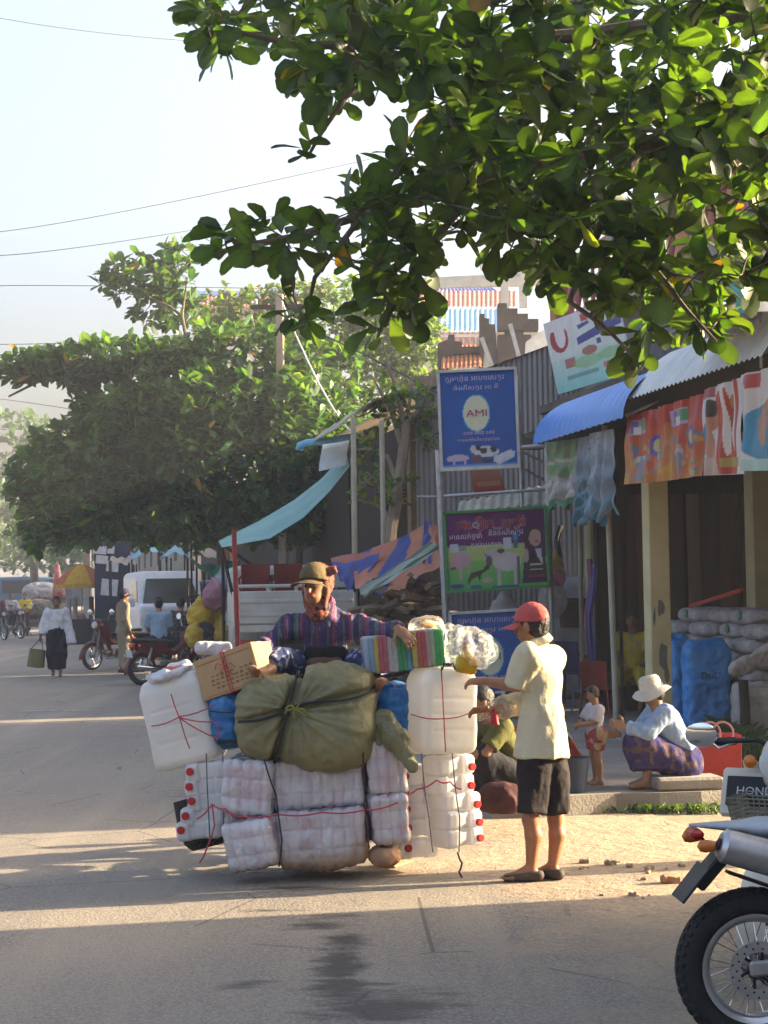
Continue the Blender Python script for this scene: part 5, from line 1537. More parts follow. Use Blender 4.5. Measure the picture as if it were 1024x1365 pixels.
# olive sack bundle
MOLIVE = mat('olive_tarpaulin', (.205, .19, .09), (.15, .14, .07), sc=4, rough=.55, spec=.35, bump=.4, bsc=34)
def olive():
    c = P(408, 952, 10.3)
    v = Vox(np.array(c) - .62, np.array(c) + .62, .0095)
    def E(px, py, Y, rx, ry, rz, k=.05, p=2.6): v.ell(P(px, py, Y), (rx * 10.3 / F_PX, ry, rz * 10.3 / F_PX), k=k, p=p)
    E(362, 958, 10.38, 50, .24, 60); E(440, 978, 10.36, 66, .27, 52); E(446, 925, 10.42, 60, .26, 44); E(405, 950, 10.5, 60, .2, 50)
    V, F = v.surf(); n_ = vnormals(V, F)
    # creases where the ropes bite
    a1, b1 = np.array(P(398, 893, 10.2)), np.array(P(366, 1016, 10.2)); a2, b2 = np.array(P(318, 962, 10.2)), np.array(P(500, 920, 10.2))
    def dist(V, a, b):
        d = b - a; d[1] = 0; w = V - a; w = w.copy(); w[:, 1] = 0
        t = np.clip(w @ d / (d @ d), 0, 1)
        return np.linalg.norm(w - t[:, None] * d, axis=1)
    d1, d2 = dist(V, a1, b1), dist(V, a2, b2)
    x0 = np.array(P(394, 945, 10.2)); rr = np.hypot(V[:, 0] - x0[0], V[:, 2] - x0[2]); th = np.arctan2(V[:, 2] - x0[2], V[:, 0] - x0[0])
    dsp = -.055 * np.exp(-(d1 / .022) ** 2) - .032 * np.exp(-(d2 / .018) ** 2)
    dsp += .012 * np.sin(th * 17 + 2 * fbm(V * 3, 4, 2)) * np.exp(-rr / .30) * np.clip(rr / .06, 0, 1) + .012 * (.4 - np.abs(fbm(V * 6, 8, 3)))
    dsp += .007 * (.4 - np.abs(fbm(V * 17, 12, 2))) + .007 * np.sin(th * 31 + 3 * fbm(V * 4, 7, 2)) * np.exp(-rr / .35)
    V = V + n_ * dsp[:, None]
    o = solo('sack_bundle', (V, F), MOLIVE, 'bulging olive green tarpaulin sack lashed with dark rope', 'sack', angle=None)
    def onsurf(px, py):                       # front surface of the sack at that pixel
        q = np.array(P(px, py, 10.2)); m_ = np.hypot(V[:, 0] - q[0], V[:, 2] - q[2]) < .03
        y = V[m_, 1].min() if m_.any() else 10.15
        return P0(px, py, y - .004)
    for pts in ([(398 - 32 * i / 14, 893 + 123 * i / 14) for i in range(15)], [(318 + 182 * i / 16, 962 - 42 * i / 16 + 4 * math.sin(i * .6)) for i in range(17)]):
        g = M(); g.tube([onsurf(*p) for p in pts], .008, 6); part('lashing_rope', g, MCORDB, o)
    g = M(); k0 = onsurf(394, 945) + Vector((0, -.012, 0))
    for a in range(6):
        g.tube([k0, k0 + Vector((.05 * math.cos(a * 1.1), -.012, .03 * math.sin(a * 1.1))), k0 + Vector((.07 * math.cos(a * 1.1 + .3), -.005, -.02 + .03 * math.sin(a * 1.1)))], .006, 5)
    part('rope_knot', g, mat('yellow_green_twine', (.28, .27, .05), rough=.8), o)
olive()
v = Vox(P(530, 990, 10.3) - Vector((.3, .25, .35)), P(530, 990, 10.3) + Vector((.3, .25, .35)), .009)
v.cone(P(510, 962, 10.3), P(528, 985, 10.22), .055, .065, .03); v.cone(P(528, 985, 10.22), P(550, 1022, 10.16), .062, .026, .03); v.cone(P(512, 962, 10.3), P(505, 990, 10.3), .06, .05, .03)
solo('olive_cloth', folds(v.surf(), .020, (16, 16, 9), 5), MOLIVE, 'drooping olive cloth tail hanging over the right paper bale', 'cloth', angle=None)
# blue film bags
MBLUEB = mat('blue_film_bag', (.03, .22, .50), (.02, .13, .38), sc=7, rough=.3, spec=.5, trl=.2)
for (px, py, rx, rz, Y, lab, sd) in ((306, 956, 30, 50, 10.55, 'blue plastic wrapped bag squeezed between the box and olive sack', 2), (524, 946, 30, 46, 10.62, 'blue plastic wrapped bag beside the sunlit big jerrycan', 6)):
    c = P(px, py, Y)
    v = Vox(np.array(c) - .34, np.array(c) + .34, .0095)
    for dz in (-.62, 0, .62): v.ell(c + Vector((0, 0, dz * rz * .62 * Y / F_PX)), (rx * Y / F_PX, .16, rz * .46 * Y / F_PX), k=.03)
    solo('blue_bag', folds(v.surf(), .014, (14, 14, 16), sd), MBLUEB, lab, 'bag', angle=None)
# cardboard box
MCARD = mat('corrugated_cardboard', (.42, .28, .145), (.36, .235, .12), sc=5, rough=.85, bump=.08, bsc=120)
MPRN = mat('box_print', (.26, .15, .075), rough=.85)
def carton():
    A, B = P(251, 884, 10.44), P(334, 857, 10.36)
    ex = (B - A).normalized(); D = P(273, 934, 10.40); ez = (A - D).normalized(); ez = (ez - ex * ez.dot(ex)).normalized(); ey = ez.cross(ex)
    w, h_, dp = (B - A).length + .0, (A - D).length, .26
    r = thing('cardboard_box', 'brown cardboard carton tied with pink string resting on the load', 'box', tuple(D))
    Rm = Matrix((ex, ey, ez)).transposed(); c = D + ex * w / 2 + ez * h_ / 2 + ey * dp / 2
    Rm2 = Rm @ Matrix.Rotation(R(-10), 3, 'Z')
    ex, ey, ez = Rm2.col[0], Rm2.col[1], Rm2.col[2]
    g = M(); g.box(c, (w, dp, h_), rot=Rm2, bev=.004); part('box_body', g, MCARD, r, False)
    f0 = c - ey * (dp / 2 + .001) - ex * w / 2 - ez * h_ / 2
    fp = lambda u, v: f0 + ex * u * w + ez * v * h_
    for k in range(4):
        for i in range(9):
            if (i * 7 + k * 3) % 11 == 0: continue
            g = M(); g.box(fp(.22 + i * .082 + .01 * k, .20 + .10 * k), (.022, .0016, .008 + .004 * ((i + k) % 3)), rot=Rm2)
            part('print_mark', g, MPRN, r, False)
    for a, b in (((.04, .86), (.97, .88)), ((.06, .06), (.97, .06))):
        g = M(); g.tube([fp(*a), fp(*b)], .0022, 4); part('print_line', g, mat('red_print', (.40, .10, .07), rough=.8), r)
    for off, m_ in ((-.02, 0), (.025, 1)):
        g = M(); q = w * (.50 + off) ; loop = []
        for (yy, zz) in ((-dp / 2 - .003, -h_ / 2 - .003), (-dp / 2 - .003, h_ / 2 + .003), (dp / 2 + .003, h_ / 2 + .003), (dp / 2 + .003, -h_ / 2 - .003), (-dp / 2 - .003, -h_ / 2 - .003)):
            loop.append(c + ex * (q - w / 2 + zz * (.12 * off)) + ey * yy + ez * zz)
        g.tube(loop, .0035, 5); part('string', g, MCORD, r)
    g = M()
    for k in range(5):
        a = k * 1.3; p = fp(.5, .66) - ey * .01
        g.tube([p, p + ex * .05 * math.cos(a) + ez * .05 * math.sin(a) - ey * .01, p + ex * .07 * math.cos(a + .4) + ez * (.05 * math.sin(a) - .03)], .003, 4)
    part('string_knot', g, MCORD, r)
    g = M(); g.box(c + ez * (h_ / 2 + .002), (w * .96, .05, .002), rot=Rm2); part('packing_tape', g, mat('brown_tape', (.5, .4, .26), rough=.3), r, False)
carton()
# striped packs (foam sheets stacked on edge)
def striped(x0, y0, x1, y1, Y, cols, label, yaw, tilt=-4):
    c, w, h_ = bx(x0, y0, x1, y1, Y)
    r = thing('striped_pack', label, 'pack', tuple(c - Vector((0, 0, h_ / 2))))
    Rm = basis(R(yaw), R(tilt)); k = len(cols)
    for i, cc in enumerate(cols):
        cc = tuple(min(.85, x * 1.3) for x in cc)
        g = M(); g.box(c + Rm @ Vector(((i + .5) / k * w - w / 2, .09, .004 * math.sin(i * 2))), (w / k * .985, .20, h_ * (1 - .015 * (i % 2))), rot=Rm, bev=.006)
        nm = 'foam_%d_%d_%d' % tuple(int(x * 100) for x in cc)
        part('foam_sheet', g, bpy.data.materials.get(nm) or mat(nm, cc, rough=.6, trl=.15), r, False)
    g = M(); g.box(c + Rm @ Vector((0, .09, 0)), (w + .008, .208, h_ + .008), rot=Rm, bev=.012)
    part('film_wrap', g, MFILM2, r, False)
def film_mat():
    m = bpy.data.materials.new('clear_film'); m.use_nodes = True
    nt = m.node_tree; N, L = nt.nodes, nt.links
    gl = N.new('ShaderNodeBsdfGlossy'); gl.inputs['Roughness'].default_value = .3
    tr = N.new('ShaderNodeBsdfTransparent'); df = N.new('ShaderNodeBsdfTranslucent'); df.inputs['Color'].default_value = (.8, .8, .78, 1)
    ns = N.new('ShaderNodeTexNoise'); ns.inputs['Scale'].default_value = 14; ns.inputs['Detail'].default_value = 5
    rp = N.new('ShaderNodeMapRange'); rp.inputs['From Min'].default_value = .35; rp.inputs['From Max'].default_value = .7; rp.inputs['To Min'].default_value = .06; rp.inputs['To Max'].default_value = .55
    L.new(ns.outputs['Fac'], rp.inputs['Value'])
    m1 = N.new('ShaderNodeMixShader'); m2 = N.new('ShaderNodeMixShader')
    L.new(rp.outputs['Result'], m1.inputs['Fac']); L.new(tr.outputs['BSDF'], m1.inputs[1]); L.new(df.outputs['BSDF'], m1.inputs[2])
    fr = N.new('ShaderNodeFresnel'); fr.inputs['IOR'].default_value = 1.14
    L.new(fr.outputs['Fac'], m2.inputs['Fac']); L.new(m1.outputs['Shader'], m2.inputs[1]); L.new(gl.outputs['BSDF'], m2.inputs[2])
    bpn = N.new('ShaderNodeBump'); bpn.inputs['Strength'].default_value = .3; bpn.inputs['Distance'].default_value = .02; L.new(ns.outputs['Fac'], bpn.inputs['Height']); L.new(bpn.outputs['Normal'], gl.inputs['Normal'])
    L.new(m2.outputs['Shader'], N['Material Output'].inputs['Surface'])
    return m
MFILM = film_mat()
MFILM2 = film_mat()
for n_ in MFILM2.node_tree.nodes:
    if n_.type == 'MAP_RANGE': n_.inputs['To Max'].default_value = .16; n_.inputs['To Min'].default_value = .0
striped(486, 848, 549, 896, 10.42, [(.36, .46, .56), (.30, .44, .60), (.56, .46, .14), (.56, .14, .16), (.56, .18, .20), (.56, .52, .50), (.54, .54, .52), (.10, .40, .16), (.12, .42, .18), (.20, .40, .58)],
        'striped pack of coloured foam sheets under the passenger hand', 6)
striped(550, 840, 592, 888, 10.40, [(.56, .46, .14), (.54, .16, .14), (.56, .14, .12), (.56, .40, .36), (.46, .54, .36), (.10, .46, .14), (.12, .48, .16)],
        'striped pack of coloured foam sheets ending in green beside the clear bags', 12)
# clear bags with yellow plastic ware
MYEL = mat('yellow_plastic', (.62, .38, .015), (.54, .32, .01), rough=.35, trl=.15)
MORP = mat('orange_plastic', (.58, .26, .015), rough=.4, trl=.15)
def film_bag(c, r3, name, label, sd, neck=None):
    v = Vox(np.array(c) - max(r3) * 1.5, np.array(c) + max(r3) * 1.6, .010)
    v.ell(c, r3, k=0)
    if neck is not None: v.cone(c, neck, min(r3) * .6, .03, .05)
    return solo(name, folds(v.surf(), .034, (8, 8, 5), sd), MFILM, label, 'plastic bag', angle=None)
c = P(569, 838, 10.62)
film_bag(c, (.105, .08, .07), 'clear_bag', 'clear plastic bag of small wares on top of the striped pack', 3)
o = M(); o.lathe([(.02, -.03), (.045, -.03), (.052, .02), (.046, .03), (.001, .035)], c + Vector((.005, 0, .0)), (.2, -.2, 1), 18); solo('plastic_cup', o, MORP, 'orange plastic cup inside the upper clear bag', 'cup')
for k, (dx, dz, m_) in enumerate(((-.05, -.03, MBLUEB), (.06, -.035, MLAMP))):
    o = M(); o.lathe([(.02, -.02), (.032, -.01), (.03, .02), (.001, .03)], c + Vector((dx, .01, dz)), (0, -.2, 1), 14); solo('plastic_cup', o, m_, ('small blue cup beside the orange cup', 'small pale cup beside the orange cup')[k] + ' in the upper clear bag', 'cup')
c = P(628, 866, 10.5)
film_bag(c, (.15, .10, .12), 'clear_bag', 'large clear plastic bag over the yellow bottle beside the big jerrycan', 7, P(600, 838, 10.55))
bt = thing('plastic_bottle', 'yellow plastic bottle with red spout in the large clear bag', 'bottle', tuple(P(622, 900, 10.45)))
v = Vox(P(622, 885, 10.45) - Vector((.12, .12, .14)), P(622, 885, 10.45) + Vector((.12, .12, .16)), .006)
v.box(P(622, 886, 10.45), (.062, .045, .055), .025, np.array(basis(.4, .2))); v.cone(P(622, 880, 10.45), P(620, 866, 10.45), .04, .018, .02); part('body', v.surf(), MYEL, bt, angle=None)
o = M(); a = P(620, 868, 10.45); o.tube([a, a + Vector((.0, 0, .025)), a + Vector((-.004, 0, .055))], [.018, .014, .007], 10); part('spout', o, MCAPR, bt)
# wicker pannier behind the shaded cans
o = M(); c = P(276, 1092, 10.75)
o.lathe([(.02, -.16), (.13, -.165), (.17, -.12), (.185, .0), (.175, .15), (.165, .15), (.172, 0), (.155, -.11), (.02, -.14)], c, (-.25, .1, 1), 32)
solo('wicker_pannier', o, mat('dark_wicker', (.05, .04, .03), (.02, .017, .014), sc=40, rough=.9, bump=.8, bsc=70), 'dark round wicker pannier under the shaded small cans', 'basket')
# white film bag on the tilted jerrycan and a white parcel behind the carton
v = Vox(P(232, 897, 10.55) - Vector((.22, .2, .12)), P(232, 897, 10.55) + Vector((.22, .2, .14)), .009)
v.ell(P(228, 898, 10.55), (.13, .10, .035), np.array(basis(0, R(-20))), k=.0); V, F = folds(v.surf(), .02, (14, 14, 14), 4)
Cc = np.tile(np.array((.55, .55, .58)), (len(V), 1)); nz_ = fbm(V * 11, 3, 2); Cc[nz_ > .5] = (.45, .08, .06); Cc[nz_ < -.55] = (.06, .12, .4)
solo('film_bag', (V, F), MPRINT, 'crumpled white printed plastic bag on the tilted jerrycan', 'plastic bag', angle=None, col=Cc)
v = Vox(P(285, 862, 11.0) - Vector((.25, .2, .12)), P(285, 862, 11.0) + Vector((.25, .2, .12)), .01)
v.box(P(285, 864, 11.0), (.115, .08, .035), .03, np.array(basis(.1, R(2)))); solo('white_parcel', folds(v.surf(), .012, (14, 14, 14), 9), mat('pinkish_white_wrap', (.55, .50, .52), rough=.5), 'pale pinkish parcel lying behind the cardboard carton', 'parcel', angle=None)
# cords
def cord(pts, label, m=MCORD, r=.005, group=None):
    g = M(); P_ = [P(*p) for p in pts]
    out = []
    for a, b in zip(P_, P_[1:]):
        for k in range(4): out.append(a.lerp(b, k / 4) + Vector((0, 0, -.012 * math.sin(math.pi * k / 4))))
    out.append(P_[-1]); g.tube(out, r, 5)
    return solo('cord', g, m, label, 'cord', group)
cord([(262, 1092, 10.26), (283, 1072, 10.25), (300, 1078, 10.17), (318, 1088, 10.15), (372, 1086, 10.16), (430, 1083, 10.17), (486, 1080, 10.16), (530, 1070, 10.2)], 'long red cord drawn across all the paper bales')
cord([(283, 1072, 10.24), (286, 1100, 10.24), (276, 1130, 10.26), (266, 1150, 10.3)], 'loose red cord end hanging below the shaded cans')
cord([(352, 1012, 10.16), (368, 1060, 10.14), (376, 1120, 10.10), (372, 1155, 10.12)], 'dark cord running down between the left and wide paper bales', MCORDB)
cord([(484, 1000, 10.16), (486, 1060, 10.16), (490, 1110, 10.16), (492, 1130, 10.2)], 'dark cord running down between the wide and narrow paper bales', MCORDB)
cord([(202, 968, 10.40), (240, 955, 10.36), (285, 940, 10.40), (292, 936, 10.45)], 'red cord tied across the upper half of the tilted jerrycan', r=.004)
cord([(228, 925, 10.38), (240, 958, 10.36), (253, 998, 10.36)], 'red cord running down the face of the tilted jerrycan', r=.004)
cord([(238, 956, 10.36), (290, 962, 10.36), (292, 985, 10.34), (238, 956, 10.35)], 'red cord slanting from the tilted jerrycan to the blue bag', r=.004)
cord([(280, 948, 10.36), (330, 946, 10.34)], 'dark cord stretched over the shaded blue bag', MCORDB, .004)
cord([(548, 952, 10.36), (590, 958, 10.33), (632, 948, 10.42)], 'red cord tied around the waist of the sunlit jerrycan', r=.004)
cord([(566, 850, 10.50), (588, 884, 10.45), (590, 920, 10.36), (592, 960, 10.33), (594, 1002, 10.35)], 'red cord running down the front of the sunlit jerrycan', r=.004)
cord([(540, 1058, 10.28), (556, 1052, 10.32), (582, 1040, 10.32), (600, 1042, 10.36), (615, 1052, 10.40)], 'red cord tied across the sunlit small cans', r=.005)
for k, (x0, x1) in enumerate(((562, 577), (603, 612))):
    cord([(x0, 1004, 10.38), (x0 + 4, 1050, 10.37), (x0 + 10, 1090, 10.37), (x1, 1136, 10.38)], ('dark string down the sunlit can pack next to the paper bales', 'dark string down the sunlit can pack on its outer column')[k], mat('blue_black_string', (.10, .10, .16), rough=.7), .004)
cord([(610, 1136, 10.3), (616, 1150, 10.3), (612, 1162, 10.3), (620, 1172, 10.3)], 'dark hook and strap dangling under the sunlit cans', MCORDB, .006)
cord([(588, 893, 10.38), (592, 884, 10.38), (604, 884, 10.38), (608, 892, 10.38)], 'black hook through the handle of the sunlit jerrycan', MCORDB, .006)
for k in range(2):
    cord([(275 + 22 * k, 1004, 10.30), (276 + 22 * k, 1040, 10.29), (278 + 20 * k, 1080, 10.28), (280 + 18 * k, 1120, 10.3)], ('dark string down the middle of the shaded can pack', 'dark string down the shaded can pack next to the paper bales')[k], bpy.data.materials['blue_black_string'], .004)

# ------------------------------------------------------------------ passenger facing backwards on top of the load
def stripes(V, j, H):
    x = (V - j['chest'])[:, 0] / H
    C = np.tile(np.array((.085, .045, .10)), (len(V), 1))
    u = (x * 15.5) % 1.0
    C[(u > .10) & (u < .22)] = (.06, .17, .13)
    C[(u > .45) & (u < .62)] = (.18, .07, .12)
    C[(u > .66) & (u < .70)] = (.22, .19, .21)
    C[(u > .28) & (u < .31)] = (.20, .17, .20)
    C[(u > .78) & (u < .90)] = (.05, .06, .16)
    return C
def indigo(V, j, H):
    C = np.tile(np.array((.035, .045, .11)), (len(V), 1))
    C[fbm(V * 42, 3, 2) > .38] = (.24, .26, .33)
    return C
wj = dict(pelvis=P(436, 893, 10.98), waist=P(435, 872, 10.98), chest=P(434, 838, 10.96), neck=P(430, 806, 10.94), head=P(420, 784, 10.88),
          lsh=P(482, 834, 10.95), lel=P(512, 845, 10.66), lwr=P(531, 838, 10.37), rsh=P(384, 834, 10.95), rel=P(356, 862, 10.85), rwr=P(348, 862, 10.66),
          lhip=P(455, 893, 10.90), lkn=P(492, 878, 10.62), lan=P(497, 912, 10.42), rhip=P(412, 893, 10.90), rkn=P(372, 878, 10.62), ran=P(352, 897, 10.40))
pas = make_person('passenger in striped purple shirt cap and red scarf sitting backwards on the load', P(436, 905, 10.98), 1.56, R(-95), pose_sit(),
    [('blouse', MCLOTH, dict(loose=.016, hem=.0, sleeve=1.92, cfn=stripes, fold=.014, collar=True, h=.009, flare=1.0)),
     ('trousers', MCLOTH, dict(loose=.014, leg=1.55, cfn=indigo, fold=.012, h=.010))],
    h=.0075, head_dir=(-.42, -1, .06), hair=None, world_j=wj, hands=dict(l=dict(dir=(.55, -.35, -.55), palm=(-.1, .8, -.6), curl=.55, thumb=(-.4, -1, 0)), r=dict(dir=(-.5, -.6, -.1), palm=(0, 0, -1), curl=.4)),
    feet=dict(l=(.30, -.75, .45), r=(-.30, -.7, .45)), seed=3, bulk=.94)
def scarf(pi):
    hc, hd, hu, hr, H = pi['hc'], pi['hd'], pi['hu'], pi['hr'], pi['H']
    v = Vox(hc - .24, hc + .24, .0075)
    v.ell(hc + hu * .030 * H - hd * .030 * H, (.063 * H, .064 * H, .076 * H), pi['HR'], k=.01)
    v.ell(hc - hu * .030 * H - hd * .022 * H, (.050 * H, .040 * H, .050 * H), pi['HR'], k=.02)
    pass
    v.ell(hc + hd * .076 * H - hu * .014 * H, (.050 * H, .076 * H, .096 * H), pi['HR'], sub=True)
    v.cone(hc - hu * .074 * H - hd * .016 * H, hc - hu * .092 * H - hd * .024 * H, .038 * H, .050 * H, .012)
    for s_ in (-1, 1): v.cone(hc + hr * s_ * .046 * H - hd * .004 * H, hc + hr * s_ * .036 * H - hu * .070 * H - hd * .010 * H, .013 * H, .014 * H, .012)
    for k in range(4):
        a = k * 1.2
        v.cone(hc + hu * .058 * H - hd * .02 * H + hr * -.035 * H, hc + hu * (.072 + .012 * math.sin(a)) * H - hd * (.03 + .02 * math.cos(a)) * H - hr * (.06 + .008 * k) * H, .020 * H, .008 * H, .01)
    V, F = folds(v.surf(), .006, (30, 30, 16), 6)
    C = np.tile(np.array((.15, .038, .033)), (len(V), 1)); nn = fbm(V * np.array((30, 30, 18)), 2, 2)
    C[nn > .22] = (.20, .06, .045); C[nn < -.3] = (.07, .018, .02)
    rel = V - hc; ck = (np.abs(np.sin(rel @ hr * 85 + 2 * nn)) > .86) | (np.abs(np.sin(rel @ hu * 85 + 2 * nn)) > .86); C[ck] = (.25, .105, .07)
    part('head_scarf', (V, F), MCLOTH, pi['root'], angle=None, col=C)
scarf(pas)
pas_cap = dict(pas); pas_cap['H'] = pas['H'] * 1.07; pas_cap['hc'] = pas['hc'] + pas['hu'] * .020 + pas['hd'] * .020
cp = baseball_cap(pas_cap, cloth('khaki_cap', (.13, .095, .045)), strap=False)
def bag_front(pi):
    c = P(440, 872, 10.70)
    v = Vox(np.array(c) - .22, np.array(c) + .22, .008)
    v.box(P(436, 876, 10.76), (.135, .05, .065), .04, np.array(basis(0, R(2)))); V, F = folds(v.surf(), .010, (12, 12, 12), 5)
    part('waist_pouch', (V, F), cloth('black_canvas', (.020, .018, .020)), pi['root'], angle=None)
    v = Vox(np.array(c) - .25, np.array(c) + .25, .008); v.box(P(433, 890, 10.68), (.11, .045, .06), .035); part('brown_bag', folds(v.surf(), .010, (12, 12, 12), 8), cloth('brown_leather', (.12, .06, .04), rough=.5), pi['root'], angle=None)
bag_front(pas)
# the rider, hidden behind the load
rb = G(432, 1150); rb = Vector((bp_.x + .02, bp_.y + .95, 0))
fA = np.array((math.cos(BA), math.sin(BA), 0)); rA = np.array((math.sin(BA), -math.cos(BA), 0))
ftR = G(522, 1160); ftL = G(372, 1150)
rid = make_person('rider hidden behind the load with one sandalled foot on the road', rb, 1.6, BA, pose_sit(pelvis=(0, 0, .52), waist=(0, .02, .60), chest=(0, .06, .70), neck=(0, .09, .79), head=(0, .11, .86),
        lsh=(-.105, .07, .77), lel=(-.15, .17, .66), lwr=(-.19, .30, .63), rsh=(.105, .07, .77), rel=(.15, .17, .66), rwr=(.19, .30, .63),
        lhip=(-.055, .01, .50), lkn=(-.14, .16, .33), rhip=(.055, .01, .50), rkn=(.15, .15, .32)),
    [('shirt', cloth('faded_blue_shirt', (.12, .17, .26)), dict(loose=.014, hem=.05, sleeve=1.8)), ('trousers', cloth('dark_trousers', (.03, .03, .035)), dict(loose=.012, leg=1.7))],
    h=.014, world_j=dict(lan=(rb.x - .24, rb.y + .12, .30), ran=(ftR.x + .01, ftR.y + .12, .075)), feet=dict(r=(.45, .9, 0), l=(0, 1, 0)), hair='short')
o = M(); q = ftR; o.box((q.x + .035, q.y + .17, .012), (.10, .26, .02), rot=rotz(R(-27)), bev=.008); part('sandal', o, mat('tan_sandal', (.34, .22, .12), rough=.7), rid['root'], False)

# ------------------------------------------------------------------ the customer
P = P0
YM = 10.54
mb = G(712, 1168)
cm = dict(head=P(708, 834, YM), neck=P(718, 856, YM), chest=P(722, 905, YM), waist=P(722, 955, YM), pelvis=P(722, 992, YM),
          lsh=P(702, 872, YM - .13), lel=P(690, 914, YM - .08), lwr=P(648, 908, YM + .12), rsh=P(737, 876, YM + .12), rel=P(716, 932, YM + .34), rwr=P(654, 948, YM + .14),
          lhip=P(714, 1000, YM - .03), lkn=P(707, 1092, YM - .06), lan=P(708, 1152, YM - .04), rhip=P(733, 1000, YM + .03), rkn=P(741, 1092, YM + .04), ran=P(737, 1156, YM + .02))
zf = .045 * 1.6
cm['lan'].z = zf + .004; cm['ran'].z = zf + .004
man = make_person('man in red cap cream shirt and black shorts buying beside the load', mb, 1.6, R(155), pose_stand(),
    [('shirt', cloth('cream_cotton', (.58, .51, .34), (.53, .46, .30)), dict(loose=.022, hem=.045, sleeve=dict(l=1.0, r=1.75), fold=.012, collar=True, h=.008, flare=2.2, flat=.92, cuff=1.5, fsc=(8, 8, 4), tilt=(.0, .0, -.0))),
     ('shorts', cloth('black_shorts', (.032, .026, .026)), dict(loose=.014, leg=.90, fold=.014, cuff=2.2, h=.008, fsc=(8, 8, 4)))],
    h=.0070, head_dir=(-.90, .52, -.08), hair='short', skin=np.array((.34, .15, .07)), world_j=cm, shoes=mat('dusty_black_shoe', (.045, .035, .028), (.09, .07, .05), sc=9, rough=.75),
    hands=dict(l=dict(dir=(-1, .35, .0), palm=(0, .4, -1), curl=.7, thumb=(0, 0, 1)), r=dict(dir=(-1, -.2, .1), palm=(0, -.6, -1), curl=.7)),
    feet=dict(l=(-.96, .05, 0), r=(-.72, .60, 0)), seed=5, bulk=.88)
baseball_cap(man, cloth('coral_red_cap', (.50, .10, .09)))
o = M(); o.tube([P(659, 952, 10.64), P(660, 966, 10.64)], [.02, .028], 10); o.tube([P(659, 950, 10.6), P(658, 944, 10.6)], [.010, .012], 8)
solo('red_bottle', o, MCAPR, 'tiny red plastic bottle held by the man in the red cap', 'bottle')
c = P(660, 946, 10.62); v = Vox(np.array(c) - .2, np.array(c) + .2, .009); v.ell(P(668, 944, 10.70), (.09, .05, .05), k=0); v.cone(P(660, 948, 10.66), P(640, 955, 10.66), .035, .02, .03)
solo('clear_bag', folds(v.surf(), .016, (14, 14, 12), 4), MFILM, 'small clear plastic bag in the hands of the man in the red cap', 'plastic bag', angle=None)
# ------------------------------------------------------------------ trees
def leaf_mat(name, c1, c2, trl=.45, rough=.46):
    m = mat(name, c1, c2, sc=2.5, rough=rough, spec=.45, trl=0)
    nt = m.node_tree; N, L = nt.nodes, nt.links
    b = N['Principled BSDF']; at = N.new('ShaderNodeVertexColor'); at.layer_name = 'Col'
    mx = N.new('ShaderNodeMix'); mx.data_type = 'RGBA'; mx.blend_type = 'MULTIPLY'; mx.inputs['Factor'].default_value = 1
    src = b.inputs['Base Color'].links[0].from_socket
    L.new(src, mx.inputs['A']); L.new(at.outputs['Color'], mx.inputs['B']); L.new(mx.outputs['Result'], b.inputs['Base Color'])
    t = N.new('ShaderNodeBsdfTranslucent')
    hs = N.new('ShaderNodeMix'); hs.data_type = 'RGBA'; hs.blend_type = 'MULTIPLY'; hs.inputs['Factor'].default_value = 1
    hs.inputs['B'].default_value = (3.4, 3.0, .7, 1)
    L.new(mx.outputs['Result'], hs.inputs['A']); L.new(hs.outputs['Result'], t.inputs['Color'])
    ms = N.new('ShaderNodeMixShader'); ms.inputs['Fac'].default_value = trl
    L.new(b.outputs['BSDF'], ms.inputs[1]); L.new(t.outputs['BSDF'], ms.inputs[2])
    L.new(ms.outputs['Shader'], N['Material Output'].inputs['Surface'])
    return m
MLEAF = leaf_mat('almond_leaf', (.033, .074, .013), (.020, .047, .010))
MLEAF2 = leaf_mat('street_tree_leaf', (.034, .088, .024), (.020, .054, .016), .33, .5)
MLEAF3 = leaf_mat('fine_tree_leaf', (.055, .108, .026), (.036, .078, .022), .36, .5)
MBARK = mat('grey_bark', (.16, .125, .095), (.08, .062, .048), sc=9, rough=.95, bump=.5, bsc=30, stretch=(1, 1, .4))
MBARKP = mat('pale_bark', (.30, .25, .19), (.18, .145, .11), sc=7, rough=.95, bump=.4, bsc=30, stretch=(1, 1, .4))
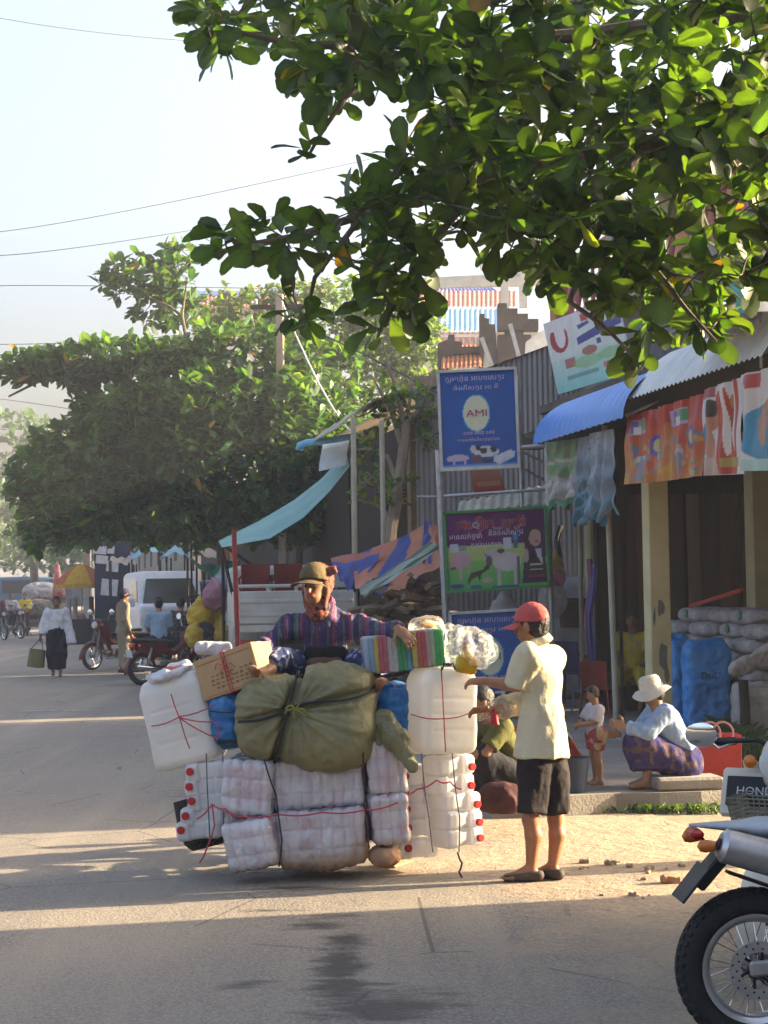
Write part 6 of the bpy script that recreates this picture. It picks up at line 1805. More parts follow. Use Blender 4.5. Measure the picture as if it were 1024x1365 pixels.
# obovate leaf along +y, blade in xy, length 1
LV = np.array([(0, 0, 0), (-.10, .22, .02), (0, .22, -.02), (.10, .22, .02), (-.23, .50, .05), (0, .50, -.01), (.23, .50, .05),
               (-.27, .75, .03), (0, .75, -.01), (.27, .75, .03), (-.15, .94, -.02), (0, 1.0, -.05), (.15, .94, -.02)], float)
LF = [(0, 2, 1), (0, 3, 2), (1, 2, 5, 4), (2, 3, 6, 5), (4, 5, 8, 7), (5, 6, 9, 8), (7, 8, 11, 10), (8, 9, 12, 11)]
LVs = np.array([(0, 0, 0), (-.20, .34, .05), (.20, .34, .05), (-.25, .74, .04), (.25, .74, .04), (0, 1, -.05)], float); LFs = [(0, 5, 3, 1), (0, 2, 4, 5)]
def leaf_frames(tips, dirs, per, size, droop, rng, spread=(.5, 1.25)):
    """rosettes: returns origins (n,3), 3x3 frames (n,3,3), scales"""
    n = len(tips)
    O = np.repeat(tips, per, 0); D = np.repeat(dirs, per, 0); m = len(O)
    az = (np.tile(np.arange(per), n) / per * 2 * np.pi + np.repeat(rng.uniform(0, 6.28, n), per) + rng.normal(0, .35, m))
    a = np.cross(D, np.array((.3, .2, 1.0))); a /= np.maximum(np.linalg.norm(a, axis=1), 1e-6)[:, None]; b = np.cross(D, a)
    el = rng.uniform(spread[0], spread[1], m)
    y = D * np.cos(el)[:, None] + (a * np.cos(az)[:, None] + b * np.sin(az)[:, None]) * np.sin(el)[:, None]
    y[:, 2] -= droop * rng.uniform(.2, 1.2, m); y /= np.linalg.norm(y, axis=1)[:, None]
    upv = np.array((0, 0, 1.0)) + rng.normal(0, .45, (m, 3))
    x = np.cross(y, upv); x /= np.maximum(np.linalg.norm(x, axis=1), 1e-6)[:, None]; z = np.cross(x, y)
    sz = size * rng.uniform(.45, 1.32, m)
    O = O + rng.normal(0, size * .12, (m, 3))
    return O, np.stack((x, y, z), 2), sz
def leaf_mesh(O, Fr, sz, LV, LF, rng, vary=.3):
    n, k = len(O), len(LV)
    bend = rng.uniform(-.25, .15, n)
    L = np.tile(LV, (n, 1, 1)); L[:, :, 2] += bend[:, None] * L[:, :, 1] ** 2
    V = np.einsum('nij,nkj->nki', Fr, L) * sz[:, None, None] + O[:, None, :]
    F = []
    for i in range(n):
        b = i * k
        F += [tuple(b + q for q in f) for f in LF]
    c = np.clip(rng.normal(1, vary, n), .45, 1.9)
    C = np.stack((c * rng.uniform(.85, 1.35, n), c, c * rng.uniform(.7, 1.1, n)), 1)
    old = rng.random(n) < .008; C[old] = (6.0, 1.6, .5)
    yel = rng.random(n) < .02; C[yel] = (3.2, 2.0, .6)
    W = np.ones(k) * .92; W[np.abs(LV[:, 0]) < 1e-6] = 1.35
    return V.reshape(-1, 3), F, np.repeat(C, k, 0) * np.tile(W, n)[:, None]
def in_poly(x, y, pts):
    ins = False; k = len(pts)
    for i in range(k):
        (x0, y0), (x1, y1) = pts[i], pts[(i + 1) % k]
        if (y0 > y) != (y1 > y) and x < (x1 - x0) * (y - y0) / (y1 - y0) + x0: ins = not ins
    return ins
def grow(limbs, tips, root_name, bark, root, r_twig=.008):
    """limbs: list of (points, r0, r1); twigs join each tip to the nearest limb node"""
    nodes = []
    for pts, r0, r1 in limbs:
        out = []
        for a, b in zip(pts, pts[1:]):
            for k in range(6): out.append(Vector(a).lerp(Vector(b), k / 6))
        out.append(Vector(pts[-1]))
        o2 = []
        for i, p in enumerate(out):
            w = .05 * (vn(np.array([[p.x * 2, p.y * 2, p.z * 2]]), 3)[0])
            o2.append(p + Vector((w, w * .5, w)))
        rs = [r0 + (r1 - r0) * i / (len(o2) - 1) for i in range(len(o2))]
        g = M(); g.tube(o2, rs, 8); part(root_name if r0 > .1 else 'limb', g, bark, root)
        nodes += o2
    tips = np.asarray(tips); n = len(tips); dirs = np.zeros((n, 3))
    NP = np.zeros((len(nodes) + 3 * n, 3)); NP[:len(nodes)] = [p[:] for p in nodes]; cnt = len(nodes)
    lim = NP[:cnt].copy(); lim = lim[lim[:, 2] > 1.5]
    d0 = np.array([((lim - t) ** 2).sum(1).min() for t in tips])
    rr = np.random.default_rng(n); g = M()
    for i in np.argsort(d0):                     # twigs branch off the nearest wood already grown
        t = tips[i]
        k = np.argmin(((NP[:cnt] - t) ** 2).sum(1) + 1e9 * (NP[:cnt, 2] < 1.5)); a = Vector(NP[k]); b = Vector(t); L = (b - a).length
        j1 = Vector(rr.normal(0, .07 * L, 3)); j2 = Vector(rr.normal(0, .05 * L, 3))
        p1 = a.lerp(b, .35) + j1 + Vector((0, 0, -.05 * L)); p2 = a.lerp(b, .7) + j2
        dirs[i] = (b - p2).normalized()[:] if L > 1e-6 else (0, 0, 1)
        g.tube([a, p1, p2, b], [r_twig * 1.3, r_twig, r_twig * .85, r_twig * .6], 4, cap=False)
        NP[cnt] = p1[:]; NP[cnt + 1] = p2[:]; NP[cnt + 2] = t; cnt += 3
    part('twigs', g, bark, root)['kind'] = 'stuff'
    return dirs
# ---- the near almond tree, trunk just right of the frame
def near_tree():
    rng = np.random.default_rng(5)
    base = Vector((3.75, 11.4, 0))
    root = thing('almond_tree', 'large leaved almond tree hanging its dark branches over the street', 'tree', tuple(base))
    poly = [(270, -90), (252, 40), (262, 75), (300, 95), (345, 90), (368, 70), (372, 118), (392, 130), (372, 150), (400, 168), (378, 200), (402, 236), (428, 205), (440, 165),
            (480, 140), (548, 140), (560, 190), (505, 205), (470, 232), (430, 250), (412, 292), (360, 284), (335, 300), (312, 296), (300, 318), (254, 330), (270, 352), (300, 385), (352, 350), (400, 362), (440, 345),
            (430, 395), (372, 420), (372, 440), (410, 452), (450, 410), (490, 425), (478, 455), (520, 480), (555, 470), (560, 400), (590, 395), (600, 340), (640, 345), (680, 372), (712, 392), (740, 405),
            (790, 425), (818, 450), (836, 505), (866, 512), (880, 440), (925, 470), (955, 430), (975, 480), (1000, 492), (985, 430), (1060, 440), (1130, 200), (1130, -90)]
    tips = []
    while len(tips) < 660:
        x, y = rng.uniform(240, 1100), rng.uniform(-60, 520)
        if all(in_poly(x + dx, y + dy, poly) for dx, dy in ((0, 0), (13, 0), (-13, 0), (0, 26), (0, -10), (9, 16), (-9, 16))): tips.append(P(x, y, rng.uniform(10.6, 13.6) if y < 300 else rng.uniform(10.9, 12.8))[:])
    edge = [P(x, y, 11.9)[:] for x, y in ((300, 320), (330, 325), (390, 420), (500, 440), (850, 470), (955, 440), (405, 200), (285, 40), (930, 425))]
    nin = len(tips)
    outp = []
    while len(outp) < 150:                      # the crown goes on above and to the right of the picture
        p = np.array((rng.uniform(-1.5, 7.5), rng.uniform(8.2, 15.0), rng.uniform(3.6, 8.8)))
        e = ((p[0] - 3.4) / 4.2) ** 2 + ((p[1] - 11.6) / 3.4) ** 2 + ((p[2] - 6.2) / 2.6) ** 2
        d = Vector(p) - CAM; px = 512 + d.x / d.y * F_PX; py = 787 - d.z / d.y * F_PX
        if e < 1 and e > .25 and (px > 1075 or py < -45) and p[2] > 5.2 and (p[0] < 3.2 or p[2] > 6.8): outp.append(p)
    tips_all = np.array(tips + edge + [tuple(p) for p in outp])
    A = lambda x, y, Y: P(x, y, Y)
    hub = base + Vector((-.15, 0, 3.6))
    limbs = [([base, base + Vector((.03, .05, 1.8)), hub, hub + Vector((.1, .1, 1.6)), hub + Vector((.3, .2, 3.6))], .19, .06),
             ([hub, A(1060, 130, 11.8), A(860, 190, 11.9), A(650, 235, 11.9), A(480, 290, 11.9), A(300, 335, 11.9)], .085, .015),
             ([hub + Vector((.05, .05, .9)), A(1050, 20, 12.2), A(800, 40, 12.4), A(560, 60, 12.2), A(400, 60, 12.1), A(285, 45, 12)], .08, .014),
             ([A(650, 235, 11.9), A(590, 310, 11.9), A(520, 400, 11.9), A(500, 460, 11.9)], .03, .010), ([A(480, 290, 11.9), A(420, 370, 11.8), A(400, 430, 11.8)], .022, .009),
             ([A(860, 190, 11.9), A(800, 300, 11.7), A(760, 400, 11.6), A(840, 480, 11.5)], .035, .010), ([A(800, 300, 11.7), A(900, 380, 11.5), A(960, 450, 11.4)], .026, .009), ([A(560, 60, 12.2), A(460, 130, 12.1), A(405, 215, 12.1)], .03, .01),
             ([hub + Vector((0, 0, .3)), hub + Vector((1.4, -1.2, 1.8)), hub + Vector((2.6, -1.8, 2.5))], .08, .02), ([hub + Vector((0, 0, .6)), hub + Vector((1.2, 1.6, 2.2)), hub + Vector((1.8, 2.6, 3.0))], .08, .02), ([hub + Vector((0, 0, .8)), hub + Vector((-1.2, -1.6, 2.3)), hub + Vector((-2.0, -2.0, 3.2))], .07, .02)]
    dirs = grow(limbs, tips_all, 'trunk', MBARK, root)
    dirs = dirs * .6 + np.array((-.1, -.15, .25)); dirs /= np.linalg.norm(dirs, axis=1)[:, None]
    O, Fr, sz = leaf_frames(tips_all, dirs, 7, .225, .35, rng)
    # the 300 leaves that show largest are parts; the others are one mass
    d = O + Fr[:, :, 1] * sz[:, None] * .5 - np.array(CAM[:])
    px = 512 + d[:, 0] / d[:, 1] * F_PX; py = 787 - d[:, 2] / d[:, 1] * F_PX
    facing = np.abs((Fr[:, :, 2] * (d / np.linalg.norm(d, axis=1)[:, None])).sum(1))
    vis = (px > 240) & (px < 1024) & (py > 0) & (py < 520)
    score = facing * sz ** 2 / d[:, 1] ** 2 * (1 + 2.0 * (d[:, 1] < 11.6)); score[~vis] = 0
    pick = np.argsort(-score)[:300]
    rest = np.setdiff1d(np.arange(len(O)), pick)
    V, F, C = leaf_mesh(O[rest], Fr[rest], sz[rest], LV, LF, rng)
    o = part('crown', (V, F), MLEAF, root, angle=None, col=C); o['kind'] = 'stuff'
    kinds = []
    for k in range(8):
        L = LV.copy(); L[:, 2] += (-.22 + .05 * k) * L[:, 1] ** 2; L[:, 0] *= 1 + .06 * math.sin(k * 2.1)
        c = (.7, .85, 1, 1.1, 1.25, .9, 1.4, 1.0)[k]
        kinds.append(np_mesh('leaf', L, LF, MLEAF, True, np.array((c * 1.1, c, c * .8))[None, :] * np.where(np.abs(L[:, :1]) < 1e-6, 1.35, .92)))
    for i, q in enumerate(pick):
        o = bpy.data.objects.new('leaf', kinds[i % 8]); COL.objects.link(o); o.parent = root
        Mx = Matrix(Fr[q].tolist()).to_4x4() @ Matrix.Scale(float(sz[q]), 4)
        o.matrix_basis = Matrix.Translation(Vector(O[q]) - base) @ Mx
near_tree()
# ---- roadside trees behind
def blob_tips(blobs, rng, clip=None):
    T = []
    for (px, py, Y, rx, rz, ry, n) in blobs:
        c = np.array(P(px, py, Y)); k = Y / F_PX
        r3 = np.array((rx * k, ry, rz * k))
        q = rng.normal(0, 1, (n, 3)); q /= np.linalg.norm(q, axis=1)[:, None]
        q *= (rng.uniform(.35, 1.0, n) ** .5)[:, None] * (1 + .18 * fbm(q * 2.2, int(px), 2))[:, None]
        T.append(c + q * r3)
    return np.concatenate(T)
def crown_tree(name, label, base, limbs, blobs, per, size, m, bark, seed, droop=.3, lv=None, group='trees along the street', twig=.012):
    rng = np.random.default_rng(seed)
    root = thing(name, label, 'tree', tuple(base), group)
    tips = blob_tips(blobs, rng)
    dirs = grow(limbs, tips, 'trunk', bark, root, twig)
    dirs = dirs * .5 + np.array((0, -.1, .4)); dirs /= np.linalg.norm(dirs, axis=1)[:, None]
    O, Fr, sz = leaf_frames(tips, dirs, per, size, droop, rng)
    V, F, C = leaf_mesh(O, Fr, sz, *(lv or (LVs, LFs)), rng, .28)
    o = part('crown', (V, F), m, root, angle=None, col=C); o['kind'] = 'stuff'
    return root
def gp(px, Y): p = P(px, 800, Y); return Vector((p.x, p.y, zg(p.y)))
b1 = gp(300, 37)
T = lambda x, y, Y: P(x, y, Y)
crown_tree('almond_tree', 'broad layered almond tree reaching a long branch over the road behind the teal awning', b1,
    [([b1, T(298, 700, 37), T(285, 620, 37), T(270, 540, 37), T(255, 470, 37)], .20, .05), ([T(285, 620, 37), T(210, 560, 36.5), T(140, 600, 36)], .09, .03), ([T(270, 540, 37), T(180, 490, 36.5), T(90, 490, 36.2), T(10, 530, 36)], .09, .02),
     ([T(285, 620, 37), T(360, 570, 36.5), T(420, 540, 36)], .09, .03), ([T(255, 470, 37), T(245, 420, 37), T(195, 390, 37)], .05, .015), ([T(295, 660, 37), T(230, 660, 36), T(150, 670, 35.5)], .08, .02), ([T(295, 650, 37), T(350, 640, 35.5), T(420, 640, 35)], .07, .02), ([T(245, 420, 37), T(250, 370, 37)], .03, .012)],
    [(195, 372, 37, 62, 30, .7, 70), (235, 345, 37, 30, 18, .5, 18), (225, 412, 37.5, 45, 30, .6, 40), (330, 480, 36.5, 150, 48, 2.0, 260), (160, 482, 36, 120, 26, .9, 150), (40, 490, 36, 50, 20, .6, 45), (95, 492, 36, 70, 20, .6, 60), (15, 502, 36, 20, 16, .4, 14), (110, 510, 36, 26, 20, .4, 20),
     (230, 590, 36.5, 150, 95, 2.2, 420), (330, 620, 36, 150, 100, 2.2, 420), (120, 640, 36, 85, 80, 1.6, 220), (420, 600, 35.5, 80, 110, 1.5, 240), (210, 690, 36.5, 130, 40, 1.6, 160), (390, 690, 35.5, 80, 40, 1.2, 110), (80, 690, 37, 60, 45, 1.2, 80), (60, 640, 37, 45, 60, 1.2, 90), (180, 560, 36, 90, 50, 1.6, 160), (450, 660, 35.5, 50, 60, 1.0, 90), (300, 540, 35.5, 150, 60, 1.4, 220)],
    8, .26, MLEAF2, MBARK, 21)
b2 = gp(395, 44)
crown_tree('shade_tree', 'fine leaved sunlit tree standing behind the concrete power pole', b2,
    [([b2, T(396, 640, 44), T(400, 540, 44), T(410, 450, 44)], .18, .05), ([T(400, 540, 44), T(480, 470, 44), T(550, 430, 44)], .07, .02), ([T(400, 540, 44), T(330, 460, 44), T(290, 420, 44)], .07, .02), ([T(410, 600, 44), T(470, 560, 43.5)], .06, .02)],
    [(330, 420, 44, 80, 40, 1.4, 240), (430, 430, 44, 90, 60, 1.6, 380), (520, 440, 43.5, 62, 60, 1.3, 300), (560, 490, 43, 40, 45, .9, 150), (460, 540, 43, 100, 90, 1.5, 480), (560, 430, 43, 30, 30, .7, 60)],
    8, .19, MLEAF3, MBARK, 33)
b3 = gp(45, 90)
crown_tree('shade_tree', 'hazy distant tree at the far end of the street', b3, [([b3, T(45, 720, 90), T(50, 640, 90), T(60, 580, 90)], .25, .06), ([T(50, 660, 90), T(20, 610, 90)], .1, .04), ([T(50, 640, 90), T(100, 590, 90)], .1, .04)],
    [(40, 575, 90, 45, 25, 2, 60), (85, 600, 90, 50, 40, 2.4, 100), (20, 650, 90, 60, 50, 3, 160), (90, 690, 88, 70, 55, 3, 220), (20, 715, 92, 60, 40, 3, 140), (-20, 640, 92, 40, 40, 2, 60)], 7, .42, MLEAF2, MBARK, 41)
b4 = gp(150, 62)
crown_tree('shade_tree', 'dark middle distance tree above the yellow umbrella', b4, [([b4, T(152, 720, 62), T(160, 650, 62), T(170, 600, 62)], .2, .06), ([T(160, 680, 62), T(110, 640, 62)], .08, .03), ([T(160, 680, 62), T(220, 650, 62)], .08, .03)],
    [(110, 650, 62, 75, 60, 2, 190), (180, 660, 62, 90, 60, 2.2, 220), (70, 700, 64, 60, 40, 2, 110), (240, 700, 60, 80, 36, 2, 140), (140, 712, 62, 90, 26, 2, 120)], 7, .34, MLEAF2, MBARK, 52)
b5 = gp(-30, 120)
crown_tree('shade_tree', 'pale far tree closing the street behind the blue truck', b5, [([b5, T(-30, 720, 120), T(-28, 660, 120)], .3, .1)], [(-20, 690, 120, 70, 60, 4, 150), (40, 730, 118, 70, 36, 4, 150), (100, 735, 116, 60, 30, 3, 90)], 7, .5, MLEAF2, MBARK, 61)
# ---- pollarded tree beside the sign
b6 = gp(523, 25.0); b6.z = .1
T6 = lambda x, y: P(x, y, 25.0)
st6 = [(T6(528, 640), T6(545, 585), T6(548, 540), T6(552, 500)), (T6(530, 650), T6(515, 610), T6(490, 600), T6(474, 601)), (T6(536, 600), T6(522, 560), T6(510, 530), T6(495, 500)), (T6(546, 560), T6(565, 540), T6(580, 500)), (T6(524, 690), T6(512, 680), T6(505, 676)), (T6(540, 570), T6(532, 530), T6(520, 490), T6(518, 470))]
crown_tree('pollarded_tree', 'lopped pale trunked tree with sparse twigs beside the blue sign', b6,
    [([b6, T6(524, 720), T6(528, 660), T6(536, 600), T6(546, 560)], .10, .065)] + [(list(p), .045, .012) for p in st6],
    [(545, 540, 25, 40, 30, .35, 34), (510, 530, 25, 26, 30, .3, 16), (560, 570, 25, 24, 30, .3, 14), (500, 650, 25, 34, 30, .3, 16), (500, 610, 25, 22, 20, .3, 9), (535, 660, 24.9, 28, 26, .3, 12), (450, 560, 26, 14, 10, .2, 6)],
    6, .13, MLEAF3, MBARKP, 71, twig=.007)
# ------------------------------------------------------------------ poles and wires
def pole(px, Y, ptop, w, label, m):
    b = gp(px, Y); t = P(px, ptop, Y)
    o = M(); o.box(((b.x + t.x) / 2, b.y, (b.z + t.z) / 2), (w, w, t.z - b.z), bev=.02)
    r = thing('power_pole', label, 'pole', tuple(b)); part('shaft', o, m, r, False)
    o = M(); o.box((t.x, t.y, t.z - .25), (1.2, .08, .08)); part('cross_arm', o, MDARKW, r, False)
    for k in (-1, 0, 1):
        o = M(); o.lathe([(.02, 0), (.04, .03), (.03, .06), (.04, .09), (.02, .12)], (t.x + .5 * k, t.y, t.z - .21), n=8); part('insulator', o, MPLATE, r)
    return t
MPOLE = mat('weathered_pole', (.36, .29, .23), (.24, .19, .15), sc=4, rough=.9, stretch=(1, 1, .3))
t1 = pole(375, 35, 392, .16, 'weathered square power pole rising in front of the street trees', MPOLE)
t2 = pole(116, 66, 640, .28, 'pale concrete pole beside the yellow umbrella', mat('pale_pole', (.50, .46, .42), rough=.9))
MWIRE = mat('wire', (.03, .03, .035), rough=.9)
wires = [((-10, 22, 30), (120, 42, 33), (260, 55, 36), 'overhead wire crossing the upper sky'), ((-10, 310, 34), (200, 275, 36), (520, 206, 40), 'overhead wire slanting behind the near branches'),
         ((-10, 341, 34), (160, 322, 35), (420, 278, 40), 'lower overhead wire beside the slanting one'), ((-10, 381, 36), (120, 381, 36), (380, 385, 38), 'level overhead wire at the almond tree top'),
         ((-10, 459, 36), (180, 452, 36), (375, 430, 35), 'overhead wire passing behind the long almond branch'), ((-10, 532, 50), (60, 540, 45), (375, 590, 35), 'overhead wire under the long almond branch'),
         ((-10, 591, 60), (30, 592, 60), (116, 645, 66), 'thin wire at the hazy tree'), ((-10, 608, 60), (40, 610, 60), (116, 655, 66), 'thin lower wire at the hazy tree'), ((375, 400, 35), (430, 520, 30), (480, 585, 26.5), 'white service cable dropping from the power pole to the porch'),
         ((375, 420, 35), (480, 470, 30), (585, 525, 24.5), 'service cable running from the power pole to the zinc wall')]
for a, b, c, lab in wires:
    A, B, C_ = P(*a), P(*b), P(*c)
    o = M(); pts = []
    for k in range(17):
        u = k / 16; pts.append(A * (1 - u) * (1 - 2 * u) + B * 4 * u * (1 - u) + C_ * u * (2 * u - 1))
    o.tube(pts, .007 if 'cable' not in lab else .014, 5, cap=False); solo('wire', o, MWIRE if 'white' not in lab else MLET, lab, 'wire')

# ------------------------------------------------------------------ shop goods
MWSACK = mat('woven_sack', (.42, .39, .38), (.27, .25, .25), sc=6, rough=.75, bump=.6, bsc=22)
def sack_mesh(w, d, h_, seed, voxel=.016):
    v = Vox((-w * .7, -d * .7, -h_ * .75), (w * .7, d * .7, h_ * .75), voxel)
    v.ell((0, 0, 0), (w / 2, d / 2, h_ / 2), k=0, p=3.2)
    return folds(v.surf(), .016, (9, 9, 9), seed)
sackV = [sack_mesh(.78, .46, .17, k) for k in range(3)]
MGRN = mat('green_stencil', (.10, .24, .15), rough=.8)
base_s = onT(950, 955, 7.4).dot(U2)
lab_rows = ['bottom', 'second', 'third', 'fourth', 'top']
kk = 0
for row in range(5):
    for col in range(4):
        s_ = 20.6 - col * .84 - (row % 2) * .30
        if row == 4 and col == 0: continue
        V, F = sackV[kk % 3]
        c = S(s_, 7.55 + .04 * ((row * 3 + col) % 3), PZ + .09 + row * .155 + .50)
        a = ST + R(90) + RNG.uniform(-.08, .08)
        Rm = np.array(rotz(a)); W = V @ Rm.T + np.array(c)
        o = solo('grain_sack', (W, F), MWSACK, 'grey white woven grain sack in the %s layer of the shop stack' % lab_rows[row], 'sack', 'sacks stacked in the shop', angle=None)
        if (kk % 2) == 0:
            g = M(); q = c + Vector((-.22, -.10, .02)); g.lathe([(.001, 0), (.05, 0), (.05, .012), (.001, .012)], q, -V2, 10); part('stencil_mark', g, MGRN, o)
        kk += 1
o = M(); sbox(o, 17.4, 21.0, 7.25, 7.95, PZ, PZ + .50); solo('pallet_stand', o, MDARKW, 'dark timber stand under the stacked grain sacks', 'stand', smooth=False)
MBSACK = mat('bright_blue_sack', (.03, .25, .62), (.02, .19, .5), sc=3, rough=.4, spec=.4, bump=.15, bsc=60)
MINK = mat('dark_blue_print', (.015, .05, .16), rough=.7)
def tall_sack(px0, px1, py0, py1, t, m, label, seed, lines=(), d=.34):
    A = onT((px0 + px1) / 2, py1, t); k = A.y / F_PX
    w, h_ = (px1 - px0) * k, (py1 - py0) * k
    c = Vector((A.x, A.y, PZ + h_ / 2))
    v = Vox(np.array(c) - np.array((w, d, h_ * .65)), np.array(c) + np.array((w, d, h_ * .65)), .016)
    v.box(c - Vector((0, 0, h_ * .02)), (w / 2, d / 2, h_ * .48), .09); v.cone(c + Vector((-w * .3, 0, h_ * .44)), c + Vector((w * .3, 0, h_ * .47)), .07, .06, .06)
    r = thing('feed_sack', label, 'sack', (c.x, c.y, PZ))
    V, F = folds(v.surf(), .022, (6, 6, 7), seed); V[:, 2] = np.maximum(V[:, 2], PZ)
    part('sack_body', (V, F), m, r, angle=None)
    for (txt, z, ww, hh) in lines: put_text('lettering', txt, c + Vector((.03, -d / 2 - .012, z)), (1, .05, 0), (0, 0, 1), MINK, r, ww, hh, .004)
    return r
tall_sack(893, 918, 850, 965, 7.12, MBSACK, 'narrow bright blue feed sack squeezed against the cream pillar', 4)
tall_sack(913, 974, 847, 967, 7.02, MBSACK, 'large bright blue feed sack with dark print standing upright', 9, [('DoLL', .12, .24, .07)])
tall_sack(978, 1030, 886, 962, 6.95, MWSACK, 'short white woven sack with open rolled top beside the wooden post', 14)
tall_sack(970, 992, 868, 900, 7.6, mat('navy_sack', (.02, .07, .2), rough=.5), 'dark blue sack slumped behind the white woven sack', 17)
v = Vox(P(1005, 885, 17.6) - Vector((.4, .3, .3)), P(1005, 885, 17.6) + Vector((.4, .3, .3)), .014); v.cone(P(985, 892, 17.6), P(1030, 868, 17.6), .09, .10, .05, flat=.5, fdir=(0, .8, .6))
solo('empty_sack', folds(v.surf(), .03, (9, 9, 9), 3), MWSACK, 'crumpled empty woven sack lying over the short white sack', 'sack', angle=None)
# red bar across the stack, boards and posts in the dark interior
o = M(); o.tube([onT(920, 808, 7.2), onT(990, 786, 7.2)], .022, 6); solo('red_bar', o, MRED, 'dark red pole lying across the stacked grain sacks', 'pole')
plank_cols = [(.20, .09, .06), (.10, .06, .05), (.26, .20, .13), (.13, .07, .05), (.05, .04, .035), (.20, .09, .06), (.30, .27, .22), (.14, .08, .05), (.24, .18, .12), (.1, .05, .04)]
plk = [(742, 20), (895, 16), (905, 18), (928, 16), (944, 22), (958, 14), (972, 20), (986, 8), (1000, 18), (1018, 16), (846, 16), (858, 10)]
names = ['red brown', 'dark brown', 'pale', 'brown', 'blackish', 'reddish', 'cream', 'chestnut', 'tan', 'maroon', 'rusty', 'dusky']
for k, (px, w) in enumerate(plk[1:]):
    A = onS(px, 860, 21.5 - .04 * (k % 3)); ww = w * A.y / F_PX
    o = M(); o.box((A.x, A.y, PZ + 1.35), (ww, .04, 2.7), rot=Matrix.Rotation(R(1.2 * math.sin(k * 3)), 3, 'Y'))
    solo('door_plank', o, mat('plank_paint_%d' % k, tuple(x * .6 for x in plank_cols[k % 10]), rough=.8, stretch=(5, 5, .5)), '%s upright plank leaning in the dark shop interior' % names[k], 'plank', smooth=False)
o = M(); A = onT(993, 990, 5.3); A = G(994, 992, PZ); o.tube([(A.x, A.y, PZ), (A.x + .005, A.y, PZ + .35), (A.x - .01, A.y, PZ + .62)], [.055, .05, .05], 10); solo('timber_post', o, MDARKW, 'short dark timber stump in front of the white woven sack', 'post')
# red panel with two pink rings
rp_ = thing('red_crate', 'red panel crate with two pink interlocked rings behind the seated woman', 'crate', tuple(G(955, 1040, PZ)))
A = G(956, 1036, PZ); kx = A.y / F_PX
o = M(); o.box((A.x, A.y + .12, PZ + .17), (66 * kx, .24, .34), rot=rotz(R(6)), bev=.01); part('panel', o, MRED, rp_, False)
for dx in (-.035, .07):
    part('ring', torus((A.x + dx - .02, A.y - .03, PZ + .36), (.1, -1, .15), .085, .010, 28, 8), mat('pink_ring', (.6, .26, .28), rough=.4) if dx < 0 else bpy.data.materials['pink_ring'], rp_)
# chairs
def chair(label, m, loc, rz, s=1.0, cat='chair', group=None):
    r = thing('plastic_chair', label, cat, (0, 0, 0), group)
    o = M(); o.box((0, 0, .43), (.42, .42, .03), bev=.01); part('seat', o, m, r, False)
    for x in (-1, 1):
        for y in (-1, 1):
            o = M(); o.tube([(.19 * x, .19 * y, .43), (.23 * x, .23 * y, 0)], [.024, .018], 6); part('leg', o, m, r)
    o = M(); o.sheet(lambda u, v: ((u - .5) * (.40 + .02 * v), .20 + .08 * v - .05 * math.sin(math.pi * u), .43 + .42 * v), 10, 8, .02); part('backrest', o, m, r)
    for x in (-1, 1):
        o = M(); o.tube([(.2 * x, .23, .68), (.23 * x, .05, .64), (.22 * x, -.16, .63), (.20 * x, -.18, .44)], .016, 6); part('armrest', o, m, r)
    r.location = loc; r.rotation_euler = (0, 0, rz); r.scale = (s, s, s); return r
MBLU = mat('navy_plastic', (.03, .05, .20), rough=.4); MLBL = mat('light_blue_plastic', (.10, .26, .42), rough=.4)
p = onT(765, 935, 5.3); p = G(764, 940, PZ); chair('dark blue plastic chair beside the sign post', MBLU, (p.x, p.y, PZ), R(150))
p = G(772, 950, PZ); chair('light blue low plastic stool chair by the dark blue one', MLBL, (p.x + .1, p.y, PZ), R(200), .62)
p = G(806, 962, PZ); chair('red plastic chair behind the thin pale post', mat('old_red_plastic', (.20, .022, .018), rough=.5), (p.x, p.y + .6, PZ), R(160), .8)
# pale cabinet, bottles and cloth strips near the posts
cb = thing('cabinet', 'pale grey curved top cabinet in the shade behind the posts', 'cabinet', tuple(onT(790, 900, 7.9)))
p = onT(780, 800, 7.6)
v = Vox((p.x - .8, p.y - .5, PZ), (p.x + .9, p.y + .6, 2.2), .03); v.box((p.x, p.y, 1.0), (.55, .35, .85), .15); part('body', v.surf(), mat('grey_gloss', (.34, .35, .35), rough=.4), cb, angle=None)
o = M(); o.box((p.x - .05, p.y - .355, 1.35), (.7, .02, .4), bev=.02); part('glass', o, mat('dark_glass', (.03, .03, .03), rough=.1, spec=.6), cb, False)
for k, (px, cc, y0, y1, lab) in enumerate(((786, (.30, .12, .2), 745, 905, 'pink'), (790, (.10, .10, .32), 752, 925, 'blue violet'), (746, (.05, .05, .05), 700, 770, 'black'))):
    A, B = onT(px, y0, 6.55), onT(px - 2, y1, 6.55)
    o = M(); o.sheet(lambda u, v: A.lerp(B, v) + Vector(((u - .5) * .07 + .02 * math.sin(v * 9 + k), .02 * math.sin(u * 8 + v * 5), 0)), 4, 16, .004)
    solo('cloth_strip', o, cloth('strip_cloth_%d' % k, cc), 'narrow %s cloth strip hanging from the shop posts' % lab, 'cloth')
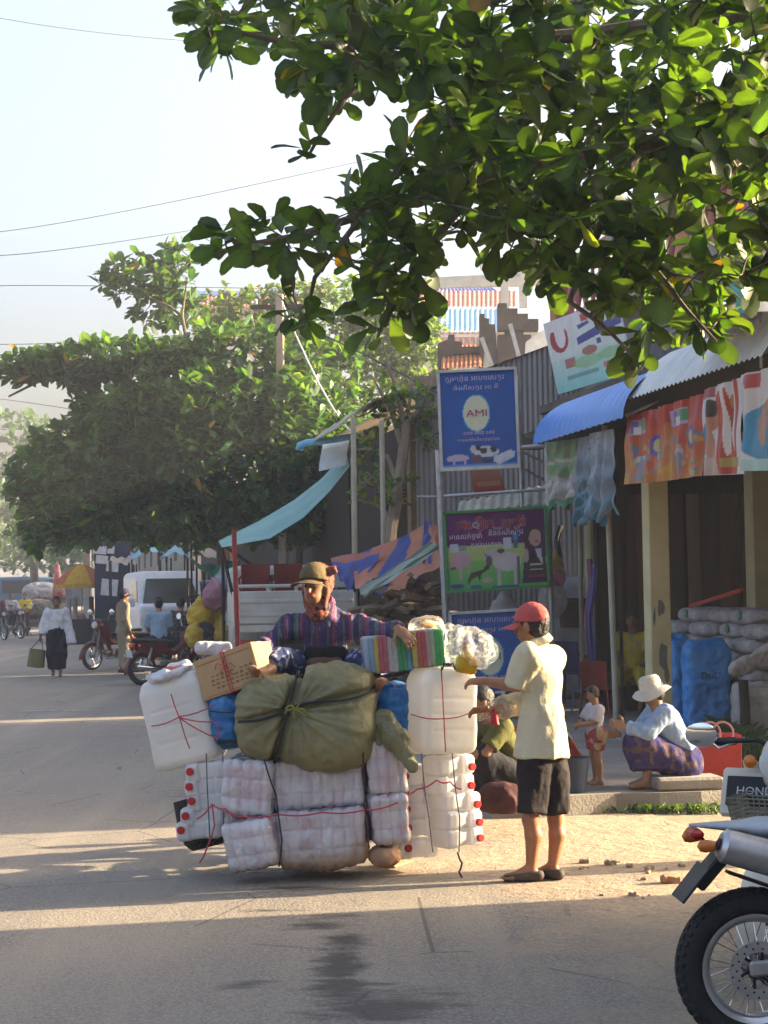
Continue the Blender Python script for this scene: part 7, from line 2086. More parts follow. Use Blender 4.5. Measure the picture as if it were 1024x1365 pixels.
for k, (px, py, cc, lab) in enumerate(((737, 800, (.5, .5, .52), 'white plastic bag hung behind the purple sign corner'), (741, 755, (.5, .42, .05), 'small yellow packet hung beside the purple sign'), (743, 770, (.5, .22, .3), 'small pink packet hung beside the purple sign'), (672, 812, (.5, .5, .52), 'white water drum bag behind the lower blue sign'))):
    c = P(px, py, 21.9); v = Vox(np.array(c) - .35, np.array(c) + .35, .02); rr = (.10 if k in (1, 2) else .17)
    v.ell(c, (rr, .1, rr * (1.3 if k != 3 else .9)), k=0); v.cone(c, c + Vector((0, 0, rr * 1.9)), rr * .5, .02, .04)
    solo('packet', folds(v.surf(), .02, (12, 12, 12), k), mat('packet_film_%d' % k, cc, rough=.35, trl=.2), lab, 'packet', angle=None)
# step stone, grass verge, bricks and stones
o = M(); A = G(918, 1054, PZ); o.box((A.x, A.y + .12, PZ + .05), (.52, .30, .10), rot=rotz(R(8)), bev=.02); solo('stone_step', o, MCONC, 'low concrete block the hatted woman sits on', 'block', smooth=False)
def grass(px0, px1, py0, py1, n, label, name, hgt=.10):
    rng = np.random.default_rng(n); V, F, C = [], [], []
    for i in range(n):
        p = G(rng.uniform(px0, px1), rng.uniform(py0, py1)); a = rng.uniform(0, 6.28); hh = hgt * rng.uniform(.4, 1.2); d = Vector((math.cos(a), math.sin(a), 0)); s_ = Vector((-d.y, d.x, 0)) * .004; b = len(V)
        z0 = p.z if p.y < 13.1 else PZ if name == 'weed' else p.z
        q = Vector((p.x, p.y, z0))
        V += [q - s_, q + s_, q + d * hh * .4 + Vector((0, 0, hh * .8)) + s_ * .6, q + d * hh * .9 + Vector((0, 0, hh))]; F += [(b, b + 1, b + 2), (b, b + 2, b + 3)]
        c = rng.uniform(.35, .9); C += [(c, c, c * .8)] * 4
    o = solo(name, (np.array(V), F), MLEAF3, label, 'grass', kind='stuff', angle=None, col=np.array(C))
grass(800, 960, 1068, 1086, 1500, 'patch of low green grass along the pavement edge', 'grass', .07)
grass(955, 1010, 1000, 1046, 500, 'leafy weeds beside the red crate', 'weed', .2)
MBRK = mat('broken_brick', (.42, .22, .12), (.32, .18, .1), rough=.9); MSTN = mat('pale_stone', (.36, .275, .185), (.27, .20, .14), rough=.95)
for k in range(18):
    px, py = (895, 1178) if k == 0 else (float(RNG.uniform(770, 930)), float(RNG.uniform(1150, 1200)))
    p = G(px, py); s_ = .055 if k == 0 else float(RNG.uniform(.008, .035))
    v = Vox((p.x - s_ * 2, p.y - s_ * 2, -s_), (p.x + s_ * 2, p.y + s_ * 2, s_ * 2), max(.004, s_ / 6)); v.box((p.x, p.y, s_ * .35 + .005), (s_, s_ * .7, s_ * .5), s_ * .2, np.array(rotz(k * 1.3)))
    solo('brick_piece' if k == 0 else 'stone', folds(v.surf(), s_ * .3, (1 / s_, 1 / s_, 1 / s_), k, ridge=False), MBRK if k == 0 else MSTN, 'broken orange brick lying on the sunlit dirt' if k == 0 else 'small pale stone scattered on the sunlit dirt shoulder', 'brick' if k == 0 else 'stone', None if k == 0 else 'stones on the dirt shoulder', angle=None)

# ------------------------------------------------------------------ people at the pavement
def floral(base, spot, f=18, th=.3, seed=2):
    def fn(V, j, H):
        C = np.tile(np.array(base), (len(V), 1)); n = fbm(V * f, seed, 2); C[n > th] = spot; return C
    return fn
sq = G(868, 1052, PZ)
w1 = make_person('woman in white sun hat and pale blue shirt sitting low on a concrete block', (sq.x + .20, sq.y + .12, PZ), 1.42, R(188), pose_squat(pelvis=(0, -.06, .13), waist=(0, -.04, .21), chest=(0, .03, .33), neck=(0, .09, .43), head=(0, .115, .515),
        lsh=(-.10, .07, .41), rsh=(.10, .07, .41), lel=(-.12, .18, .31), lwr=(-.06, .29, .34), rel=(.12, .17, .28), rwr=(.05, .30, .29), lhip=(-.055, -.03, .12), rhip=(.055, -.03, .12), lkn=(-.07, .19, .24), rkn=(.07, .17, .22), lan=(-.06, .17, .045), ran=(.06, .13, .045)),
    [('blouse', MCLOTH, dict(loose=.022, hem=.035, sleeve=1.85, cfn=floral((.24, .33, .48), (.32, .40, .52), 40), fold=.014)), ('sarong', MCLOTH, dict(loose=.012, leg=1.62, cfn=floral((.042, .034, .115), (.11, .07, .06), 24, .36), fold=.012))],
    h=.010, head_dir=(-1, -.1, -.25), hair='short', feet=dict(l=(-1, -.15, 0), r=(-1, .1, 0)), seed=7)
sun_hat(w1, cloth('cream_canvas_hat', (.50, .47, .42)), .044, .034)
ch = G(796, 1046, PZ)
make_person('toddler in grey white shirt and red shorts standing on the pavement', (ch.x, ch.y, PZ), .80, R(195), pose_stand(head=(0, .03, .89), neck=(0, 0, .77), lsh=(-.11, .01, .74), rsh=(.11, .01, .74), lel=(-.12, .08, .62), lwr=(-.05, .17, .60), rel=(.12, .08, .62), rwr=(.05, .17, .58), chest=(0, 0, .66), waist=(0, .02, .56), pelvis=(0, 0, .48)),
    [('t_shirt', cloth('grey_white_tee', (.42, .38, .40)), dict(loose=.014, hem=.05, sleeve=.9, fold=.012)), ('shorts', MCLOTH, dict(loose=.012, leg=.7, cfn=floral((.28, .05, .06), (.4, .3, .16), 20)))],
    h=.009, head_dir=(-1, -.2, -.35), hair='short', seed=9, bulk=1.08)
sr = G(772, 1050, PZ)
make_person('person in grey shirt and bright red trousers crouching behind the capped man', (sr.x - .06, sr.y + .35, PZ), 1.45, R(180), pose_squat(), [('shirt', cloth('dull_grey_shirt', (.16, .15, .14)), dict(loose=.014, hem=.04, sleeve=1.6)), ('trousers', cloth('bright_red_trousers', (.42, .05, .025)), dict(loose=.030, leg=1.85))], h=.014, seed=11)
so_ = G(672, 1080, PZ)
make_person('person in olive vest and dark trousers squatting behind the sunlit cans', (so_.x + .12, so_.y + .25, PZ), 1.5, R(200), pose_squat(), [('shirt', cloth('olive_vest', (.10, .10, .03)), dict(loose=.016, hem=.04, sleeve=.8)), ('trousers', cloth('black_trousers', (.025, .025, .03)), dict(loose=.024, leg=1.9))], h=.014, seed=13)
o = M(); A = G(764, 1056, PZ); o.lathe([(.10, 0), (.13, .26), (.137, .265), (.125, .265), (.095, .02), (.01, .02)], A, n=24); solo('bucket', o, mat('dark_blue_bucket', (.02, .035, .07), rough=.5), 'dark blue plastic bucket beside the red trousers', 'bucket')
for k, (px, py) in enumerate(((650, 1072), (668, 1084))):
    A = G(px, py, PZ); v = Vox((A.x - .25, A.y - .2, PZ - .02), (A.x + .25, A.y + .2, PZ + .3), .014); v.ell((A.x, A.y, PZ + .10), (.17, .12, .11), k=0); V, F = folds(v.surf(), .02, (10, 10, 10), k); V[:, 2] = np.maximum(V[:, 2], PZ)
    solo('dark_bundle', (V, F), cloth('dark_bundle_cloth_%d' % k, ((.03, .03, .05), (.07, .03, .03))[k]), ('dark blue cloth bundle on the pavement behind the cans', 'dark maroon bundle on the pavement edge behind the cans')[k], 'bundle', angle=None)
yw = onT(848, 935, 6.6); yw = G(850, 952, PZ)
chair('dark wooden armchair under the woman in yellow', MDARKW, (yw.x, yw.y + .25, PZ), R(-15) + R(0))
make_person('woman in yellow blouse and yellow trousers seated behind the pillar', (yw.x, yw.y + .22, PZ + .02), 1.55, R(-105), pose_sit(lkn=(-.09, .24, .30), rkn=(.09, .24, .30)), [('blouse', MCLOTH, dict(loose=.014, hem=.03, sleeve=.7, cfn=floral((.50, .38, .03), (.36, .30, .24), 14, .35))), ('trousers', cloth('yellow_trousers', (.42, .33, .02)), dict(loose=.02, leg=1.35))], h=.014, hair='bun', seed=15, skin=np.array((.22, .11, .07)))
yb = onT(853, 860, 8.2)
make_person('person in white shirt standing deep in the shop with back turned', (yb.x, yb.y, PZ), 1.5, R(95), pose_stand(), [('shirt', cloth('white_shirt_inside', (.42, .42, .42)), dict(loose=.016, sleeve=.8)), ('trousers', cloth('blue_trousers_inside', (.06, .08, .12)), dict(loose=.014, leg=1.9))], h=.018, seed=17)

# ------------------------------------------------------------------ firewood, tarpaulins, truck
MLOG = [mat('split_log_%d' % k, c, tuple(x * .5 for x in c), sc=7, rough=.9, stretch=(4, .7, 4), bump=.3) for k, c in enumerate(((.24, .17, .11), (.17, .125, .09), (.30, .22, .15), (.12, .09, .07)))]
rl = random.Random(5); nlog = 0
logm = []
for k in range(8):
    pts = [(math.cos(a) * .055 * rl.uniform(.6, 1.1), math.sin(a) * .055 * rl.uniform(.6, 1.1)) for a in (0.2, 1.5, 2.6, 3.7, 5.0)]
    L = rl.uniform(.5, .8); g = M(); g.prism([(x, -L / 2, z) for x, z in pts], (0, L, 0)); logm.append(np_mesh('firewood_log', np.array(g.V), g.F, MLOG[k % 4], False))
for row in range(16):
    n = max(5, 15 - row // 2)
    for k in range(n):
        px = 452 + (612 - 452) * (k + .5 + .5 * (row % 2)) / 15 + 6 * rl.uniform(-1, 1) + row * 3
        p = P(px, 850, 22.6 + rl.uniform(-.35, .35)); z = .30 + row * .098 + rl.uniform(-.03, .03)
        if row > 12 and k % 3 == 0: continue
        o = bpy.data.objects.new('firewood_log', logm[nlog % 8]); COL.objects.link(o)
        o.location = (p.x, p.y, z); o.rotation_euler = (rl.uniform(-.45, .45), rl.uniform(0, 6.28), rl.gauss(.3, .9))
        tag(o, 'split firewood log in the heap under the striped tarpaulin', 'log', 'firewood logs in the heap'); nlog += 1
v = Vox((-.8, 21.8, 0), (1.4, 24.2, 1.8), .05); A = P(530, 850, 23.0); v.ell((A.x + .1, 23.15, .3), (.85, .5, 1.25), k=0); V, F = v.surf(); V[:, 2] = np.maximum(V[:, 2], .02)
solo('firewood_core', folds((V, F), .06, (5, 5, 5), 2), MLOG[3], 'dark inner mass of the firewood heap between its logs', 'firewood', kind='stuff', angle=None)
def tarp(name, corners, cfn, label, sag=.1, seed=0, m=None, nu=40, nv=24, fold=.03):
    A, B, C_, D = [P(*c) for c in corners]
    def fn(u, v):
        p = (A * (1 - u) + B * u) * (1 - v) + (D * (1 - u) + C_ * u) * v
        return p + Vector((0, .02 * math.sin(u * 11), -sag * math.sin(math.pi * u) * (.3 + .7 * v) + fold * math.sin(u * 19 + v * 5 + seed) * v + fold * .6 * math.sin(v * 15 + u * 6)))
    o = M(); o.sheet(fn, nu, nv, .004, cfn); return solo(name, o, m or MTARP, label, 'tarpaulin')
MTARP = mat('faded_tarpaulin', (.5, .5, .5), (.85, .85, .85), attr=True, rough=.6, sc=4, trl=.25)
TB, TO = (.055, .085, .30), (.50, .20, .12)
tarp('tarpaulin', [(470, 742, 24.2), (572, 694, 24.2), (590, 752, 22.2), (474, 786, 22.2)], lambda u, v: TB if (u + v * .55) % .62 < .26 and u < .75 else TO, 'blue and orange striped tarpaulin draped over the firewood', .14, 1)
tarp('tarpaulin', [(566, 694, 24.0), (594, 702, 24.0), (602, 748, 22.4), (560, 748, 22.6)], lambda u, v: TO if u > .35 else TB, 'orange end flap of the tarpaulin at the sign post', .05, 3)
tarp('tarpaulin', [(440, 745, 23.6), (512, 728, 23.6), (482, 788, 22.8), (452, 770, 22.8)], lambda u, v: (.07, .10, .34) if v > .18 else (.42, .16, .12), 'blue corner flap of the tarpaulin beside the passenger head', .06, 5)
tarp('tarpaulin', [(575, 722, 22.0), (592, 730, 22.0), (492, 790, 21.7), (478, 786, 21.8)], lambda u, v: (.36, .46, .40), 'pale green cloth strip hanging along the tarpaulin edge', .05, 8, fold=.02)
o = M()
for (px, Y) in ((568, 24.1), (476, 23.8), (592, 22.3)): 
    a = P(px, 700 if px == 568 else 745, Y); o = M(); o.tube([a, (a.x, a.y, .1)], .025, 6); solo('tarpaulin_pole', o, MDARKW, {568: 'wooden pole holding the tarpaulin peak', 476: 'wooden pole at the tarpaulin corner near the truck', 592: 'thin pole at the tarpaulin end beside the sign'}[px], 'pole')
o = M(); o.box(P(560, 770, 24.0), (3.0, .05, .22)); solo('white_board', o, mat('white_board_paint', (.42, .42, .40), rough=.7), 'pale horizontal board behind the firewood heap', 'board', smooth=False)
MTRK = mat('truck_white', (.48, .49, .46), (.36, .36, .33), sc=3, rough=.45, spec=.4)
tp = P(396, 850, 25.4); tz0 = zg(25.4)
tk = thing('pickup_truck', 'small white truck with its cargo bed tailgate facing the street', 'truck', (tp.x, tp.y, tz0))
TR = rotz(ST * .6)
def tb(name, c, d, m=MTRK, bev=.012, par=tk):
    o = M(); o.box(Vector((tp.x, tp.y, tz0)) + TR @ Vector(c), d, rot=TR, bev=bev); return part(name, o, m, par, False)
tg = tb('tailgate', (0, 0, 1.46), (1.72, .05, .46))
for k in range(2): tb('tailgate_rib', (0, -.030, 1.36 + .19 * k), (1.6, .012, .05), par=tg)
tb('bed_side', (-.86, 1.6, 1.46), (.05, 3.2, .46)); tb('bed_side', (.86, 1.6, 1.46), (.05, 3.2, .46)); tb('bed_front', (0, 3.2, 1.55), (1.72, .05, .6)); tb('bed_floor', (0, 1.6, 1.19), (1.78, 3.2, .08))
tb('bed_rail', (0, .02, 1.76), (1.78, .05, .05)); 
for x in (-.84, -.4, 0, .4, .84): tb('rail_post', (x, .02, 1.71), (.05, .05, .07))
tb('rear_bumper', (0, .1, .80), (1.5, .10, .12), MBLACK); tb('bed_sill', (0, .02, 1.16), (1.8, .07, .10)); tb('chassis', (0, 2.2, .85), (.8, 4.6, .18), MBLACK)
for x in (-.7, .7): tb('mudguard', (x, .45, .98), (.34, .5, .05)); tb('mud_flap', (x, .25, .62), (.26, .02, .4), MBLACK); tb('tail_light', (x, .06, .95), (.22, .05, .10), MTAIL)
for x in (-.68, .68):
    for y in (.75, 4.2):
        o = torus(Vector((tp.x, tp.y, tz0 + .36)) + TR @ Vector((x, y, 0)), TR @ Vector((1, 0, 0)), .26, .10, 28, 10); w_ = part('wheel', o, MRUB, tk)
        o = M(); o.lathe([(.02, -.05), (.2, -.06), (.2, .06), (.02, .05)], Vector((tp.x, tp.y, tz0 + .36)) + TR @ Vector((x, y, 0)), TR @ Vector((1, 0, 0)), 20); part('rim', o, MALU, w_)
cbv = Vox(np.array((tp.x - 1.6, tp.y + 2.8, .4)), np.array((tp.x + 1.0, tp.y + 6.4, 2.5)), .05); cc = Vector((tp.x, tp.y, tz0 + 1.35)) + TR @ Vector((0, 4.3, 0)); cbv.box(cc, (.85, .8, .75), .12, np.array(TR)); part('cab', cbv.surf(), MTRK, tk, angle=None)
tb('rear_window', (0, 3.49, 1.75), (1.2, .02, .4), bpy.data.materials['dark_glass'])
for k, px in enumerate((333, 358, 384)):
    c = Vector((tp.x, tp.y, tz0 + 1.23)) + TR @ Vector((-.55 + .47 * k, .75, 0))
    chair('dark red plastic chair on the truck bed ' + ('next to the red post', 'between two other red chairs', 'towards the passenger head')[k], mat('dark_red_plastic', (.17, .018, .018), rough=.5) if k == 0 else bpy.data.materials['dark_red_plastic'], tuple(c), ST * .6 + R(180), 1.0, group='red chairs on the truck')
a = P(312, 705, 24.6); o = M(); o.tube([a, (a.x + .05, a.y, .06)], .034, 8); solo('red_pole', o, mat('faded_red_paint', (.26, .03, .025), rough=.6), 'bright red post at the corner of the truck bed', 'post')
# bags hanging near the red post
for k, (px, py, cc, r_, lab) in enumerate(((268, 822, (.58, .38, .02), .20, 'yellow net bag of goods hung at the stall'), (288, 826, (.58, .36, .02), .20, 'yellow net bag touching the red post stall'), (262, 848, (.55, .36, .03), .16, 'small yellow bag hung lowest at the stall'), (298, 846, (.50, .32, .04), .18, 'dull yellow bag hung low by the red post'), (300, 812, (.56, .46, .46), .17, 'pale pink plastic bag above the yellow bags'),
                (285, 795, (.40, .18, .24), .16, 'pink hat shaped bag over the yellow bags'), (276, 844, (.03, .035, .06), .15, 'dark blue bag hung among the yellow bags'), (298, 780, (.30, .30, .36), .16, 'grey film bag hung highest over the stall'), (306, 830, (.54, .50, .50), .13, 'whitish bag against the red post'))):
    c = P(px, py, 29.5 + .2 * math.sin(k * 2)); v = Vox(np.array(c) - .45, np.array(c) + .5, .026); v.ell(c, (r_ * 1.05, r_ * .9, r_ * 1.25), k=0); v.cone(c, c + Vector((0, 0, r_ * 1.7)), r_ * .6, .03, .05)
    solo('hanging_bag', folds(v.surf(), .05, (8, 8, 6), k), mat('hung_bag_%d' % k, cc, rough=.4, trl=.2), lab, 'bag', angle=None)
a = P(252, 795, 29.7); b = P(315, 790, 29.7); o = M(); o.tube([a, b], .02, 6); o.tube([a, (a.x, a.y, .1)], .02, 6); o.tube([b, (b.x, b.y, .1)], .02, 6); solo('bag_rack', o, MDARKW, 'dark pipe rack carrying the hanging yellow bags', 'rack')

# ------------------------------------------------------------------ van, umbrellas, stalls further off
MVAN = mat('van_white', (.58, .60, .62), (.5, .52, .54), rough=.3, spec=.5); MGLS = bpy.data.materials['dark_glass']
vp = gp(232, 44); VR = rotz(R(14))
van = thing('minivan', 'white minivan facing the camera with dark windscreen', 'van', tuple(vp))
VL = lambda x, y, z: Vector(vp) + VR @ Vector((x, y, z))
v = Vox(np.array(vp) - np.array((1.9, 1.4, .0)), np.array(vp) + np.array((1.9, 5.4, 2.4)), .045); RN = np.array(VR)
v.box(VL(0, 2.55, 1.50), (.78, 2.0, .62), .16, RN); nv_ = VR @ Vector((0, -1, .8)); v.cut(VL(0, .50, 1.25), nv_); v.box(VL(0, 2.2, .85), (.84, 2.2, .46), .14, RN, k=.08)
part('body', v.surf(), MVAN, van, angle=None)
def vq(name, pts, m, th=.02):
    o = M(); q = [VL(*p) for p in pts]; n_ = (q[1] - q[0]).cross(q[2] - q[0]).normalized(); o.prism(q, n_ * th); return part(name, o, m, van, False)
vq('windscreen', [(-.70, .53, 1.32), (.70, .53, 1.32), (.56, 1.01, 1.92), (-.56, 1.01, 1.92)], MGLS); vq('side_window', [(-.80, .95, 1.35), (-.80, 2.2, 1.35), (-.79, 2.2, 1.9), (-.79, 1.1, 1.9)], MGLS)
vq('grille', [(-.5, -.03, .72), (.5, -.03, .72), (.5, -.03, .95), (-.5, -.03, .95)], MBLACK); vq('bumper', [(-.84, -.06, .42), (.84, -.06, .42), (.84, -.06, .60), (-.84, -.06, .60)], MBLACK, .06)
for x in (-.66, .66): vq('headlight', [(x - .14, -.04, .80), (x + .14, -.04, .80), (x + .14, -.02, 1.0), (x - .14, -.02, 1.0)], MLAMP)
for x in (-.95, .95):
    o = M(); o.box(VL(x, .75, 1.35), (.16, .08, .22), rot=VR, bev=.03); part('wing_mirror', o, MVAN, van, False)
for x in (-.74, .74):
    for y in (.8, 3.5): part('wheel', torus(VL(x, y, .31), VR @ Vector((1, 0, 0)), .22, .09, 24, 10), MRUB, van)
def umbrella(c, Rr, cols, label, ribs=8, drop=.35, cat='umbrella', tilt=0.0, m_trl=.35):
    g0 = zg(c.y)
    r = thing('market_umbrella', label, cat, (c.x, c.y, g0))
    for k in range(ribs):
        o = M()
        def fn(u, v, k=k):
            a = 2 * math.pi * (k + u) / ribs; rr = Rr * v * (1 - .07 * math.sin(math.pi * u) * v)
            return Vector((c.x + rr * math.cos(a), c.y + rr * math.sin(a), c.z + drop * (1 - v ** 1.7) + tilt * rr * math.cos(a) - .0))
        o.sheet(fn, 6, 8, .004); cc = cols[k % len(cols)]; nm = 'canopy_%d_%d_%d' % tuple(int(x * 100) for x in cc)
        p_ = part('canopy_panel', o, bpy.data.materials.get(nm) or mat(nm, cc, rough=.75, trl=m_trl), r)
        o = M(); a = 2 * math.pi * k / ribs; o.sheet(lambda u, v: Vector((c.x + Rr * math.cos(a + u * 2 * math.pi / ribs) * (1 - .07 * math.sin(math.pi * u)), c.y + Rr * math.sin(a + u * 2 * math.pi / ribs) * (1 - .07 * math.sin(math.pi * u)), c.z + tilt * Rr * math.cos(a) - .12 * v - .006)), 6, 2, .004); part('valance', o, bpy.data.materials.get('canopy_58_36_3') or mat('canopy_58_36_3', (.58, .36, .03), rough=.75, trl=.3), p_)
    o = M(); o.tube([(c.x, c.y, c.z + drop), (c.x, c.y, g0)], .022, 8); part('pole', o, MSTEEL, r)
    return r
umbrella(P(109, 779, 60), .93, [(.58, .36, .03), (.58, .34, .03), (.50, .16, .06), (.52, .15, .06)], 'yellow and orange market umbrella beside the pale pole', 12, .68)
def simple_sheet(pts, Y0, Y1, cc, label, name='tarpaulin', sag=.1):
    A, B, C_, D = [P(x, y, (Y0, Y0, Y1, Y1)[k]) for k, (x, y) in enumerate(pts)]
    o = M(); o.sheet(lambda u, v: (A * (1 - u) + B * u) * (1 - v) + (D * (1 - u) + C_ * u) * v + Vector((0, 0, -sag * math.sin(math.pi * u) + .03 * math.sin(u * 17 + v * 7))), 24, 10, .004)
    r = thing(name, label, 'tarpaulin', tuple(D)); part('sheet', o, mat('sheet_' + label.replace(' ', '_')[:20], cc, rough=.6, trl=.3), r)
    for q in (A, B, C_, D):
        o = M(); o.tube([q, (q.x, q.y, zg(q.y))], .025, 6); part('pole', o, MDARKW, r)
simple_sheet([(176, 740, ), (212, 734), (228, 744), (172, 750)], 52, 50, (.20, .44, .56), 'light blue tarpaulin canopy behind the minivan roof', sag=-.25)
simple_sheet([(222, 738), (246, 737), (258, 748), (214, 746)], 50, 48, (.20, .42, .56), 'second light blue tarpaulin canopy beside the first', sag=-.2)
simple_sheet([(250, 744), (312, 746), (318, 770), (272, 762)], 36, 34, (.03, .34, .22), 'green tarpaulin hung between the minivan and red post', sag=.12)
simple_sheet([(255, 722), (310, 735), (318, 748), (262, 735)], 40, 38, (.46, .42, .42), 'pale torn tarpaulin above the green one', sag=.08)
simple_sheet([(148, 742), (178, 740), (182, 752), (146, 748)], 56, 54, (.26, .23, .22), 'grey brown tarpaulin edge beside the blue canopy', sag=.05)
# stall wall with pinned white sheets
stl = thing('market_stall', 'dark blue stall wall with white sheets pinned on it', 'stall', tuple(gp(150, 58)))
a = P(150, 765, 58.4); o = M(); o.box((a.x, a.y, 1.9), (1.15, .1, 3.0)); part('back_wall', o, mat('stall_blue', (.018, .026, .05), rough=.8), stl, False)
for (px, py, w, h_) in ((133, 733, 18, 11), (148, 733, 9, 10), (136, 746, 16, 11), (150, 755, 16, 14), (146, 783, 22, 22)):
    q = P(px, py, 58.2); k = 58.2 / F_PX; o = M(); o.box(q, (w * k, .02, h_ * k), rot=Matrix.Rotation(R(6), 3, 'Y')); part('pinned_sheet', o, mat('paper_white', (.52, .52, .54), rough=.8) if 'paper_white' not in bpy.data.materials else bpy.data.materials['paper_white'], stl, False)
a = gp(120, 57); o = M(); o.box((a.x, a.y, a.z + .4), (1.6, .7, .8), bev=.02); part('counter', o, MDARKW, stl, False)
# closed red parasol and goods at the roadside
o = M(); c = P(76, 748, 70); o.lathe([(.02, .0), (.10, -.2), (.20, -.9), (.30, -1.5), (.24, -1.5), (.02, -1.0)], c, (-.05, 0, 1), 14)
r = thing('closed_parasol', 'folded red and white parasol standing by the yellow umbrella', 'parasol', tuple(gp(76, 70))); part('canopy', folds((np.array(o.V), np.array([f for f in o.F if len(f) == 4])), .03, (6, 6, 3), 2), mat('red_white_cloth', (.48, .09, .06), (.52, .40, .38), sc=2.2, rough=.8, lo=.42, hi=.55), r, angle=None)
o = M(); o.tube([c, tuple(gp(76, 70))], .02, 6); part('pole', o, MSTEEL, r)
def lump(px, py, Y, r3, cc, name, label, cat, sd, amp=.05, group=None):
    c = P(px, py, Y); v = Vox(np.array(c) - np.array(r3) * 1.5, np.array(c) + np.array(r3) * 1.5, max(r3) / 16); v.ell(c, r3, k=0, p=2.4)
    V, F = folds(v.surf(), amp, (4, 4, 4), sd); V[:, 2] = np.maximum(V[:, 2], zg(c.y) + .005)
    return solo(name, (V, F), cloth(name + '_cloth_%d_%d' % (px, py), cc), label, cat, group, angle=None)
ct = thing('hand_cart', 'low wooden cart loaded with a huge grey bundle', 'cart', tuple(gp(55, 72)))
a = gp(55, 72); o = M(); o.box((a.x, a.y, a.z + .45), (2.4, 1.2, .12)); part('cart_bed', o, MWOOD, ct, False)
for x in (-.8, .8):
    part('wheel', torus((a.x + x, a.y - .65, a.z + .32), (0, 1, 0), .27, .05, 20, 8), MRUB, ct)
lump(56, 791, 72, (.75, .6, .42), (.38, .35, .35), 'cargo_bundle', 'huge pale grey tied bundle on the roadside cart', 'bundle', 3, .08)
lump(45, 812, 71, (.85, .5, .35), (.24, .19, .14), 'straw_heap', 'brown straw heap under the grey bundle', 'heap', 5, .1)
lump(72, 814, 70, (.55, .5, .32), (.20, .17, .12), 'straw_heap', 'smaller brown straw heap beside the umbrella pole', 'heap', 7, .1)
lump(100, 826, 62, (.22, .2, .16), (.40, .36, .36), 'goods_bag', 'pale bag on the ground under the yellow umbrella', 'bag', 8)
lump(107, 825, 62, (.16, .2, .20), (.44, .16, .18), 'goods_bag', 'pink bag on the ground under the yellow umbrella', 'bag', 9)
for k, (px, cc) in enumerate(((92, (.4, .4, .4)), (100, (.36, .34, .3)), (122, (.06, .05, .05)), (138, (.3, .12, .1)))):
    a = gp(px, 61); o = M(); o.box((a.x, a.y, a.z + .75), (.16, .16, 1.5), bev=.03); solo('stall_post', o, mat('stall_post_%d' % k, cc, rough=.8), ('pale stall post left under the umbrella', 'cream stall post under the umbrella', 'black stall post under the umbrella', 'red brown stall post beside the pinned sheets')[k].replace(' left', ' nearest the straw'), 'post', smooth=False)
# blue truck far away
bt = thing('blue_truck', 'hazy blue truck parked far down the street', 'truck', tuple(gp(35, 100)))
a = gp(35, 100); o = M(); o.box((a.x, a.y, a.z + 1.75), (2.2, 4.0, 1.7), bev=.1); part('cab', o, mat('truck_blue', (.05, .16, .28), rough=.5), bt, False)
o = M(); o.box((a.x, a.y - 2.02, a.z + 2.05), (1.8, .05, .7)); part('windscreen', o, MGLS, bt, False); o = M(); o.box((a.x + 1.2, a.y + 3.4, a.z + 1.7), (2.4, 5, 1.6), bev=.05); part('cargo_box', o, mat('truck_grey', (.16, .2, .24), rough=.6), bt, False)
for x in (-.9, .9): part('wheel', torus((a.x + x, a.y - 1.0, a.z + .5), (1, 0, 0), .36, .14, 20, 8), MRUB, bt)
o = M(); o.box((a.x - 3.0, a.y + 4, a.z + 1.0), (3.6, 4, 2.0), bev=.1); solo('parked_van', o, mat('hazy_grey_paint', (.22, .24, .27), rough=.6), 'hazy grey vehicle beside the far blue truck', 'van', smooth=False)
c = gp(278, 50); v = Vox((c.x - 1.2, c.y - 2.3, c.z), (c.x + 1.2, c.y + 2.3, c.z + 2.2), .06); v.box((c.x, c.y, c.z + .85), (.8, 2.0, .5), .15); v.box((c.x, c.y + .3, c.z + 1.4), (.68, 1.3, .5), .2, k=.1); r = thing('dark_car', 'dark grey car half hidden behind the white minivan', 'car', tuple(c)); part('body', v.surf(), mat('dark_car_paint', (.04, .045, .05), rough=.3, spec=.5), r, angle=None)
for x in (-.72, .72): part('wheel', torus((c.x + x, c.y - 1.3, c.z + .3), (1, 0, 0), .22, .08, 20, 8), MRUB, r)

# ------------------------------------------------------------------ motorbikes and people in the middle distance
MDKR = mat('dark_red_gloss', (.10, .012, .015), rough=.3); MDKB = mat('black_gloss', (.018, .018, .02), rough=.3); MRDG = mat('red_gloss', (.13, .014, .012), rough=.3)
ma = underbone('dark red motorbike with white plate carrying the two seated riders', MDKR, 'motorbikes parked by the minivan')
pa_ = G(190, 914); place(ma, (pa_.x + .45, pa_.y + .5, zg(pa_.y)), R(38))
mc = underbone('black and red motorbike parked behind the man in khaki', MRDG, 'motorbikes parked by the minivan'); pc_ = G(140, 893); place(mc, (pc_.x + .12, pc_.y + .5, zg(pc_.y)), R(-128))
md = underbone('black motorbike nose on beside the riders, mirrors raised', MDKB, 'motorbikes parked by the minivan', basket=False); pd_ = G(214, 900); place(md, (pd_.x, pd_.y + 1.3, zg(pd_.y)), R(20))
a = Vector((pa_.x + .45, pa_.y + .5, zg(pa_.y))); fa = Vector((math.cos(R(38)), math.sin(R(38)), 0))
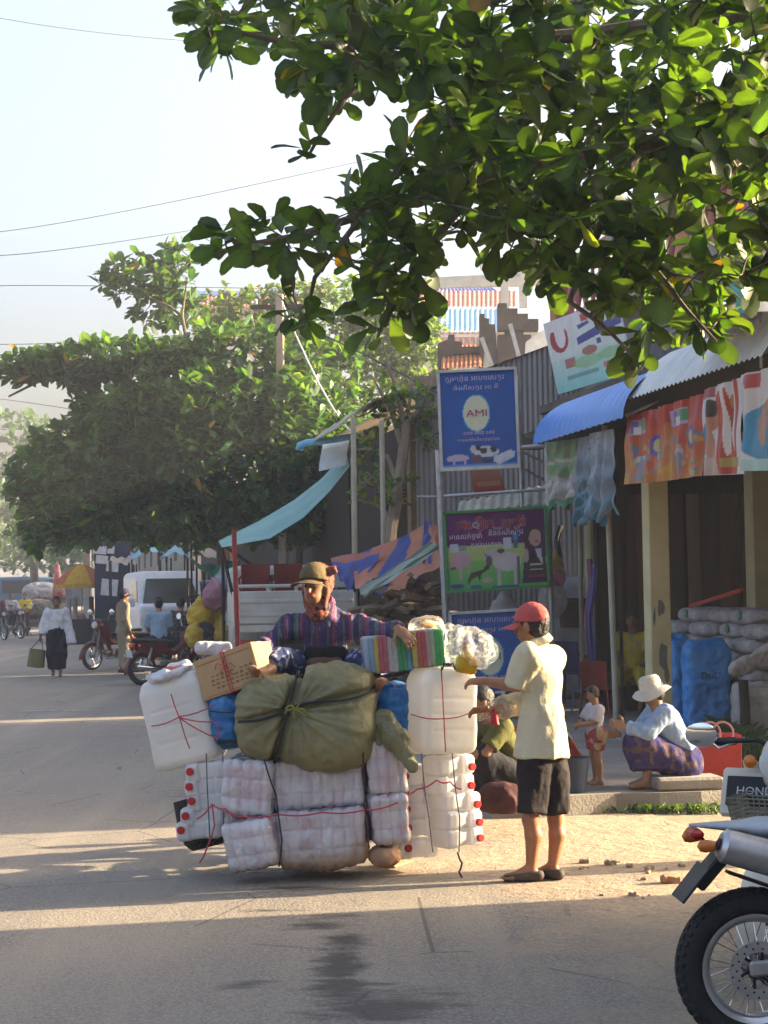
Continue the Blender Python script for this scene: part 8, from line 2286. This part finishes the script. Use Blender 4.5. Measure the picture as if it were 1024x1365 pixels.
for k, (px, cc, lab) in enumerate(((212, (.24, .34, .44), 'rider in pale blue shirt seen from behind beside the minivan'), (240, (.035, .035, .04), 'rider in dark checked shirt seen from behind beside the yellow bags'))):
    q = P(px, 850, 33.6 + .6 * k)
    cf_ = None
    if k == 1:
        def cf_(V, j, H):
            C = np.tile(np.array((.03, .03, .032)), (len(V), 1)); C[(np.abs(np.sin(V[:, 0] * 40)) > .9) | (np.abs(np.sin(V[:, 2] * 40)) > .9)] = (.11, .105, .10); return C
    make_person(lab, (q.x, q.y, .36), 1.62, R(95 - 25 * k), pose_sit(lkn=(-.16, .18, .27), rkn=(.16, .18, .27)), [('shirt', MCLOTH if k else cloth('pale_blue_shirt', cc), dict(loose=.018, hem=.05, sleeve=.9 if not k else 1.8, cfn=cf_)), ('trousers', cloth('rider_trousers_%d' % k, (.03, .03, .04)), dict(loose=.014, leg=1.9))], h=.02, seed=20 + k)
    o = M(); o.box((q.x, q.y, .62), (.42, .8, .14), bev=.05); solo('bike_seat', o, MSEAT, ('black seat cushion under the rider in pale blue', 'black seat cushion under the rider in dark checks')[k], 'seat', smooth=False) if False else None
kh = G(165, 897)
khp = make_person('man in khaki shirt trousers and dark cap standing by the motorbikes', kh, 1.68, R(25), pose_stand(), [('shirt', cloth('khaki_shirt', (.27, .22, .14)), dict(loose=.022, hem=.06, sleeve=1.8)), ('trousers', cloth('khaki_trousers', (.30, .25, .17)), dict(loose=.018, leg=1.92))], h=.016, seed=25, shoes=mat('dark_shoe', (.03, .025, .02), rough=.6))
baseball_cap(khp, cloth('navy_cap', (.05, .05, .09)), h=.012, strap=False)
ww = G(76, 902)
def bk(V, j, H): return np.tile(np.array((.012, .012, .018)), (len(V), 1))
wwp = make_person('walking woman in white shawl and black skirt carrying a basket', ww, 1.56, R(-82), pose_stand(lkn=(-.05, .05, .28), lan=(-.045, .06, .045), rkn=(.05, .02, .28), ran=(.05, -.10, .055), lel=(-.15, 0, .64), lwr=(-.19, .02, .50), rel=(.16, 0, .64), rwr=(.19, .05, .51)),
    [('blouse', cloth('white_blouse', (.56, .56, .60)), dict(loose=.030, hem=.06, sleeve=1.85, fold=.018, flare=2.0)), ('skirt', MCLOTH, dict(loose=.018, leg=1.72, cfn=bk, fold=.014))], h=.013, seed=27, hair='short', skin=np.array((.17, .09, .06)))
v = Vox(wwp['j']['chest'] - .55, wwp['j']['chest'] + .55, .016); jj = wwp['j']
v.cone(jj['lsh'] + np.array((0, 0, .02)), jj['lsh'] + np.array((.10, -.04, -.62)), .07, .13, .04, cap='b', flat=.5, fdir=(0, 1, 0)); v.cone(jj['rsh'] + np.array((0, 0, .02)), jj['rsh'] + np.array((-.02, -.05, -.40)), .07, .09, .04, cap='b', flat=.5, fdir=(0, 1, 0))
part('shawl', folds(v.surf(), .02, (14, 14, 4), 3), cloth('white_shawl', (.60, .60, .64)), wwp['root'], angle=None)
bk_ = thing('woven_basket', 'olive woven basket bag swinging from the walking woman hand', 'basket', tuple(P(50, 889, ww.y)))
o = M(); c = P(49, 876, ww.y - .02); o.lathe([(.10, -.20), (.17, -.19), (.155, .15), (.145, .15), (.155, -.17), (.02, -.18)], c, (.12, 0, 1), 24); part('body', o, mat('olive_wicker', (.17, .16, .06), (.11, .10, .04), sc=30, rough=.9, bump=.6, bsc=60), bk_)
o = M(); h0 = Vector(jj['rwr']) + Vector((0, 0, -.06)); o.tube([c + Vector((-.12, 0, .15)), h0 + Vector((-.02, 0, 0)), h0 + Vector((.02, 0, 0)), c + Vector((.12, 0, .15))], .008, 6); part('handle', o, MDARKW, bk_)
# riders at the far left
for k, (px, py, Y, cc, lab, ang) in enumerate(((16, 800, 66, (.40, .38, .44), 'rider in pale shirt on a motorbike near the grey bundle', -60), (33, 800, 70, (.62, .46, .02), 'rider in bright yellow jacket near the grey bundle', -100), (-2, 805, 64, (.14, .05, .06), 'rider in dark red at the edge of the street group', -70))):
    q = gp(px, Y)
    mm = underbone(('dark motorbike under the pale shirted rider', 'dark motorbike under the yellow jacketed rider', 'dark motorbike under the dark red rider')[k], (MDKB, MDKR, MDKB)[k], 'motorbikes far down the street'); place(mm, (q.x, q.y, q.z), R(ang + 12))
    make_person(lab, (q.x - .1 * math.cos(R(ang)), q.y - .1 * math.sin(R(ang)), q.z + .40), 1.6, R(ang), pose_sit(lkn=(-.14, .18, .28), rkn=(.14, .18, .28), lwr=(-.14, .30, .42), rwr=(.14, .30, .42)), [('shirt', cloth('far_shirt_%d' % k, cc), dict(loose=.025, hem=.05, sleeve=1.85)), ('trousers', cloth('far_trousers_%d' % k, (.04, .05, .08)), dict(loose=.016, leg=1.9))], h=.026, seed=30 + k)

# ------------------------------------------------------------------ haze
hz = M(); hz.box((0, 180, 5.5), (420, 400, 13.5))
ho = part('haze', hz, None, None, False); ho['kind'] = 'stuff'
hm = bpy.data.materials.new('pale_haze'); hm.use_nodes = True
hn = hm.node_tree; hn.nodes.remove(hn.nodes['Principled BSDF'])
pv = hn.nodes.new('ShaderNodeVolumePrincipled'); pv.inputs['Color'].default_value = (.92, .94, 1, 1); pv.inputs['Density'].default_value = .0017; pv.inputs['Anisotropy'].default_value = .3
hn.links.new(pv.outputs['Volume'], hn.nodes['Material Output'].inputs['Volume']); ho.data.materials.append(hm)
